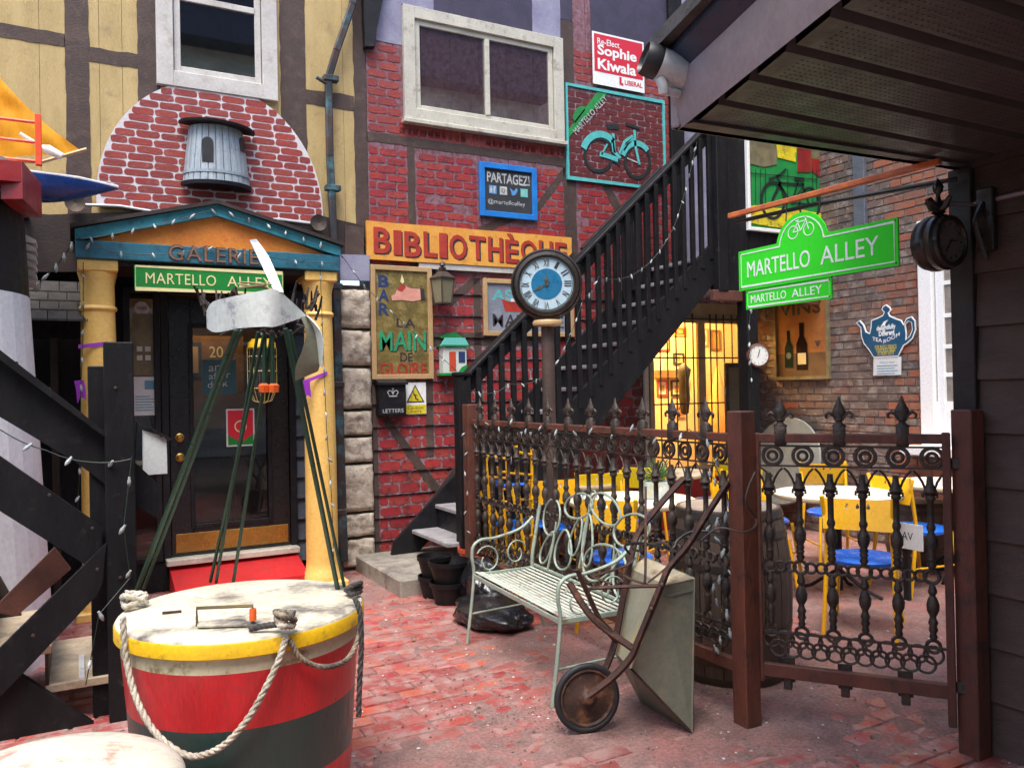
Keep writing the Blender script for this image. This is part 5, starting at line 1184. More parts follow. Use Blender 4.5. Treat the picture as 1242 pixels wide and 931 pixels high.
B(MS).plate(wob_poly([(wy0+.22, 1.37), (wy0+.42, 1.37), (wy0+.40, 1.45), (wy0+.33, 1.47), (wy0+.28, 1.42), (wy0+.22, 1.42)], .01, .03), -.022, -.018).build('cushion', 'icon_blue', t_)
# teapot sign
t_ = thing('teapot_sign', 'blue teapot shaped tea room sign on the old brick wall', 'sign', (SX-.03, -1.85, 1.85))
def T1(x, y): return (900+x/2.586, 180+y/2.586)
out_ = [(450, 489), (462, 497), (466, 507), (458, 516), (462, 524), (480, 532), (498, 538), (504, 552), (514, 532), (530, 526), (542, 540), (544, 568), (534, 596), (516, 612), (506, 618), (498, 634), (488, 652), (412, 656), (396, 632), (380, 612), (372, 590), (370, 562), (356, 546), (368, 539), (380, 552), (388, 574), (398, 580), (402, 560), (404, 538), (424, 530), (440, 522), (444, 514), (436, 506), (440, 495)]
hole = [(510, 552), (520, 542), (530, 546), (532, 568), (524, 588), (512, 600), (514, 580)]
TL = lambda pts, X=SX-.03: xl(X, *[T1(*p) for p in pts])
o_ = TL(out_); hl = TL(hole)
B(PS(SX-.012)).plate([o_, hl], 0, .012).build('edge', 'sign_white', t_)
ccx = sum(p[0] for p in o_)/len(o_); ccy = sum(p[1] for p in o_)/len(o_)
def inset(poly, d):
    n = len(poly); s_ = sum(poly[i-1][0]*poly[i][1]-poly[i][0]*poly[i-1][1] for i in range(n)); sg = 1 if s_ > 0 else -1; out = []
    for i in range(n):
        a, c = poly[i-1], poly[(i+1) % n]; dx, dy = c[0]-a[0], c[1]-a[1]; l = math.hypot(dx, dy) or 1; out.append((poly[i][0]-sg*dy/l*d, poly[i][1]+sg*dx/l*d))
    return out
B(PS(SX-.0245)).plate([inset(o_, .011), inset(hl, -.008)], 0, .001).build('body', 'teapot_blue', t_)
ta, tc = TL([(412, 545)])[0], TL([(490, 575)])[0]
zz = SX-.0265
def tl_(s_, a, c, m_, bold=0, slant=0): b = B(PS(zz)); text(b, s_, a[0], c[1], c[0], a[1], 0, .0005, bold=bold, slant=slant); b.build('lettering', m_, t_)
P2 = lambda x, y: TL([(x, y)])[0]
tl_('delightfully', P2(421, 557), P2(481, 572), 'sign_white', .03, .05); tl_('Different', P2(428, 573), P2(478, 586), 'sign_white', .03, .05)
b = B(PS(zz)); text(b, 'TEA', *P2(408, 602), *P2(438, 588), 0, .0005, bold=.005, slant=-.25); b.build('lettering', 'sign_white', t_); b = B(PS(zz)); text(b, 'ROOM', *P2(443, 612), *P2(494, 596), 0, .0005, bold=.005, slant=.35); b.build('lettering', 'sign_white', t_)
for i, s_ in enumerate(('FOR PATIO SERVICE', 'PLEASE PLACE ORDER', 'AT FRONT DOOR')): tl_(s_, P2(416+i*4, 618+i*10), P2(484-i*4, 626+i*10), 'mural_yellow')
B(PS(zz)).plate(TL([(436, 556), (444, 543), (458, 537), (450, 547), (447, 556)]), 0, .001).build('feather', 'sign_white', t_)
B(PS(SX-.015)).plate(TL([(410, 656), (497, 652), (496, 710), (409, 712)]), 0, .004).build('notice', 'poster_white', t_)
a = TL([(420, 664)])[0]; c = TL([(486, 704)])[0]
b = B(PS(SX-.02)); text(b, 'What is new?', a[0]+.03, a[1]-.035, c[0]-.03, a[1]-.01, 0, .0005)
for k in range(4): b.plate(rect(a[0], a[1]-.06-k*.025, c[0]-(.03 if k % 2 else 0), a[1]-.052-k*.025), 0, .0005)
b.build('lettering', 'poster_blue', t_)
# wines painting
VL = lambda *p: xl(SX-.03, *[T1(*q) for q in p])
va = VL((96, 485))[0]; vc = VL((274, 722))[0]
t_ = thing('wine_painting', 'orange painting of wine bottles headed VINS in a green frame', 'picture', (SX-.03, -(va[0]+vc[0])/2, vc[1]))
x0, z1 = va; x1, z0 = vc; z1 = z1+.20
b = B(MS); fw_ = .035; b.box(x0, z0, 0, x0+fw_, z1, .035); b.box(x1-fw_, z0, 0, x1, z1, .035); b.box(x0+fw_, z1-fw_, 0, x1-fw_, z1, .035); b.box(x0+fw_, z0, 0, x1-fw_, z0+fw_, .035); b.build('frame', 'bottle_green' if False else 'mural_khaki', t_)
B(MS).plate(rect(x0+.03, z0+.03, x1-.03, z1-.03), 0, .012).build('board', 'vins_ground', t_)
B(PS(SX-.013)).plate(rect(x0+.03, z0+.03, x1-.03, z0+.28), 0, .0015).build('table_area', 'vins_floor', t_)
b = B(PS(SX-.0145)); w_ = x1-x0; text(b, 'VINS', x0+.08, z1-.36, x1-.10, z1-.22, 0, .001, bold=.02, wob=.004); b.build('lettering', 'down_pipe', t_)
def bottle(cx, zb, h, r, m_): B(PS(SX-.0155)).plate([(cx-r, zb), (cx+r, zb), (cx+r, zb+h*.55), (cx+r*.4, zb+h*.72), (cx+r*.4, zb+h), (cx-r*.4, zb+h), (cx-r*.4, zb+h*.72), (cx-r, zb+h*.55)], 0, .002).build('bottle_motif', m_, t_)
bottle(x0+.20, z0+.13, .40, .055, 'bottle_green'); bottle(x0+.38, z0+.10, .50, .075, 'bottle_brown')
B(PS(SX-.018)).plate(rect(x0+.325, z0+.16, x0+.435, z0+.28), 0, .001).build('bottle_label', 'sign_cream', t_); B(PS(SX-.018)).plate(circ(x0+.20, z0+.26, .035, 12), 0, .001).build('bottle_label', 'down_pipe', t_)
B(PS(SX-.0155)).plate([(x0+.55, z0+.4), (x0+.63, z0+.4), (x0+.60, z0+.34), (x0+.58, z0+.34)], 0, .001).build('glass_motif', 'down_pipe', t_)
# courtyard far corner behind the gate
t_ = thing('grey_cover', 'grey round table top leaning low against the brick wall behind the gate', 'table top', (4.3, -1.6, 0))
gcv = onX(952, 545, 4.50)
B(Matrix.Translation((4.50, gcv.y, gcv.z-.12)) @ Matrix.Rotation(-1.35, 4, 'Y')).lathe([(.46, -.015), (.47, 0), (.46, .015), (0, .018)], (0, 0, 0), 30).build('disc', 'cover_grey', t_, 40)
# ------------------------------------------------------------------ dark house at the right and its canopy
H = thing('brown_house', 'dark brown lap-sided house corner beside the garden gate', 'house', (1.2, -6, 0))
B().box(1.225, -9, -.02, 2.7, -4.90, 2.75).build('wall', 'dark_brown', H)
z = .0
while z < 2.45:
    b = B(); b.add([(1.195, -9, z), (1.195, -4.90, z), (1.218, -4.90, z+.232), (1.218, -9, z+.232), (1.235, -9, z), (1.235, -4.90, z), (1.235, -4.90, z+.232), (1.235, -9, z+.232)], [(0, 1, 2, 3), (4, 5, 6, 7), (0, 1, 5, 4), (1, 2, 6, 5), (2, 3, 7, 6), (0, 3, 7, 4)])
    b.build('lap_board', 'wall_brown', H); z += .222
B().box(1.18, -4.90, 0, 1.30, -4.80, 2.45, .004).build('corner_board', 'dark_brown', H)
Cp = thing('canopy', 'brown metal eave canopy with perforated soffit jutting over the gate', 'canopy', (.5, -6, 2.46))
E0 = (-.262, -4.76); E1 = (1.26, -4.84); G0 = (-1.05, -7.35); G1 = (1.26, -7.35)
def edge_x(y): t = (y-E0[1])/(G0[1]-E0[1]); return E0[0]+(G0[0]-E0[0])*t
y = -4.80; k = 0
rr = random.Random(3)
pitch = .20
while y > -7.3:
    y2 = y-pitch; zc = 2.46
    # panel with a deep rib at each side
    b = B(); xe = edge_x(y)+.05; xe2 = edge_x(y2)+.05
    ya, yb_, yc, yd = y-.004, y-.026, y-.034, y2+.004
    def strip(b, q0, q1, z0, z1):
        b.add([(edge_x(q0)+.05, q0, z0), (1.22, q0, z0), (1.22, q1, z1), (edge_x(q1)+.05, q1, z1)], [(0, 1, 2, 3)])
    strip(b, y, yb_, zc+.03, zc+.03); strip(b, yb_, yc, zc+.03, zc); strip(b, yc, y2+.02, zc, zc+.004); strip(b, y2+.02, y2, zc+.004, zc+.03)
    b.build('soffit_panel', 'soffit_brown', Cp)
    b = B(); n = 0
    for j in range(6):
        yy_ = yc-.02-j*.022; xx = edge_x(yy_)+.12
        while xx < 1.18: b.add([(xx, yy_, zc-.0015), (xx+.011, yy_+.0, zc-.0015), (xx+.011, yy_-.004, zc-.0015), (xx, yy_-.004, zc-.0015)], [(0, 1, 2, 3)]); xx += .022
    if k < 8: o = b.build('perforations', 'perforation', Cp, kind='stuff')
    y = y2; k += 1
B().add([(edge_x(-4.8), -4.8, 2.50), (1.26, -4.8, 2.50), (1.26, -7.35, 2.50), (G0[0], -7.35, 2.50), (edge_x(-4.8), -4.8, 2.62), (1.26, -4.8, 2.62), (1.26, -7.35, 2.75), (G0[0], -7.35, 2.64)], [(0, 1, 2, 3), (4, 5, 6, 7), (0, 1, 5, 4), (2, 3, 7, 6)]).build('deck', 'dark_brown', Cp)
d_ = Vector((G0[0]-E0[0], G0[1]-E0[1], 0)).normalized(); nn = Vector((d_.y, -d_.x, 0))
if nn.x > 0: nn = -nn
def edge_board(za, zb_, off0, off1, name, m_, bulge=0):
    b = B(); vs = []; n = 14
    for i in range(n+1):
        t = i/n; p = Vector((E0[0], E0[1], 0)).lerp(Vector((G0[0], G0[1], 0)), t)
        wv = .004*noise.noise(Vector((t*7, za*5, 0)))
        for o_, z_ in ((off0, za), (off1+wv+bulge, (za+zb_)/2), (off1+wv, zb_), (off0-.03, zb_)): vs.append(p+nn*o_+Vector((0, 0, z_)))
    fs = []
    for i in range(n):
        for j in range(4): fs.append((i*4+j, i*4+(j+1) % 4, (i+1)*4+(j+1) % 4, (i+1)*4+j))
    fs += [(0, 1, 2, 3), (n*4, n*4+1, n*4+2, n*4+3)]
    b.add(vs, fs); return b.build(name, m_, Cp, 40)
edge_board(2.445, 2.62, .0, .014, 'fascia', 'brown_metal', .004)
edge_board(2.62, 2.73, .0, .055, 'gutter', 'gutter_navy', .0)
edge_board(2.73, 2.745, .02, .085, 'drip_edge', 'brown_metal', .0)
b = B(); b.bar((E0[0]-.02, -4.765, 2.535), (1.22, -4.845+.0, 2.535), .045, .17, .005, up=(0, 0, 1)); b.build('end_fascia', 'brown_metal', Cp)
b = B(); b.add([(E0[0]-.02, -4.75, 2.45), (1.2, -4.83, 2.45), (1.2, -4.90, 2.45), (E0[0], -4.84, 2.45), (E0[0]-.02, -4.75, 2.462), (1.2, -4.83, 2.462), (1.2, -4.90, 2.462), (E0[0], -4.84, 2.462)], [(0, 1, 2, 3), (4, 5, 6, 7), (0, 1, 5, 4), (1, 2, 6, 5), (2, 3, 7, 6), (0, 3, 7, 4)]); b.build('soffit_trim', 'soffit_brown', Cp)
# roof above canopy
b = B(); b.add([(E0[0]-.1, -4.72, 2.75), (2.8, -4.72, 3.2), (2.8, -9, 3.2), (-1.5, -9, 2.75), (E0[0]-.1, -4.72, 2.70), (2.8, -4.72, 3.15), (2.8, -9, 3.15), (-1.5, -9, 2.70)], [(0, 1, 2, 3), (4, 5, 6, 7), (0, 1, 5, 4), (1, 2, 6, 5), (2, 3, 7, 6), (0, 3, 7, 4)]); b.build('roof', 'roof_shingle', Cp)

# security camera on the fascia corner
t_ = thing('security_camera', 'silver security camera with black hood bracketed to the canopy corner', 'camera', (-.35, -4.9, 2.5))
dist = 2.72
c0 = at(787, 78, dist-.05); c1 = at(818, 82, dist+.20)
ax_ = (c1-c0).normalized(); 
def axM(p, ax):
    ax = Vector(ax).normalized(); x = ax.orthogonal().normalized(); y = ax.cross(x); return Matrix(((x.x, y.x, ax.x, p.x), (x.y, y.y, ax.y, p.y), (x.z, y.z, ax.z, p.z), (0, 0, 0, 1)))
cA = at(781, 70, 2.74); cB = at(836, 92, 2.77); Mx = axM(cA, cB-cA); L_ = (cB-cA).length
B(Mx).lathe([(.0, .012), (.046, .012), (.052, -.002), (.056, .012), (.056, .05), (.054, .055)], (0, 0, 0), 24).build('hood', 'camera_black', t_, 40)
B(Mx).lathe([(.054, .05), (.054, L_), (.046, L_+.01), (0, L_+.012)], (0, 0, 0), 24).build('housing', 'camera_silver', t_, 40)
B(Mx).lathe([(.0, .008), (.03, .008), (.03, .0125)], (0, 0, 0), 18).build('lens', 'tyre', t_, 40)
j0 = at(804, 103, 2.74); j1 = at(805, 113, 2.75); j2 = at(836, 118, 2.80)
B().tube([at(800, 95, 2.74), j0, j1], .018, 10).build('neck', 'camera_silver', t_, 40)
B().tube([j1+Vector((0, 0, .01)), at(820, 113, 2.77), at(833, 116, 2.81)], .014, 10, rad=[.015, .014, .026]).build('arm', 'camera_silver', t_, 40)
pf = at(838, 119, 2.79); B(axM(pf, nn)).lathe([(.052, -.006), (.052, .006), (.045, .01), (0, .012)], (0, 0, 0), 18).build('base_plate', 'camera_silver', t_, 40)

# orange rod, pipe and the two hanging green signs
XS = .90
t_ = thing('sign_rod', 'orange wooden rod holding the green Martello Alley sign', 'rod', (XS, -4.4, 2.43))
B().bar((XS, -3.775, 2.437), (XS+.04, -4.93, 2.433), .026, .026, .003).build('rod', 'orange_rod' if 'orange_rod' in MATS else 'pot_red', t_)
B().tube([(XS+.03, -3.80, 2.405), (XS+.05, -4.3, 2.395), (XS+.25, -4.86, 2.40)], .011).build('pipe', 'wire_black', t_)
def street_sign(name, lb, X, y0, y1, z0, z1, arch, txt_only=False):
    t_ = thing(name, lb, 'sign', (X, -(y0+y1)/2, z0)); M_ = PS(X)
    w, h = y1-y0, z1-z0; cx = y0+w*.445
    if arch:
        r = .155; pts = [(y0, z0), (y1, z0), (y1, z1), (cx+r*.93, z1)]+arc(cx, z1-.03, r, 12, 168, 22, r*.98)+[(cx-r*.93, z1), (y0, z1)]
    else: pts = rect(y0, z0, y1, z1)
    B(M_).plate(pts, 0, .008).build('board', 'sign_green', t_)
    i_ = .018
    if arch:
        r2 = r-.022; p2 = [(y0+i_, z0+i_), (y1-i_, z0+i_), (y1-i_, z1-i_), (cx+r2*.97, z1-i_)]+arc(cx, z1-.03, r2, 6, 174, 22, r2*.98)+[(cx-r2*.97, z1-i_), (y0+i_, z1-i_)]
    else: p2 = rect(y0+i_*.7, z0+i_*.7, y1-i_*.7, z1-i_*.7)
    B(M_).ribbon(p2, .005, .008, .0095, True).build('border', 'sign_white', t_)
    b = B(M_); text(b, 'MARTELLO', y0+w*.065, z0+h*.30, y0+w*.50, z0+h*.70, .0095, .0012, bold=0); b.build('lettering', 'sign_white', t_); b = B(M_); text(b, 'ALLEY', y0+w*.565, z0+h*.30, y1-w*.10, z0+h*.70, .0095, .0012, bold=0); b.build('lettering', 'sign_white', t_)
    if arch:
        b = B(M_); c_ = cx; zz_ = z1+.035
        for dx in (-.047, .047): b.ribbon(circ(c_+dx, zz_, .030, 20), .004, .008, .0095, True)
        F2 = [((-.047, 0), (-.018, .042)), ((-.018, .042), (.030, .046)), ((.030, .046), (.0, .002)), ((0, .002), (-.018, .042)), ((-.047, 0), (0, .002)), ((.047, 0), (.028, .058)), ((.022, .06), (.036, .062)), ((-.03, .052), (-.012, .052)), ((-.02, .05), (-.018, .042))]
        for a_, c__ in F2: b.ribbon([(c_+a_[0], zz_+a_[1]), (c_+c__[0], zz_+c__[1])], .004, .008, .0095)
        b.build('bicycle_emblem', 'sign_white', t_)
        for dy in (-.1, .1): B().tube([(X+.004, -(cx+dy), z1+.10), (X+.012, -(cx+dy), 2.425)], .003).build('hook', 'wire_black', t_)
    for yy_, zz_ in ((y0+.012, z0+.012), (y1-.012, z0+.012), (y1-.012, z1-.012), (y0+.012, z1-.012)): B(M_ @ Matrix.Translation((yy_, zz_, .008))).lathe([(.004, 0), (.003, .002), (0, .0025)], (0, 0, 0), 8).build('screw', 'hoop_iron', t_)
    return t_
street_sign('street_sign', 'large bright green Martello Alley sign with bicycle arch, nearer of the two', XS, 3.845, 4.768, 2.035, 2.237, True)
street_sign('street_sign', 'smaller green Martello Alley sign board hanging just below the large one', XS+.006, 3.885, 4.42, 1.935, 2.034, False)

# hanging double faced clock by the house corner
t_ = thing('hanging_clock', 'dark double-faced clock hanging from an iron bracket at the house corner', 'clock', (1.0, -4.87, 2.1))
hc = Vector((1.01, -4.87, 2.118))
for s_ in (1, -1):
    Mx = Matrix.Translation(hc) @ Matrix.Rotation(PI/2 if s_ > 0 else -PI/2, 4, 'X')
    B(Mx).lathe([(.108, .0), (.115, .01), (.115, .03), (.105, .038), (.108, .045), (.104, .058), (.088, .062), (.084, .05)], (0, 0, 0), 36, caps=False).build('case', 'dark_bronze', t_, 35)
    B(Mx).lathe([(0, .049), (.086, .049)], (0, 0, 0), 30).build('face', 'clock_dark_face', t_)
    b = B(Mx)
    for k in range(12): aa = 2*PI*k/12; b.ribbon([(.062*math.sin(aa), .062*math.cos(aa)), (.076*math.sin(aa), .076*math.cos(aa))], .006, .049, .050)
    b.build('numerals', 'dark_bronze', t_)
    b = B(Mx); b.ribbon([(-.01, 0), (.045, .004)], .006, .051, .052); b.ribbon([(.008, .01), (-.035, -.045)], .005, .0525, .0535); b.build('hands', 'dark_bronze', t_)
b = B(); b.lathe([(.012, .115), (.03, .125), (.012, .14), (.010, .155), (.02, .165), (.012, .175), (.008, .2), (.018, .212), (.022, .232), (.012, .252), (.0, .27)], tuple(hc), 12); b.build('finial', 'dark_bronze', t_, 50)
for s_ in (-1, 1):
    b = B(); b.tube([hc+Vector((0, 0, .125)), hc+Vector((s_*.03, 0, .15)), hc+Vector((s_*.055, 0, .175)), hc+Vector((s_*.075, 0, .17)), hc+Vector((s_*.07, 0, .155))], .01, 6, rad=[.012, .016, .012, .008, .004]); b.build('leaf_scroll', 'dark_bronze', t_, 50)
    b = B(); b.tube([hc+Vector((0, 0, .13)), hc+Vector((0, s_*.03, .15)), hc+Vector((0, s_*.05, .18)), hc+Vector((0, s_*.06, .175))], .01, 6, rad=[.012, .014, .01, .004]); b.build('leaf_scroll', 'dark_bronze', t_, 50)
B().tube([hc+Vector((.0, 0, .165)), (1.2, -4.90, 2.29), (1.19, -5.6, 2.30)], .012, 8).build('bracket_arm', 'brown_metal', t_, 50)
b = B(); b.box(1.165, -5.0, 2.08, 1.20, -4.93, 2.34, .005); b.tube(spline([(1.17, -4.96, 2.28), (1.13, -4.95, 2.2), (1.16, -4.95, 2.12), (1.18, -4.96, 2.05)]), .012, 6); b.build('wall_bracket', 'dark_bronze', t_)

# ------------------------------------------------------------------ cast iron fence and gate
def torus_mesh(R, r, seg=12, ts=4, sy=1, name='ring', Mx=None): return B(Matrix.Rotation(PI/2, 4, 'X')).ring((0, 0, 0), R, r, seg, ts, sy=sy).mesh(name, 'cast_iron', 60)
def baluster_mesh():
    b = B(); f = 1
    prof = [(.008, .46), (.014, .475), (.010, .49), (.016, .505), (.012, .52), (.017, .535), (.012, .55), (.010, .56), (.020, .585), (.022, .61), (.016, .635), (.009, .65), (.015, .66), (.015, .67), (.011, .68), (.011, .765),
            (.016, .775), (.011, .79), (.016, .80), (.012, .81), (.016, .82), (.012, .83), (.021, .855), (.022, .885), (.014, .905), (.010, .915), (.015, .93), (.015, .94), (.011, .95), (.011, 1.045), (.016, 1.05), (.018, 1.06), (.013, 1.07), (.024, 1.085), (.018, 1.10), (.012, 1.12), (.010, 1.15)]
    prof = [(r*1.22, z) for r, z in prof if z < .675 or z > .77] ; lo = [p for p in prof if p[1] < .70]; hi = [p for p in prof if p[1] > .75]
    b.lathe(lo+[(.009, .70)], (0, 0, 0), 7); b.lathe([(.009, .755)]+hi, (0, 0, 0), 7)
    M90 = Matrix.Rotation(PI/2, 4, 'X')
    b.ring((0, .435, 0), .026, .008, 12, 5, M90); b.ring((0, .728, 0), .028, .0085, 12, 5, M90)
    for s_ in (-1, 1):
        b.tube([(s_*.012, 0, 1.08), (s_*.028, 0, 1.125), (s_*.045, 0, 1.155), (s_*.062, 0, 1.172)], .005, 4)
        b.tube([(s_*.008, 0, 1.07), (s_*.028, 0, 1.075), (s_*.026, 0, 1.06)], .006, 4)
    return b.mesh('baluster', 'cast_iron', 50)
def finial_mesh():
    b = B()
    b.box(-.028, -.02, -.045, .028, .02, .055, .004)
    b.lathe([(.03, .05), (.032, .06), (.018, .07), (.014, .08), (.024, .088), (.018, .098), (.034, .125), (.028, .145), (.012, .18), (.006, .205), (.0, .215)], (0, 0, 0), 8, Matrix.Diagonal((1, .65, 1, 1)))
    for s_ in (-1, 1): b.tube([(s_*.01, 0, .085), (s_*.025, 0, .115), (s_*.045, 0, .128), (s_*.06, 0, .115), (s_*.058, 0, .098), (s_*.048, 0, .10)], .007, 5, rad=[.008, .010, .010, .008, .006, .005])
    b.tube([(0, -.018, .13), (0, -.026, .13)], .006, 5)
    return b.mesh('finial', 'cast_iron', 50)
BAL = baluster_mesh(); FIN = finial_mesh(); RNG = torus_mesh(.041, .0085, 18, 6); RN2 = torus_mesh(.019, .0078, 12, 5, name='ring'); LNK = torus_mesh(.0215, .007, 12, 5, name='chain_link'); SCL = torus_mesh(.0365, .0062, 14, 5, name='lattice_ring')
def iron_panel(t_, O, dirv, length, nb, off, fins, zoff=0, nfeet=()):
    d = Vector(dirv).normalized(); nrm = Vector((d.y, -d.x, 0))
    M0 = Matrix(((d.x, nrm.x, 0, O[0]), (d.y, nrm.y, 0, O[1]), (0, 0, 1, zoff), (0, 0, 0, 1)))
    sp = (length-2*off)/(nb-1) if nb > 1 else 1
    tr = lambda x, z, y=0: M0 @ Matrix.Translation((x, y, z))
    for k in range(nb): link('baluster', BAL, t_, tr(off+k*sp, 0))
    xr = off+.02-sp/2*0; n = nb
    for k in range(nb): link('scroll_ring', RNG, t_, tr(off+.02+k*sp*.985, 1.228)); link('inner_ring', RN2, t_, tr(off+.02+k*sp*.985, 1.228))
    for k in range(nb-1):
        for j in (1, 2): link('chain_link', LNK, t_, tr(off+(k+j/3)*sp, .728, .004*(1 if j == 1 else -1)))
    nl = int((length-.05)/.0585); lp_ = (length-.05)/nl
    for r in range(2):
        for k in range(nl-(r % 2)): link('lattice_ring', SCL, t_, tr(.025+lp_*(k+.5)+(r % 2)*lp_/2, .398-r*.040, .0+.003*r))
    for x in fins: link('finial', FIN, t_, tr(x, 1.315) @ Matrix.Diagonal((.92, .92, .84, 1)))
    B(M0).box(.0, -.018, 1.288, length, .018, 1.328, .004).build('top_rail', 'rust_post', t_)
    B(M0).box(.0, -.006, 1.268, length, .006, 1.276).build('band_bar', 'cast_iron', t_); B(M0).box(.0, -.006, 1.178, length, .006, 1.186).build('band_bar', 'cast_iron', t_)
    B(M0).box(.0, -.007, .424, length, .007, .434).build('lattice_bar', 'cast_iron', t_)
    B(M0).box(.0, -.018, .225, length, .018, .285, .004).build('bottom_rail', 'rust_post', t_)
    for x in nfeet: B(M0).box(x-.03, -.028, .20, x+.03, -.018, .31, .004).build('clamp', 'cast_iron', t_); B(M0).box(x-.018, -.034, .17, x+.018, .0, .225, .004).build('clamp', 'cast_iron', t_)
    return M0
Fe = thing('iron_fence', 'ornate cast iron fence between rust brown posts behind the bench', 'fence', (.55, -2.7, 0))
iron_panel(Fe, (.55, -1.33), (0, -1, 0), 2.80, 22, .06, [.13+.2495*k for k in range(11)])
B().box(.505, -4.235, -.02, .597, -4.145, 1.432, .005).build('post', 'rust_post', Fe)
B().box(.505, -1.33, .0, .60, -1.235, 1.445, .005).build('post', 'rust_post', Fe)
# second lower run of fence inside the near end, carrying cable loops
Gt = thing('iron_gate', 'half open cast iron garden gate between the rust brown posts', 'gate', (.6, -4.2, 0))
gd = Vector((1.045-.612, -4.80+4.215, 0)); 
M0 = iron_panel(Gt, (.612, -4.215), gd, .765, 6, .055, [.112, .36, .61], 0, (.12, .36, .60))
B(M0).box(-.012, -.02, .20, .02, .02, 1.33, .004).build('stile', 'rust_post', Gt); B(M0).box(.758, -.02, .11, .79, .02, 1.335, .004).build('stile', 'rust_post', Gt)
for z in (.25, 1.18): B(M0).box(.79, -.012, z, .86, .012, z+.05, .006).build('hinge', 'cast_iron', Gt)
B(M0).bar((-.01, -.025, 1.19), (.07, -.03, 1.13), .02, .006).build('latch', 'cast_iron', Gt)
t_ = thing('gate_post', 'square rust brown gate post against the dark house corner', 'post', (1.1, -4.88, 0)); B().box(1.092, -4.935, -.02, 1.180, -4.845, 1.43, .005).build('post', 'rust_post', t_)
t_ = thing('cable_loop', 'grey cable looped round the middle fence post at the gate', 'cable', (.55, -4.2, 1))
B().tube(spline([at(850, 655, 3.62), at(872, 640, 3.60), at(900, 645, 3.58), at(914, 640, 3.6), at(917, 628, 3.66), at(905, 610, 3.6), at(908, 590, 3.6), at(916, 572, 3.62)]), .005, 6).build('cable', 'hoop_iron', t_)

# round post clock
t_ = thing('post_clock', 'round black clock with blue dial on a post behind the fence', 'clock', (.75, -2.14, 0))
pc = onX(663, 345, .75); fc = (CAM-pc); fc.z = 0; fc.normalize(); R_ = 43.5*(pc-CAM).dot(FW)/FPX
Mx = axM(pc, fc)
# make the local y axis point up so that twelve is on top
z_ = fc; y_ = Vector((0, 0, 1)); x_ = y_.cross(z_).normalized(); Mx = Matrix(((x_.x, y_.x, z_.x, pc.x), (x_.y, y_.y, z_.y, pc.y), (x_.z, y_.z, z_.z, pc.z), (0, 0, 0, 1)))
B(Mx).lathe([(R_*.5, -.10), (R_*.92, -.09), (R_*.98, -.02), (R_, .0), (R_*.99, .02), (R_*.94, .035), (R_*.93, .028), (R_*.88, .045), (R_*.80, .05), (R_*.74, .025)], (0, 0, 0), 48, caps=False).build('case', 'dark_bronze', t_, 30)
B(Mx).lathe([(R_*.745, .024), (R_*.76, .035), (R_*.775, .034), (R_*.785, .05)], (0, 0, 0), 48, caps=False).build('bezel', 'brass_dull', t_, 30)
B(Mx).lathe([(0, .024), (R_*.75, .024)], (0, 0, 0), 40).build('dial', 'clock_white', t_)
B(Mx).lathe([(0, .026), (R_*.43, .026)], (0, 0, 0), 40).build('dial_centre', 'clock_blue', t_)
b = B(Mx); b.ribbon(circ(0, 0, R_*.715, 40), .004, .0245, .0265, True); num = ['XII', 'I', 'II', 'III', 'IV', 'V', 'VI', 'VII', 'VIII', 'IX', 'X', 'XI']
for k in range(12):
    aa = -2*PI*k/12; hh = R_*.20; ww = R_*(.05+.035*len(num[k]))
    text(b, num[k], -ww/2, R_*.49, ww/2, R_*.49+hh, .0265, .001, bold=.01, M=Matrix.Rotation(aa, 4, 'Z'))
b.build('numerals', 'chalk_black', t_)
def hand_(ang, L_, w, z): 
    c, s_ = math.cos(ang), math.sin(ang); r = lambda x, y: (x*c+y*s_, -x*s_+y*c)
    b.ribbon([r(0, -L_*.25), r(0, L_)], w*.45, z, z+.0015); b.plate([r(*q) for q in [(-w, L_*.45), (0, L_*.25), (w, L_*.45), (0, L_*.85)]], z+.0018, z+.003)
b = B(Mx); hand_(math.radians(243), R_*.44, .012, .028); hand_(math.radians(356), R_*.26, .016, .031); b.plate(circ(0, 0, .014, 12), .032, .036); b.build('hands', 'brass_dull', t_)
B(Mx).lathe([(R_*.80, .04), (R_*.4, .048), (0, .05)], (0, 0, 0), 36).build('glass', 'clear_glass', t_, 60)
B().lathe([(.045, 0), (.045, pc.z-R_-.02)], (pc.x, pc.y, 0), 14).build('pole', 'wall_brown', t_, 50)
B().lathe([(.045, 0), (.10, .01), (.105, .03), (.095, .045)], (pc.x, pc.y, pc.z-R_-.045), 20).build('collar', 'pine_frame', t_, 50)

# ------------------------------------------------------------------ tables, chairs, barrels in the court
def table(cx, cy, r, lb, top='table_white', z=.75):
    t_ = thing('cafe_table', lb, 'table', (cx, cy, 0), 0, 'round cafe tables in the court')
    B().lathe([(0, z-.03), (r-.01, z-.03), (r, z-.02)], (cx, cy, 0), 36).build('underside', 'table_rim', t_)
    B().lathe([(r, z-.03), (r+.003, z-.025), (r+.003, z-.004), (r, z)], (cx, cy, 0), 36, caps=False).build('rim', 'table_rim', t_, 40)
    B().lathe([(r+.001, z-.002), (r-.004, z+.001), (0, z+.001)], (cx, cy, 0), 36).build('top', top, t_)
    B().lathe([(.03, .04), (.025, z-.03)], (cx, cy, 0), 12).build('stem', 'black_paint', t_, 40)
    for k in range(4): a = k*PI/2+.4; B().tube([(cx+.02*math.cos(a), cy+.02*math.sin(a), .18), (cx+.2*math.cos(a), cy+.2*math.sin(a), .05), (cx+.3*math.cos(a), cy+.3*math.sin(a), .015)], .013).build('foot', 'black_paint', t_, 40)
    return t_
table(1.36, -2.235, .455, 'white round table with the flower pot in the middle of the court')
table(2.775, -2.84, .445, 'white round table behind the gate with a yellow chair before it')
table(3.92, -2.95, .42, 'white round table below the white window at the right')
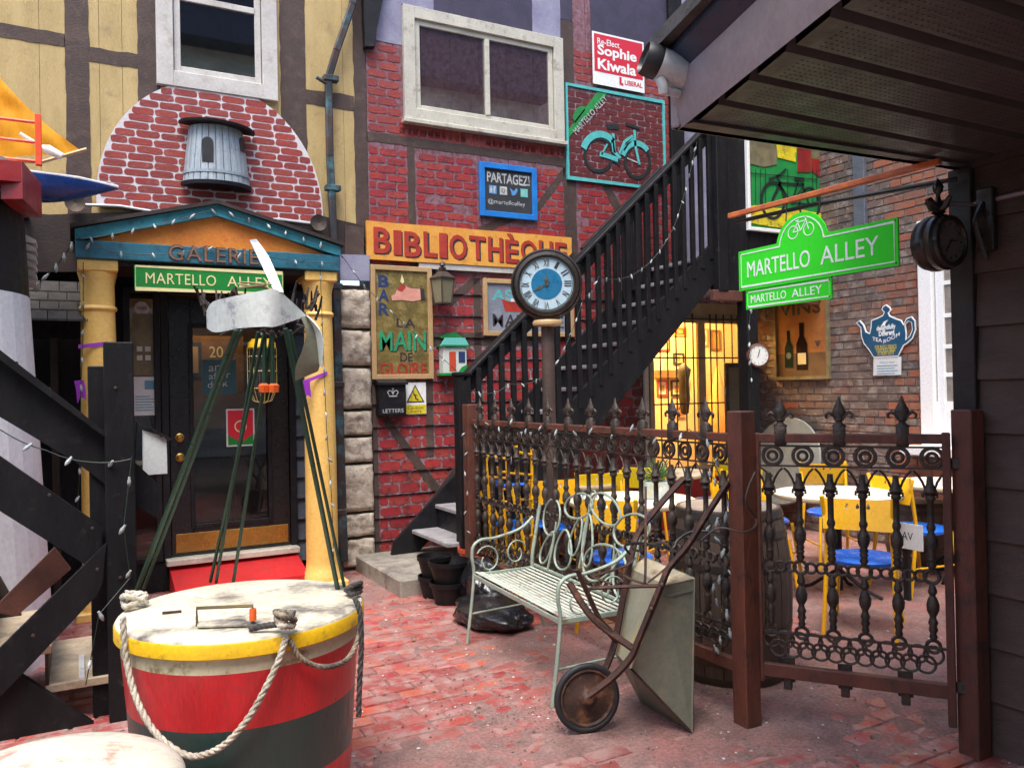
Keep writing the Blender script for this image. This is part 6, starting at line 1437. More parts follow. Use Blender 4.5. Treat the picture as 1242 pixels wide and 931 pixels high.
table(2.66, -.90, .47, 'beige stone table behind the flower pot', 'concrete')
table(1.62, -1.05, .42, 'tan wooden table in front of the barred window', 'barrel_lid')
def drop(cx, cy, s_): return [(cx, cy+s_*1.5), (cx-s_*.7, cy), (cx-s_*.5, cy-s_*.6), (cx, cy-s_*.85), (cx+s_*.5, cy-s_*.6), (cx+s_*.7, cy)]
def make_chair(panel='chair_yellow', holes=3):
    t_ = thing('cafe_chair', '-', 'chair', (0, 0, 0))
    for s_ in (-1, 1):
        B().tube(spline([(s_*.205, -.27, 0), (s_*.19, -.20, .43), (s_*.185, -.205, .62), (s_*.20, -.26, .86)], 4), .0135, 8).build('upright', 'chair_yellow', t_, 60)
        B().tube([(s_*.20, .22, 0), (s_*.165, .155, .44)], .0135, 8).build('front_leg', 'chair_yellow', t_, 60)
        B().tube([(s_*.20, -.22, .20), (s_*.188, .19, .20)], .008, 6).build('stretcher', 'chair_yellow', t_, 60)
    B().lathe([(.0, .425), (.19, .425), (.215, .435), (.218, .455), (.20, .47), (.0, .476)], (0, -.01, 0), 28).build('seat', 'chair_blue', t_, 40)
    b = B(); hs = [drop(-.06+.06*i if holes == 3 else (-.03+.06*i), .80, .016) for i in range(holes)]
    M_ = Matrix.Translation((0, -.235, .76)) @ Matrix.Rotation(-.2, 4, 'X') @ Matrix(((1, 0, 0, 0), (0, 0, -1, 0), (0, 1, 0, 0), (0, 0, 0, 1))) @ Matrix.Translation((0, -.76, 0))
    b.plate([[(-.195, .66), (.195, .66), (.205, .845), (-.205, .845)]]+hs, -.004, .004, M_); b.build('back_panel', panel, t_)
    return t_
PC = []
proto = make_chair(); proto2 = make_chair('chair_bright', 2)
first = {id(proto): True, id(proto2): True}
def place(pr, x, y, rz, lb, Mfull=None):
    M_ = Mfull or T(x, y, 0, rz)
    if first.get(id(pr)): o = pr; first[id(pr)] = False; o.matrix_local = M_; WM[o] = M_
    else: o = copy_tree(pr, None, M_)
    o['label'] = lb; o['group'] = 'yellow cafe chairs'; return o
place(proto, 2.22, -3.50, math.radians(-58), 'yellow chair with three drop holes in its back, nearest behind the gate')
place(proto2, 1.62, -1.62, math.radians(168), 'bright yellow chair back at the far side of the flower pot table')
place(proto, 1.15, -1.35, math.radians(-10), 'darker yellow chair back left of the bright one')
place(proto, .98, -2.62, math.radians(-55), 'yellow chair hidden behind the bench at the flower pot table')
place(proto, 1.58, -2.90, math.radians(0), 'yellow chair tucked under the near side of the flower pot table')
place(proto2, 2.75, -2.12, math.radians(175), 'yellow chair at the far side of the gate table')
place(proto, 3.55, -2.15, math.radians(150), 'yellow ladder backed chair below the teapot sign')
place(proto, 3.42, -3.02, math.radians(-100), 'yellow chair with blue seat left of the right hand table')
place(proto2, 2.05, -1.35, math.radians(120), 'yellow chair between the flower pot and the lit window')
place(proto2, 3.2, -1.05, math.radians(95), 'yellow chair right of the stone table under the barred window')
place(proto, 2.25, -2.55, math.radians(-95), 'yellow chair with blue seat left of the gate table')
# stacked chairs tipped up by the fence
for k, (xa, lean, dd, lb) in enumerate(((588, 8, 6.3, 'folded yellow chair nearest the left fence post'), (604, 12, 6.15, 'folded yellow chair in the middle of the leaning stack'), (626, 3, 6.0, 'folded yellow chair at the right of the leaning stack'))):
    t_ = thing('folding_chair', lb, 'chair', tuple(at(xa+10, 690, dd)), 0, 'folded yellow chairs behind the fence')
    top = (545, 565, 540)[k]; wd = (20, 16, 13)[k]
    ua, ub = at(xa, top, dd), at(xa+wd+6, top+4, dd+.18); la, lb2 = at(xa+lean, 672, dd-.08), at(xa+wd+lean+4, 668, dd+.1)
    B().tube(spline([ua, ua.lerp(la, .45)+Vector((.01, 0, 0)), la], 4), .013, 7).build('upright', 'chair_yellow', t_, 60); B().tube(spline([ub, ub.lerp(lb2, .5), lb2], 4), .013, 7).build('upright', 'chair_yellow', t_, 60)
    for f in (.06, .26, .5, .85): B().tube([ua.lerp(la, f), ub.lerp(lb2, f)], .011, 6).build('rung', 'chair_yellow', t_, 60)
    xa2, xb2 = at(xa-6, top+50, dd-.05), at(xa+lean+10, 672, dd-.12); B().tube([xa2, xb2], .012, 6).build('leg', 'chair_yellow', t_, 60)
# blue stools
def stool(x, y, z, lb):
    t_ = thing('blue_stool', lb, 'stool', (x, y, 0), 0, 'blue topped stools by the stairs')
    B().box(x-.19, y-.19, z-.03, x+.19, y+.19, z, .012).build('seat', 'chair_blue', t_)
    for a in (-1, 1):
        for c in (-1, 1): B().tube([(x+a*.16, y+c*.16, z-.03), (x+a*.18, y+c*.18, 0)], .012).build('leg', 'chair_yellow', t_)
stool(1.08, -.92, .78, 'tall blue stool beside the folded chairs'); stool(.92, -1.45, .52, 'low blue stool beside the folded chairs')
# wine barrels
def barrel(cx, cy, r, h, lb, nst=18, kk=1.18):
    t_ = thing('wine_barrel', lb, 'barrel', (cx, cy, 0), 0, 'old wine barrels')
    zs_ = [h*i/8 for i in range(9)]; rr_ = lambda z: r+(r*kk-r)*(1-(2*z/h-1)**2)
    for k in range(nst):
        a0, a1 = 2*PI*(k+.02)/nst, 2*PI*(k+.98)/nst; b = B(); vs = []
        for z in zs_:
            for a, q in ((a0, 0), ((a0+a1)/2, .002), (a1, 0)): vs.append((cx+(rr_(z)+q)*math.cos(a), cy+(rr_(z)+q)*math.sin(a), z))
        b.add(vs, [(i*3+j, i*3+j+1, i*3+4+j, i*3+3+j) for i in range(8) for j in (0, 1)]); b.build('stave', 'barrel_wood', t_)
    for f in (.03, .14, .32, .68, .86, .97): B().lathe([(rr_(h*f-.02)+.004, h*f-.018), (rr_(h*f+.02)+.004, h*f+.018)], (cx, cy, 0), 30).build('hoop', 'hoop_iron', t_, 60)
    B().lathe([(r-.02, h), (r-.025, h-.012), (0, h-.012)], (cx, cy, 0), 30).build('head', 'barrel_lid', t_); B().lathe([(r+.0, h-.001), (r-.02, h+.0), (r-.02, h-.02)], (cx, cy, 0), 30, caps=False).build('chime', 'barrel_wood', t_)
barrel(.985, -3.625, .275, .9, 'large dark wine barrel standing behind the middle fence post')
barrel(4.1, -2.55, .22, .55, 'small brown half barrel under the right hand table')
# sign box LAV
a = onZ(1088, 700, 0)
t_ = thing('menu_card', 'white card lettered LAV standing under the right hand table', 'sign', (3.2, -2.6, 0))
lv = onX(1095, 652, 3.42); M_ = PS(3.02)
p0 = xl(3.02, (1085, 632), (1117, 668))
B(M_).plate(rect(p0[0][0], p0[1][1], p0[1][0]+.02, p0[0][1]), 0, .01).build('card', 'poster_white', t_)
b = B(PS(3.009)); text(b, 'LAV', p0[0][0]+.035, p0[0][1]-.115, p0[0][0]+.15, p0[0][1]-.06, .0, .001); b.build('lettering', 'letter_dark', t_)
B().box(3.02, -(p0[0][0]+.1), 0, 3.05, -(p0[0][0]+.06), p0[1][1]+.02).build('foot', 'black_paint', t_)
# flower pot on table 1
fp = onZ(797, 604, .752)
t_ = thing('flower_pot', 'painted white pot with a leafy green plant on the middle table', 'plant pot', tuple(fp))
rp = .10
B().lathe([(rp*.86, 0), (rp*.98, .02), (rp*1.02, .07), (rp*.98, .125), (rp*.9, .125), (rp*.85, .11), (0, .105)], tuple(fp), 26).build('pot', 'pot_ceramic', t_, 40)
rr = random.Random(21)
lf = B(); lf.add([(0, 0, 0), (.006, .03, .002), (.0, .075, -.006), (-.006, .03, .002)], [(0, 1, 2, 3)]); LM = lf.mesh('leaf', 'leaf')
for k in range(110):
    a = rr.uniform(0, 2*PI); el = rr.uniform(.1, 1.35); r0_ = rr.uniform(0, .07); L_ = rr.uniform(.0, .09)
    p = Vector((fp.x+r0_*math.cos(a), fp.y+r0_*math.sin(a), fp.z+.11+L_*math.sin(el)+rr.uniform(0, .05)))
    link('leaf', LM, t_, Matrix.Translation(p) @ Matrix.Rotation(a-PI/2, 4, 'Z') @ Matrix.Rotation(el*.9, 4, 'X') @ Matrix.Scale(rr.uniform(.9, 1.6), 4))

# ------------------------------------------------------------------ green metal garden bench
Bn = thing('garden_bench', 'pale green metal garden bench with looped back in front of the fence', 'bench', (.2, -3.0, 0))
FL, FR = Vector((.015, -2.43, .42)), Vector((-.055, -3.56, .42)); BL, BR = Vector((.47, -2.36, .40)), Vector((.40, -3.52, .40))
NS = 13
for k in range(NS):
    t = (k+.5)/NS; p = FL.lerp(BL, t); q = FR.lerp(BR, t); dz = .02*math.sin(PI*min(1, t*1.0))*-1+.012*(t < .12)
    p = p+Vector((0, 0, dz)); q = q+Vector((0, 0, dz)); B().bar(p, q, .020, .005, .0015).build('slat', 'bench_slat', Bn)
for t in (.33, .66): B().bar(FL.lerp(FR, t)+Vector((0, 0, -.012)), BL.lerp(BR, t)+Vector((0, 0, -.03)), .02, .006).build('cross_strap', 'bench_green', Bn)
for a_, c_ in ((FL, BL), (FR, BR)): B().bar(a_+Vector((0, 0, -.012)), c_+Vector((0, 0, -.012)), .012, .028, .003).build('side_rail', 'bench_green', Bn)
B().bar(FL+Vector((0, 0, -.014)), FR+Vector((0, 0, -.014)), .008, .026, .002).build('front_rail', 'bench_green', Bn)
back_dir = Vector((.09, 0, 0))
def side(Fp, Bp, nm):
    f = Vector(Fp); bk = Vector(Bp); out = (f-bk).normalized()
    foot = Vector((f.x, f.y, 0))+out*.06
    path = spline([foot, foot.lerp(f, .5)+out*-.005, f+Vector((0, 0, .0)), f+out*.012+Vector((0, 0, .10)), f+out*-.0+Vector((0, 0, .17)), f-out*.06+Vector((0, 0, .205)), f-out*.17+Vector((0, 0, .21)), bk+out*.10+Vector((0, 0, .25)), bk-out*.01+Vector((0, 0, .32))], 6)
    B().tube(path, .0125, 8, flat=.75).build('leg', 'bench_green', Bn, 60)
    rb_ = Vector((bk.x, bk.y, 0))-out*.09
    B().tube(spline([rb_, bk+Vector((0, 0, -.02)), bk-out*.03+Vector((0, 0, .2)), bk-out*.075+Vector((0, 0, .40))], 6), .0125, 8).build('back_post', 'bench_green', Bn, 60)
    B().tube([foot.lerp(f, .42), rb_.lerp(bk, .42)], .007, 6).build('brace', 'bench_green', Bn, 60)
    # scroll inside the arm
    def sc(c, r, a0, a1, n=22):
        pts = []
        for i in range(n+1):
            a = math.radians(a0+(a1-a0)*i/n); q = r*(1-.55*i/n); pts.append(c - out*(q*math.cos(a)) + Vector((0, 0, q*math.sin(a))))
        return pts
    B().tube(sc(f-out*.11+Vector((0, 0, .075)), .095, 150, -210), .0055, 6).build('arm_scroll', 'bench_green', Bn, 60)
    B().tube(sc(f-out*.33+Vector((0, 0, .10)), .085, 30, 400), .0055, 6).build('arm_scroll', 'bench_green', Bn, 60)
side(FL, BL, 0); side(FR, BR, 1)
# looped leaf back: plane from BL to BR leaning back
bo = BL.copy(); bx = (BR-BL); bw = bx.length; bx.normalize(); bup = (Vector((0, 0, 1))+Vector((.20, 0, 0))).normalized()
def bp(u, v): return bo+bx*(u*bw)+bup*v
def loop(u, v, a, b_, rot, nm='back_loop', pinch=0):
    pts = []
    for i in range(28):
        t = 2*PI*i/28; x = a*math.cos(t); y = b_*math.sin(t)
        if pinch: y *= (1-pinch*math.cos(t))
        r = math.radians(rot); pts.append(bp(u+(x*math.cos(r)-y*math.sin(r))/bw, v+x*math.sin(r)+y*math.cos(r)))
    B().tube(pts, .0075, 6, closed=True).build(nm, 'bench_green', Bn, 60)
loop(.14, .34, .115, .11, 100); loop(.41, .45, .165, .075, 10); loop(.67, .47, .17, .078, -12); loop(.92, .39, .17, .088, 12)
loop(.32, .17, .12, .10, 95, pinch=.3); loop(.14, .15, .12, .05, 60, pinch=.3); loop(.43, .27, .12, .055, 75, pinch=.3); loop(.55, .27, .15, .055, 100, pinch=.3); loop(.70, .18, .19, .095, 20, pinch=.3); loop(.88, .15, .12, .07, 110, pinch=.3)
for u0, v0, u1, v1 in ((.18, .02, .20, .32), (.50, .04, .52, .48), (.80, .02, .80, .30)): B().tube([bp(u0, v0), bp((u0+u1)/2+.01, (v0+v1)/2), bp(u1, v1)], .007, 6).build('back_stem', 'bench_green', Bn, 60)
for u, v, rt in ((.46, .52, 60), (.54, .52, 120)):
    pts = [bp(u+.03*math.cos(math.radians(a))*(1-.5*a/400)/1, v+.045*math.sin(math.radians(a))*(1-.5*a/400)) for a in range(0, 400, 25)]
    B().tube(pts, .0045, 5).build('tendril', 'bench_green', Bn, 60)
B().bar(BL+Vector((.01, 0, .01)), BR+Vector((.01, 0, .01)), .012, .02, .003).build('back_rail', 'bench_green', Bn)

# ------------------------------------------------------------------ antique wheelbarrow tipped on its nose
Wb = thing('wheelbarrow', 'rusty antique wheelbarrow with grey metal tray tipped up beside the bench', 'wheelbarrow', (.1, -4.0, 0))
wc = at(712, 842, 3.66); wc.z = .157
vd = (CAM-wc); vd.z = 0; vd.normalize(); axd = Vector((vd.x*math.cos(.33)-vd.y*math.sin(.33), vd.x*math.sin(.33)+vd.y*math.cos(.33), .05)).normalized()
Mx = axM(wc, axd)
B(Mx).ring((0, 0, 0), .140, .0155, 40, 8).build('tyre', 'tyre', Wb, 60)
B(Mx).lathe([(.128, -.012), (.128, .012), (.120, .014), (.112, .004), (.05, .010), (.03, .02), (.018, .035), (.0, .036)], (0, 0, 0), 36).build('wheel_disc', 'wheel_rust', Wb, 40)
B(Mx).lathe([(0, -.03), (.03, -.02), (.12, -.006), (.128, -.012)], (0, 0, 0), 36).build('wheel_disc', 'wheel_rust', Wb, 40)
# tray
NR, FRR = 3.63, 3.97
tip = at(839, 884, NR); tip.z = .004; t1 = at(842, 701, NR+.02); t0 = at(805, 709, NR-.02); l0 = at(765, 810, NR-.03)
off = at(782, 676, FRR+.02)-t1; off2 = off
tipb = tip+off*1.02; tipb.z = .004; t1b = t1+off; t0b = at(765, 690, FRR-.02); l0b = at(746, 791, FRR-.02)
def slab(pts, th, name, m_, par):
    pts = [Vector(p) for p in pts]; n = (pts[1]-pts[0]).cross(pts[2]-pts[0]).normalized()*th; k = len(pts)
    b = B(); b.add(pts+[p+n for p in pts], [list(range(k)), list(range(k, 2*k))]+[(i, (i+1) % k, k+(i+1) % k, k+i) for i in range(k)]); return b.build(name, m_, par)
slab([t0, t1, tip, l0], .004, 'tray_side', 'galvanized', Wb); slab([t0b, t1b, tipb, l0b], .004, 'tray_side', 'galvanized', Wb)
slab([t0, l0, l0b, t0b], .004, 'tray_bottom', 'galv_pale', Wb); slab([t0, t1, t1b, t0b], .004, 'tray_end', 'galv_beige', Wb)
B().tube([t0, l0], .005, 6).build('seam', 'galv_beige', Wb, 60); B().tube([t0, t1], .005, 6).build('seam', 'galv_beige', Wb, 60); B().tube([l0, tip], .006, 6).build('rolled_rim', 'rust', Wb, 60); B().tube([t0b, l0b], .006, 6).build('rolled_rim', 'rust', Wb, 60)
slab([at(806, 722, NR-.03), at(841, 713, NR+.01), at(841, 716, NR+.01), at(806, 725, NR-.03)], .003, 'seam', 'galvanized', Wb); slab([l0, tip, tipb, l0b], .004, 'tray_front', 'galvanized', Wb)
B().tube([t1, tip], .006, 6).build('rolled_rim', 'galvanized', Wb, 60); B().tube([t1, t1b], .006, 6).build('rolled_rim', 'galvanized', Wb, 60); B().tube([t1b, tipb], .006, 6).build('rolled_rim', 'galvanized', Wb, 60)
def stick(pl, w, name='rail', m_='rust', h=None, k=5):
    pts = spline([at(*p) for p in pl], k) if len(pl) > 2 else [at(*p) for p in pl]
    B().tube(pts, w/2, 6, flat=.7).build(name, m_, Wb, 60)
n_ = NR-.05
n_ = n_
stick([(714, 843, n_-.02), (743, 821, n_-.03), (765, 797, n_-.04), (774, 777, n_-.05), (790, 738, n_-.04), (803, 707, n_-.03), (812, 688, n_), (834, 662, n_+.04), (860, 620, n_+.10), (882, 586, n_+.16)], .046, 'handle')
stick([(722, 838, FRR-.1), (736, 806, FRR-.08), (746, 777, FRR-.07), (757, 718, FRR-.06), (766, 672, FRR-.04), (775, 645, FRR), (800, 612, FRR+.03), (829, 580, FRR+.08)], .042, 'handle')
stick([(716, 713, n_-.02), (760, 711, n_-.02), (804, 710, n_-.03)], .024, 'crossbar'); stick([(690, 706, n_+.1), (720, 750, n_+.05), (768, 786, n_-.02)], .042, 'leg'); stick([(700, 690, FRR-.2), (728, 752, FRR-.15), (746, 776, FRR-.08)], .032, 'leg')
stick([(716, 713, n_-.02), (714, 724, n_-.02), (722, 742, n_), (742, 763, n_)], .010, 'strut'); stick([(783, 590, FRR), (783, 680, n_+.05), (782, 706, n_)], .012, 'strut'); stick([(756, 697, n_+.1), (770, 704, n_+.05), (785, 708, n_)], .014, 'strut')
stick([(786, 706, n_), (806, 690, n_+.02), (834, 664, n_+.05)], .012, 'strut'); stick([(718, 699, n_+.1), (742, 708, n_)], .014, 'strut'); stick([(718, 699, n_+.1), (758, 686, FRR-.1), (770, 676, FRR-.05)], .016, 'strut')
for q_ in ((768, 786, n_-.045), (803, 709, n_-.05), (716, 713, n_-.04), (790, 738, n_-.06)):
    B(axM(at(*q_), CAM-at(*q_))).lathe([(.009, 0), (.009, .008), (.004, .011), (0, .011)], (0, 0, 0), 8).build('bolt', 'hoop_iron', Wb)
t_ = thing('cable_coil', 'black cable looped over the upturned wheelbarrow frame', 'cable', tuple(at(775, 660, 3.8)))
B().tube(spline([at(764, 672, 3.8), at(758, 662, 3.78), at(770, 658, 3.75), at(790, 660, 3.7), at(815, 665, 3.7), at(822, 655, 3.72), at(838, 645, 3.75), at(865, 645, 3.72), at(880, 652, 3.6)]), .006, 6).build('cable', 'wire_black', t_)
B().tube(spline([at(775, 668, 3.8), at(768, 665, 3.8), at(768, 659, 3.8), at(785, 660, 3.75), at(805, 658, 3.7), at(817, 668, 3.68)]), .006, 6).build('cable', 'hoop_iron', t_)
# ------------------------------------------------------------------ pots and bag beside the bench
def pot(x, y, z, r, lb, m_='pot_black', h=.16):
    t_ = thing('plant_pot', lb, 'pot', (x, y, z), 0, 'pots stacked by the concrete pad')
    B().lathe([(0, 0), (r*.72, 0), (r*.93, h*.78), (r, h*.80), (r*1.02, h), (r*.95, h), (r*.93, h*.82), (r*.68, .015), (0, .015)], (x, y, z), 26).build('pot', m_, t_, 40)
for px, py, dz, s_, lb in ((545, 735, 0, .15, 'black plant pot on the ground, nearer of the front stacks'), (545, 735, .15, .155, 'black plant pot on top of the nearer front stack'), (527, 727, 0, .13, 'black plant pot on the ground, left behind'), (527, 727, .15, .135, 'black plant pot stacked on the left rear one')):
    p = onZ(px, py, 0); pot(p.x+.05, p.y+.10, dz, s_, lb)
p = onZ(570, 716, 0); pot(p.x+.1, p.y+.12, .13, .13, 'red orange pot half hidden behind the black pots', 'pot_red', .18)
t_ = thing('rubbish_bag', 'shiny black plastic bag slumped under the bench', 'bag', (.3, -2.1, 0))
bm = bmesh.new(); bmesh.ops.create_icosphere(bm, subdivisions=5, radius=1)
for v in bm.verts:
    p = v.co.copy(); q = p*1.6
    d = .16*noise.noise(q*1.2)+.10*abs(noise.noise(q*2.7+Vector((3, 1, 0))))+.05*abs(noise.noise(q*6))
    w = p*(1+d); v.co = Vector((.30+w.x*.22, -2.10+w.y*.34, max(.004, .07+w.z*.10)))
me = bpy.data.meshes.new('bag'); bm.to_mesh(me); bm.free(); me.materials.append(MATS['bin_bag']); me.shade_smooth(); o = link('bag', me, t_, WM[t_].copy()); o.matrix_local = WM[t_].inverted()
t_ = thing('rubbish_bag', 'smaller black bag bulging up behind the left bench arm', 'bag', (.35, -1.75, 0))
bm = bmesh.new(); bmesh.ops.create_icosphere(bm, subdivisions=5, radius=1)
for v in bm.verts:
    p = v.co.copy(); q = p*1.6+Vector((7, 2, 1)); d = .2*noise.noise(q*1.2)+.14*abs(noise.noise(q*2.7)); w = p*(1+d); v.co = Vector((.42+w.x*.14, -1.72+w.y*.22, max(.004, .14+w.z*.20)))
me = bpy.data.meshes.new('bag'); bm.to_mesh(me); bm.free(); me.materials.append(MATS['bin_bag']); me.shade_smooth(); o = link('bag', me, t_, WM[t_].copy()); o.matrix_local = WM[t_].inverted()
# ------------------------------------------------------------------ channel buoy drum in the foreground
By = thing('channel_buoy', 'big drum shaped channel buoy striped yellow, cream, red and dark green', 'buoy', (-1.6, -3.76, -.2))
bc = Vector((-1.583, -3.775, 0)); RB = .442; ZT = .75
def band_(r0, z0, r1, z1, name, m_): B().lathe([(r0, z0), (r1, z1)], (bc.x, bc.y, 0), 72).build(name, m_, By, 60)
B().lathe([(.0, ZT+.012), (RB-.03, ZT+.006), (RB-.004, ZT+.001), (RB, ZT-.006)], (bc.x, bc.y, 0), 72).build('lid', 'buoy_lid', By, 40)
B().lathe([(RB, ZT-.006), (RB+.004, ZT-.012), (RB+.004, ZT-.055), (RB-.004, ZT-.06)], (bc.x, bc.y, 0), 72).build('rim_band', 'buoy_yellow', By, 40)
band_(RB-.016, ZT-.058, RB-.018, ZT-.112, 'cream_band', 'buoy_cream'); band_(RB-.018, ZT-.112, RB-.034, ZT-.305, 'red_band', 'buoy_red'); band_(RB-.034, ZT-.305, RB-.048, ZT-.52, 'green_band', 'buoy_green'); band_(RB-.048, ZT-.52, RB-.07, -.02, 'red_base', 'buoy_red')
B().bar(at(205, 745, 2.93)*1, at(222, 743, 2.94), .006, .004).build('hinge_slot', 'perforation', By) if False else None
hL, hR = onZ(239, 760, ZT+.005), onZ(307, 757, ZT+.005)
B().tube([hL, hL+Vector((0, 0, .065)), hR+Vector((0, 0, .065)), hR], .006, 6).build('handle', 'brass_dull', By, 40)
B().tube([hR+Vector((0, 0, .015)), hR+Vector((0, 0, .055))], .012, 10).build('handle_grip', 'orange_plastic', By, 40)
hp = [onZ(x, y, ZT+.0125) for x, y in ((239, 761), (300, 759), (293, 737), (245, 739))]
b = B(); b.add([p for p in hp]+[p+Vector((0, 0, .006)) for p in hp], [(4, 5, 6, 7), (0, 1, 5, 4), (1, 2, 6, 5), (2, 3, 7, 6), (3, 0, 4, 7)]); b.build('hatch', 'buoy_lid', By)
for x0, y0, x1, y1 in ((197, 743, 220, 741), (254, 740, 280, 737)): 
    p, q = onZ(x0, y0, ZT+.013), onZ(x1, y1, ZT+.013); B().bar(p, q, .012, .008).build('bolt_strap', 'rust', By)
# lattice legs
def leg(x0, y0, x1, y1, dtop, w=.0125):
    p = onZ(x0, y0, ZT); q = at(x1, y1, dtop); b = B(); b.bar(p, q, w, w*.8, .002); return b.build('pole', 'pole_green', By)
leg(165, 718, 287, 400, 3.02, .017); leg(174, 714, 293, 400, 3.04); leg(255, 706, 321, 402, 3.18); leg(283, 706, 330, 402, 3.2)
leg(410, 716, 346, 398, 3.02, .017); leg(418, 713, 352, 400, 3.05); leg(262, 707, 313, 402, 3.24, .012)
def sheet(lo, hi, m_, name, th=.003):
    n = len(lo); b = B(); ks = 4; vs = []; 
    lo = spline([at(*p) for p in lo], 5); hi = spline([at(*p) for p in hi], 5); n = len(lo)
    for i in range(n):
        for j in range(ks+1): vs.append(lo[i].lerp(hi[i], j/ks))
    fs = [(i*(ks+1)+j, (i+1)*(ks+1)+j, (i+1)*(ks+1)+j+1, i*(ks+1)+j+1) for i in range(n-1) for j in range(ks)]
    b.add(vs, fs); o = b.build(name, m_, By); md = o.modifiers.new('thickness', 'SOLIDIFY'); md.thickness = th; return o
sheet([(251, 398, 3.08), (262, 403, 2.98), (290, 398, 2.88), (320, 396, 2.86), (334, 396, 2.88), (352, 390, 2.94), (371, 384, 3.02)], [(250, 378, 3.08), (258, 366, 2.98), (280, 360, 2.88), (310, 354, 2.86), (334, 351, 2.88), (352, 364, 2.94), (369, 380, 3.02)], 'aluminium', 'reflector_sheet')
sheet([(303, 291, 2.95), (312, 310, 2.94), (322, 331, 2.92), (333, 354, 2.88)], [(311, 290, 2.97), (322, 305, 2.96), (331, 322, 2.94), (344, 354, 2.90)], 'aluminium', 'reflector_tail')
sheet([(365, 384, 2.98), (371, 402, 2.97), (367, 424, 2.97), (359, 444, 2.98), (358, 462, 3.0)], [(371, 383, 3.0), (381, 398, 2.99), (386, 420, 2.99), (388, 440, 3.0), (386, 450, 3.02)], 'olive_sheet', 'reflector_tail')
sheet([(371, 382, 3.0), (381, 397, 2.99), (386, 420, 2.99), (388, 442, 3.0)], [(373, 382, 2.96), (388, 399, 2.94), (393, 420, 2.94), (391, 446, 2.96)], 'aluminium', 'reflector_tail')
B().tube([at(321, 400, 3.2), at(321, 470, 3.2)], .009).build('rod', 'pole_green', By); B().tube([at(330, 400, 3.2), at(331, 470, 3.2)], .009).build('rod', 'pole_green', By)
for x in (320, 332): B().lathe([(0, -.016), (.020, -.014), (.022, .012), (.012, .02), (0, .02)], tuple(at(x, 471, 3.18)), 7).build('orange_cap', 'orange_plastic', By)
B().tube([at(318, 405, 3.2), at(332, 376, 3.1), at(335, 364, 3.0)], .007).build('hook', 'camera_silver', By)
# twig nest round the ring
Ns = thing('twig_nest', 'dark twigs bristling round the top of the buoy frame', 'nest', tuple(at(310, 385, 3.06)))
rr = random.Random(14)
for k in range(64):
    if k < 28: px, py = rr.uniform(243, 300), rr.uniform(362, 392); ex, ey = px+rr.uniform(-14, 6), py-rr.uniform(8, 30)
    elif k < 44: px, py = rr.uniform(352, 384), rr.uniform(364, 394); ex, ey = px+rr.uniform(-2, 12), py-rr.uniform(6, 30)
    else: px, py = rr.uniform(270, 375), rr.uniform(392, 402); ex, ey = px+rr.uniform(-18, 18), py+rr.uniform(-4, 9)
    d0 = 3.10+rr.uniform(-.04, .12); B().tube([at(px, py, d0), at((px+ex)/2+rr.uniform(-2, 2), (py+ey)/2, d0+.01), at(ex, ey, d0+rr.uniform(-.05, .05))], .0045, 5, rad=[.006, .005, .0035]).build('twig', 'twig', Ns)
for k in range(6): B().tube([at(288+rr.uniform(0, 6), 340+rr.uniform(0, 10), 2.9), at(325+rr.uniform(-4, 6), 348+rr.uniform(-4, 4), 2.88)], .003, 5).build('twig', 'brass_dull', Ns)
# ropes
def rope(pts, r, m_, name, lb, parent=None, turns=60, k=10):
    path = spline(pts, k); n = len(path); L_ = sum((path[i+1]-path[i]).length for i in range(n-1))
    fine = []; step = r*.9
    for i in range(n-1):
        m = max(1, int((path[i+1]-path[i]).length/step))
        for j in range(m): fine.append(path[i].lerp(path[i+1], j/m))
    fine.append(path[-1]); prev = None; strands = [[], [], []]; acc = 0
    for i, p in enumerate(fine):
        d = (fine[min(i+1, len(fine)-1)]-fine[max(i-1, 0)]).normalized()
        nx = prev-d*prev.dot(d) if prev is not None else d.orthogonal()
        nx.normalize(); prev = nx; ny = d.cross(nx); acc += step
        for s_ in range(3):
            a = acc/(r*7.5)*2*PI+s_*2*PI/3; strands[s_].append(p+nx*math.cos(a)*r*.5+ny*math.sin(a)*r*.5)
    return [(B().tube(s_, r*.56, 6)) for s_ in strands]
def rope_thing(lb, m_, segs, grp=None, name='rope'):
    t_ = thing(name, lb, 'rope', tuple(segs[0][0][0]))
    for pts, r in segs:
        for b in rope(pts, r, m_, 'strand', ''): b.build('strand', m_, t_, 60)
    return t_
def onC(px, py, rad):   # point on the drum's side: ray meets the cylinder of this radius
    d = ray(px, py); ox, oy = CAM.x-bc.x, CAM.y-bc.y; a = d.x**2+d.y**2; b_ = 2*(ox*d.x+oy*d.y); c = ox*ox+oy*oy-rad*rad; q = b_*b_-4*a*c
    t = (-b_-math.sqrt(max(0, q)))/(2*a) if q > 0 else -b_/(2*a); return CAM+d*t
def knot(c, r, n, R, seed, fl=.5):
    rr = random.Random(seed); pts = []
    for i in range(n):
        a = i*2.1; pts.append(Vector(c)+Vector((math.cos(a)*R*rr.uniform(.6, 1.05), math.sin(a)*R*rr.uniform(.6, 1.05), r+rr.uniform(0, R*fl))))
    return pts
kl = onZ(160, 737, ZT+.01); kr = onZ(345, 766, ZT+.01); kk_ = onZ(428, 722, ZT+.01)
side_pts = [onC(x, y, RB+.014) for x, y in ((149, 748), (152, 790), (160, 830), (174, 866), (195, 895), (225, 915), (250, 914), (275, 900), (300, 872), (320, 838), (338, 800), (347, 772))]
rope_thing('white twisted rope draped in a deep loop down the front of the drum', 'rope_white', [(side_pts, .0115), (knot(kl, .012, 14, .05, 1, .9), .011), (knot(kr, .014, 8, .033, 2, .9), .0105)])
r2 = [onC(x, y, RB+.012) for x, y in ((352, 776), (362, 795), (380, 806), (400, 808), (420, 800), (432, 780), (438, 752))]
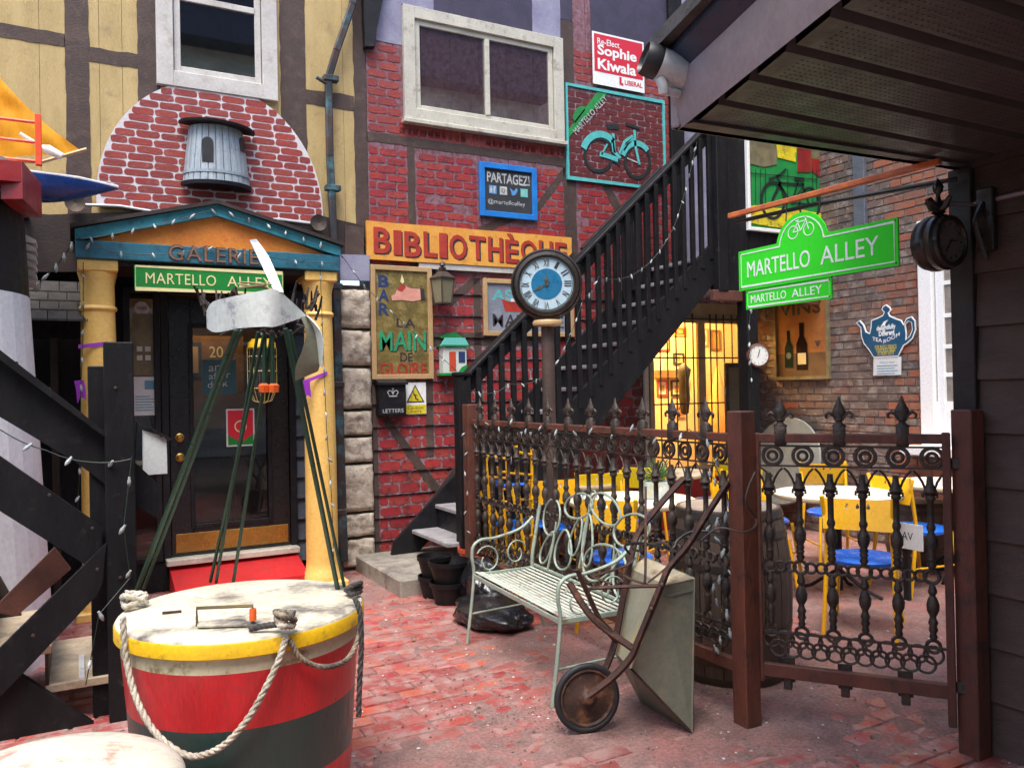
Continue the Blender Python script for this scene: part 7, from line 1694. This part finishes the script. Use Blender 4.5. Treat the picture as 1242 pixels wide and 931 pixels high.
rope_thing('brown weathered rope hanging in a short loop at the right of the drum rim', 'rope_tan', [(r2, .010), (knot(kr, .03, 9, .04, 5, .9), .010)])
tail = [at(430, 724, 2.83), at(437, 745, 2.81), at(438, 790, 2.81), at(436, 830, 2.81), at(435, 868, 2.81)]
rope_thing('black tarred rope knotted at the right edge of the drum with a hanging tail', 'rope_black', [(knot(kk_, .012, 10, .038, 7, .9), .011), (tail, .010), ([onZ(303, 762, ZT+.02), onZ(325, 758, ZT+.03), onZ(343, 756, ZT+.035)], .011)])

# ------------------------------------------------------------------ black timber steps at the left (plane Y = -2.6)
Ls = thing('timber_steps', 'black timber side stairs with pale treads at the left of the picture', 'staircase', (-2.2, -2.5, 0))
YL = -2.60
def plank(pxs, Y, th, name, m_, par=None): b = B(PF(Y)); b.plate(yl(Y, *pxs), -th, 0); return b.build(name, m_, par or Ls)
pA = onY(125, 415, YL); pB = onY(161, 415, YL); 
B().box(pA.x, -2.64, 0, pB.x-.0, -2.55, pA.z, .005).build('post', 'black_wood', Ls)
pC = onY(106, 444, YL+.12); B().box(pC.x, -2.52, 0, pC.x+.10, -2.44, pC.z, .005).build('post', 'black_wood', Ls)
plank([(-60, 388), (107, 512), (150, 548), (196, 590), (190, 628), (150, 604), (92, 560), (-60, 470)], YL+.06, .04, 'rail_board', 'black_wood')
plank([(-60, 378), (107, 507), (150, 541), (150, 547), (107, 515), (-60, 392)], YL+.0, .10, 'rail_cap', 'black_wood')
plank([(-60, 512), (108, 628), (124, 640), (124, 662), (106, 686), (-60, 582)], YL+.02, .04, 'rail_board', 'black_wood')
plank([(129, 659), (-60, 845), (-60, 905), (30, 814), (117, 722), (124, 708)], YL-.045, .04, 'brace', 'black_wood')
plank([(66, 664), (86, 690), (20, 747), (-10, 742), (0, 730)], YL+.3, .04, 'brace', 'brown_wood')
plank([(-60, 765), (33, 823), (100, 868), (134, 890), (134, 925), (100, 960), (-60, 1030)], YL-.0, .045, 'stringer', 'black_wood')
plank([(-60, 680), (0, 700), (34, 760), (0, 800), (-60, 760)], YL+.75, .04, 'stringer', 'dark_brown')
for k in range(5):
    x1 = -1.98-k*.27; zt_ = .20+k*.187
    B().box(x1-.30, -2.54, zt_-.04, x1, -1.75, zt_, .004).build('tread', 'pale_wood', Ls)
    B().box(x1-.30, -2.54, zt_, x1-.285, -1.75, zt_+.147).build('riser', 'dark_brown', Ls)
    B().box(x1-.16, -2.54, zt_, x1-.135, -2.15, zt_+.012).build('bracket', 'camera_silver', Ls)
B().box(-3.4, -1.74, 0, -1.98, -1.70, .5).build('stringer', 'black_wood', Ls) if False else None
for px_, py_, yy_ in ((118, 520, .015), (140, 560, .015), (20, 440, .015), (60, 472, .015), (112, 640, -.025), (60, 600, -.025), (118, 690, -.09), (40, 770, -.09), (140, 470, -.045), (146, 700, -.045), (150, 830, -.045)):
    p = onY(px_, py_, YL+yy_); B(Matrix.Translation(p) @ Matrix.Rotation(PI/2, 4, 'X')).lathe([(.008, 0), (.007, .003), (0, .004)], (0, 0, 0), 8).build('bolt_head', 'hoop_iron', Ls)
# small leaflet box on the post
t_ = thing('leaflet_box', 'small white box with a scalloped black roof beside the stair post', 'box', (-1.75, -2.3, 1.3))
q = yl(-2.2, (174, 522), (202, 530), (203, 574), (175, 576)); B(PF(-2.2)).plate(q, -.10, 0).build('box', 'poster_white', t_)
q = yl(-2.2, (158, 503), (206, 531), (206, 534)); a, c = yl(-2.2, (158, 503), (207, 531))
scal = [a, c]; n = 6
for i in range(n):
    t0_, t1_ = 1-i/n, 1-(i+1)/n
    for u in (0, .5, 1): t = t0_+(t1_-t0_)*u; scal.append((a[0]+(c[0]-a[0])*t, a[1]+(c[1]-a[1])*t-.012-(.014 if u == .5 else 0)))
B(PF(-2.21)).plate(scal, -.14, .01).build('roof', 'black_paint', t_)
# ------------------------------------------------------------------ lighthouse model
Lh = thing('model_lighthouse', 'tall black and white lighthouse model with red gallery at the left edge', 'lighthouse', (-3.2, -1.2, 0))
lr = lambda z: -2.285-.0485*(z-.3)*1.0
cxh = -3.05
def lrad(z): return (-2.285 - .048*(z-.3)) - cxh
for z0, z1, nm, mm in ((0, 1.23, 'white_band', 'lighthouse_white'), (1.23, 2.17, 'white_band', 'lighthouse_white'), (2.17, 2.74, 'black_band', 'black_paint'), (2.74, 2.95, 'cream_band', 'cream_frame')):
    B().lathe([(lrad(z0), z0), (lrad(z1), z1)], (cxh, -1.2, 0), 40).build(nm, mm, Lh)
gA = onY(26, 241, -1.75); gB = onY(49, 241, -1.25); gt = onY(26, 196, -1.75).z; gm = onY(20, 220, -1.75).z
def prism(foot, z0, z1, name, m_): b = B(); n = len(foot); b.add([(x, y, z0) for x, y in foot]+[(x, y, z1) for x, y in foot], [list(range(n)), list(range(n, 2*n))]+[(i, (i+1) % n, n+(i+1) % n, n+i) for i in range(n)]); return b.build(name, m_, Lh)
prism([(gA.x, -1.75), (gB.x, -1.25), (gB.x-.3, -.6), (gA.x-1.5, -.6), (gA.x-1.5, -1.75)], gm, gt, 'gallery', 'gallery_red')
prism([(gA.x+.006, -1.752), (gB.x+.006, -1.25), (gB.x-.10, -1.22), (gA.x-.10, -1.70)], gA.z, gt+.004, 'gallery_bracket', 'gallery_red')
pr = onY(47, 197, -1.27); pt = onY(47, 139, -1.27)
for k in range(3): B().bar((pr.x-.62*k, -1.27, pr.z-.02), (pr.x-.62*k, -1.27, pt.z), .035, .035, .003).build('rail_post', 'rail_orange', Lh)
for py_ in (149, 173, 196): zz = onY(47, py_, -1.27).z; B().tube([(pr.x-1.3, -1.27, zz), (pr.x, -1.27, zz)], .010).build('rail', 'rail_orange', Lh)
# triangular sail and model hull behind the gallery
Sa = thing('yellow_sail', 'orange yellow cloth sail stretched above the lighthouse gallery', 'sail', (-2.6, -1.0, 3.1))
YA = -.95
s0, s1, s2 = onY(100, 184, YA), onY(-60, 6, YA), onY(-60, 196, YA)
b = B(); n = 26; vs = []; fs = []
for i in range(n+1):
    for j in range(n+1-i):
        u, v = i/n, j/n; p = s0*(1-u-v)+s1*u+s2*v; e = 4*u*v+2*u*(1-u-v)
        p = p+Vector((-.05*math.sin(PI*u)*(1-v)**3, -.06*e+.030*math.sin(u*9+v*22)*e+.018*noise.noise(p*7), -.07*math.sin(PI*u)*(1-v)**3))
        vs.append(p)
idx = {}; c = 0
for i in range(n+1):
    for j in range(n+1-i): idx[i, j] = c; c += 1
for i in range(n):
    for j in range(n-i):
        fs.append((idx[i, j], idx[i+1, j], idx[i, j+1]))
        if j < n-i-1: fs.append((idx[i+1, j], idx[i+1, j+1], idx[i, j+1]))
b.add(vs, fs); o = b.build('cloth', 'sail', Sa, 60)
B().tube([onY(-60, 186+10, YA), onY(52, 196, YA), onY(105, 181, YA)], .012, 6).build('boom', 'pine_frame', Sa)
B().tube([onY(24, 162, YA-.1), onY(50, 178, YA-.1), onY(58, 181, YA-.1), onY(75, 190, YA-.1)], .02, 8, rad=[.012, .014, .03, .024]).build('tassel', 'sign_white', Sa, 60)
Hu = thing('blue_hull', 'blue model boat hull with white edge behind the lighthouse gallery', 'boat', (-2.2, -.8, 2.85))
YH = -.80
b = B(); n = 20; vs = []; top0, top1 = onY(20, 214, YH), onY(143, 228, YH); bt0, bt1 = onY(20, 243, YH), onY(141, 230, YH)
for i in range(n+1):
    t = i/n; tp = top0.lerp(top1, t); bt = bt0.lerp(bt1, t); h = tp.z-bt.z; h = max(.004, h*(1+.75*math.sin(PI*t**.6)*0+.9*(1-t**2.2)*t*1.2)); w = .16*(1-t**3)+.004
    for j in range(9): a = PI*j/8; vs.append((tp.x, YH-w*math.cos(a), tp.z-h*math.sin(a)**.8 if j not in (0, 8) else tp.z))
b.add(vs, [(i*9+j, i*9+j+1, (i+1)*9+j+1, (i+1)*9+j) for i in range(n) for j in range(8)]+[[i*9 for i in range(n+1)]+[i*9+8 for i in range(n, -1, -1)]])
b.build('hull', 'hull_blue', Hu, 40)
B().tube([top0+Vector((0, -.16, .006)), top0.lerp(top1, .6)+Vector((0, -.13, .008)), top1+Vector((0, -.01, .006))], .010, 6).build('gunwale', 'sign_white', Hu, 60)
B().tube([(-2.45, -.7, 2.85), (-2.45, -.0, 2.9)], .03, 8).build('bracket', 'black_paint', Hu)
# white louvre against the dark wall
t_ = thing('wall_louvre', 'small white louvre vent between the lighthouse and the porch', 'vent', (-2.28, -.3, 2.2))
lv0 = onY(34, 280, -.9)
for k in range(6):
    p = onY(30, 284+k*10, -.9); p2 = onY(44, 292+k*10, -.9); B().add([(p.x, -.9, p.z), (p2.x, -.93, p2.z), (p2.x, -.93, p2.z-.02), (p.x, -.9, p.z-.05), (p.x, -.7, p.z), (p2.x, -.7, p2.z), (p2.x, -.7, p2.z-.02), (p.x, -.7, p.z-.05)], [(0, 1, 2, 3), (4, 5, 6, 7), (0, 1, 5, 4), (1, 2, 6, 5), (2, 3, 7, 6), (0, 3, 7, 4)]).build('fin', 'white_paint', t_)
# side roof and dark wall left of the porch
t_ = thing('side_roof', 'grey shingled lean-to roof left of the yellow porch column', 'roof', (-2.4, -.3, 2.2))
for r in range(4):
    for k in range(8):
        x0 = -2.95+k*.12+(r % 2)*.05; z0 = 2.42-r*.075; y0 = -.10-r*.09
        B().add([(x0, y0, z0), (x0+.115, y0, z0), (x0+.115, y0-.12, z0-.085), (x0, y0-.12, z0-.085), (x0, y0, z0-.015), (x0+.115, y0, z0-.015), (x0+.115, y0-.12, z0-.10), (x0, y0-.12, z0-.10)], [(0, 1, 2, 3), (4, 5, 6, 7), (0, 1, 5, 4), (1, 2, 6, 5), (2, 3, 7, 6), (0, 3, 7, 4)]).build('shingle', 'roof_shingle', t_)
B().box(-2.97, -.12, 2.0, -2.1, .0, 2.30).build('soffit', 'black_wood', t_)
t_ = thing('side_wall', 'black boarded wall left of the porch in deep shade', 'wall', (-3.6, .1, 0))
for k in range(12): B().box(-4.9+k*.2, .05, 0, -4.705+k*.2, .3, 2.6, .004).build('board', 'black_wood', t_)
t_ = thing('window_shutter', 'narrow dark post and trim in the shade left of the porch', 'trim', (-2.3, -.1, 0)); p = onY(66, 400, -.1); B().box(p.x-.03, -.12, 0, p.x+.02, .05, 2.1, .004).build('post', 'dark_brown', t_)
# fibreglass dome in the near left corner
t_ = thing('fibreglass_dome', 'white fibreglass dome smeared with red in the bottom left corner', 'dome', (-2.3, -5.2, 0))
dc = at(58, 946, 2.15); bm = bmesh.new(); bmesh.ops.create_uvsphere(bm, u_segments=64, v_segments=32, radius=1)
for v in bm.verts:
    p = v.co; fl = math.copysign(abs(p.z)**1.0, p.z); g = 1 - .03*math.exp(-((p.x*.9+p.y*.4+.35)/.05)**2)
    v.co = Vector((dc.x+p.x*.34*g, dc.y+p.y*.34*g, dc.z-.045+ (p.z*.10 if p.z > 0 else p.z*.6)*g))
me = bpy.data.meshes.new('shell'); bm.to_mesh(me); bm.free(); me.materials.append(MATS['fibreglass']); me.shade_smooth(); o = link('shell', me, t_, WM[t_].copy()); o.matrix_local = WM[t_].inverted()
# purple ribbons on the columns
for (x0, y0, x1, y1, lb, tx, ty, Yc) in ((95, 418, 130, 414, 'purple ribbon round the left porch column', 96, 470, -.52), (366, 462, 397, 450, 'purple ribbon tied round the right porch column', 371, 470, -.53)):
    t_ = thing('ribbon', lb, 'ribbon', tuple(onY(x0, y0, Yc)), 0, 'purple ribbons')
    b = B(); n = 8
    pts = [onY(x0+(x1-x0)*i/n, y0+(y1-y0)*i/n, Yc+.012*((i-4)/4)**2) for i in range(n+1)]
    vs = [p for p in pts]+[p+Vector((0, -.004, -.028)) for p in pts]+[p+Vector((0, .004, 0)) for p in pts]+[p+Vector((0, .0, -.028)) for p in pts]
    m = n+1; b.add(vs, [(i, i+1, m+i+1, m+i) for i in range(n)]+[(2*m+i, 2*m+i+1, 3*m+i+1, 3*m+i) for i in range(n)]+[(i, i+1, 2*m+i+1, 2*m+i) for i in range(n)]); b.build('band', 'purple_ribbon', t_)
    a = onY(tx, ty-8, Yc-.02); B(PF(Yc-.02)).plate(wob_poly([(a.x-.03, a.z), (a.x+.03, a.z+.01), (a.x+.04, a.z-.13), (a.x+.005, a.z-.11), (a.x-.01, a.z-.16)], .006, .02), 0, .004).build('tail', 'purple_ribbon', t_)

# ------------------------------------------------------------------ strings of small lights
BULB = B().lathe([(.0055, .012), (.0065, 0), (.009, -.008), (.010, -.018), (.006, -.032), (0, -.040)], (0, 0, 0), 8).mesh('bulb', 'bulb', 50)
_sc = [0]
def light_string(lb, pts, nb, wire='wire_green', sag=.0, size=1.0, hang=True):
    t_ = thing('light_string', lb, 'string lights', tuple(pts[0]), 0, 'strings of small lights')
    path = []
    for i in range(len(pts)-1):
        a, c = Vector(pts[i]), Vector(pts[i+1])
        for j in range(8): t = j/8; path.append(a.lerp(c, t)+Vector((0, 0, -sag*4*t*(1-t))))
    path.append(Vector(pts[-1]))
    B().tube(path, .0028*size, 5).build('wire', wire, t_)
    rr = random.Random(_sc[0]); _sc[0] += 1; L_ = [0]
    for i in range(1, len(path)): L_.append(L_[-1]+(path[i]-path[i-1]).length)
    for k in range(nb):
        d = L_[-1]*(k+.5)/nb; i = max(j for j in range(len(L_)) if L_[j] <= d); i = min(i, len(path)-2); p = path[i].lerp(path[i+1], (d-L_[i])/max(1e-6, L_[i+1]-L_[i]))
        link('bulb', BULB, t_, Matrix.Translation(p) @ Matrix.Rotation(rr.uniform(0, 6), 4, 'Z') @ Matrix.Rotation(rr.uniform(-.9, .9), 4, 'X') @ Matrix.Scale(size*rr.uniform(.85, 1.15), 4))
Yq = -.575
light_string('small lights along the pediment slopes over orange', [onY(x, y, Yq) for x, y in ((96, 290), (170, 276), (250, 256), (262, 251), (330, 274), (400, 298))], 13, sag=.012, size=1.0)
light_string('small lights strung across the teal pediment beam', [onY(x, y, Yq) for x, y in ((92, 284), (118, 300), (190, 308), (250, 298), (320, 310), (406, 318))], 9, sag=.02, size=1.0)
light_string('small lights running down the left porch column', [onY(x, y, -.57) for x, y in ((101, 318), (101, 400), (98, 470), (97, 560), (94, 620))], 9, size=1.0)
light_string('small lights running down the right porch column', [onY(x, y, -.56) for x, y in ((388, 322), (392, 420), (396, 520), (402, 600), (405, 680))], 13, size=1.0)
light_string('small lights from the porch corner down to the stair newel', [onY(408, 301, -.5), onY(440, 345, -.5), onY(500, 402, -.7), onY(560, 455, -.95), (.66, -1.07, 1.55)], 11, size=.9)
light_string('small lights swagged under the black stair handrail', [(.66, -1.09, 1.55), (1.0, -1.10, 1.60), (1.42, -1.10, 1.72), (1.75, -1.10, 2.35), (1.90, -1.10, 2.52), (2.35, -1.10, 2.60), (2.75, -1.10, 3.02), (3.05, -1.10, 3.85)], 27, sag=.05, size=.9)
light_string('small lights wound along the top rail of the iron fence', [(.51, -1.35-.23*k, 1.31+(.03 if k % 2 else -.03)) for k in range(13)], 14, sag=.02, size=.8)
light_string('small lights tangled down the fence beside the middle post', [(.52+.01*math.sin(k*2.3), -4.08+.09*math.sin(k*1.9), 1.22-.085*k) for k in range(12)], 20, size=.95)
light_string('small lights hanging down the left fence post', [(.48, -1.34+.03*math.sin(k*2), 1.3-.1*k) for k in range(10)], 6, size=.8)
light_string('small lights along the black side stairs at the left', [onY(x, y, -2.66) for x, y in ((-30, 498), (2, 522), (56, 546), (108, 560), (160, 556))], 4, wire='wire_green', sag=.01, size=1.0)
light_string('small lights falling down the black stair post', [onY(160, 552, -2.66), onY(150, 640, -2.70), onY(158, 700, -2.66), onY(120, 745, -2.7), onY(104, 830, -2.66)], 5, size=.95)
light_string('small lights trailing on the lighthouse side wall', [onY(92, 290, -.5), onY(70, 320, -.45), onY(40, 352, -.45)], 5, size=1.3)
light_string('small lights hanging by the landing post', [onY(905, 300, -1.2), onY(912, 360, -1.2), onY(908, 400, -1.22), onY(912, 470, -1.2)], 8, size=1.2)

# ------------------------------------------------------------------ the other side of the alley, behind the camera
t_ = thing('opposite_building', 'pale coursed stone building across the alley seen only in the window reflections', 'building', (-3, -15, 0))
B().box(-16, -15.4, 0, 14, -14.6, 10.3).build('wall', 'opp_stone', t_); B().box(-16, -15.6, 10.3, 14, -13.9, 12.4).build('eave', 'navy_dark', t_)
for x in (-9, -5.5, -2, 1.5, 5): B().box(x, -14.6, 4.6, x+1.1, -14.55, 6.6).build('window', 'navy_dark', t_)
t_ = thing('left_building', 'dark timber building side closing the left of the alley', 'building', (-6, -3, 0)); B().box(-6.6, -7, 0, -6.2, .3, 3.4).build('wall', 'wall_brown', t_)

# ------------------------------------------------------------------ sub-parts sit under the part they belong to
SUB = {'pane': ('leaf', 'sash', 'frame'), 'knob': ('leaf',), 'kick_plate': ('leaf',), 'moulding': ('leaf',), 'handle_grip': ('handle',), 'dial_centre': ('dial',), 'numerals': ('dial', 'face'), 'hands': ('dial', 'face'), 'hood': ('housing',),
       'needle': ('face',), 'tick_marks': ('face',), 'cuff': ('hand',), 'thumb_nail': ('hand',), 'lettering': ('board', 'box', 'sheet', 'card', 'disc', 'beam', 'body'), 'letter': ('board',), 'bicycle_emblem': ('board',), 'border': ('board',), 'crown': ('box',), 'icon': ('board',),
       'bird_icon': ('board',), 'print_lines': ('sheet',), 'mullion': ('sash', 'frame'), 'glazing_bar': ('sash',), 'motif': ('canvas',), 'bottle_label': ('board',), 'bezel': ('case',), 'newel_cap': ('newel_post',)}
for o in [q for q in bpy.data.objects if q.parent is not None and q.parent.parent is None]:
    base = o.name.split('.')[0]
    if base in SUB and o in WM and not o.children:
        for want in SUB[base]:
            c = [s for s in o.parent.children if s.name.split('.')[0] == want and s is not o]
            if c:
                if base == 'pane' and len(c) > 1: pass
                w = WM[o]; o.parent = c[0]; o.matrix_local = WM[c[0]].inverted() @ w; break
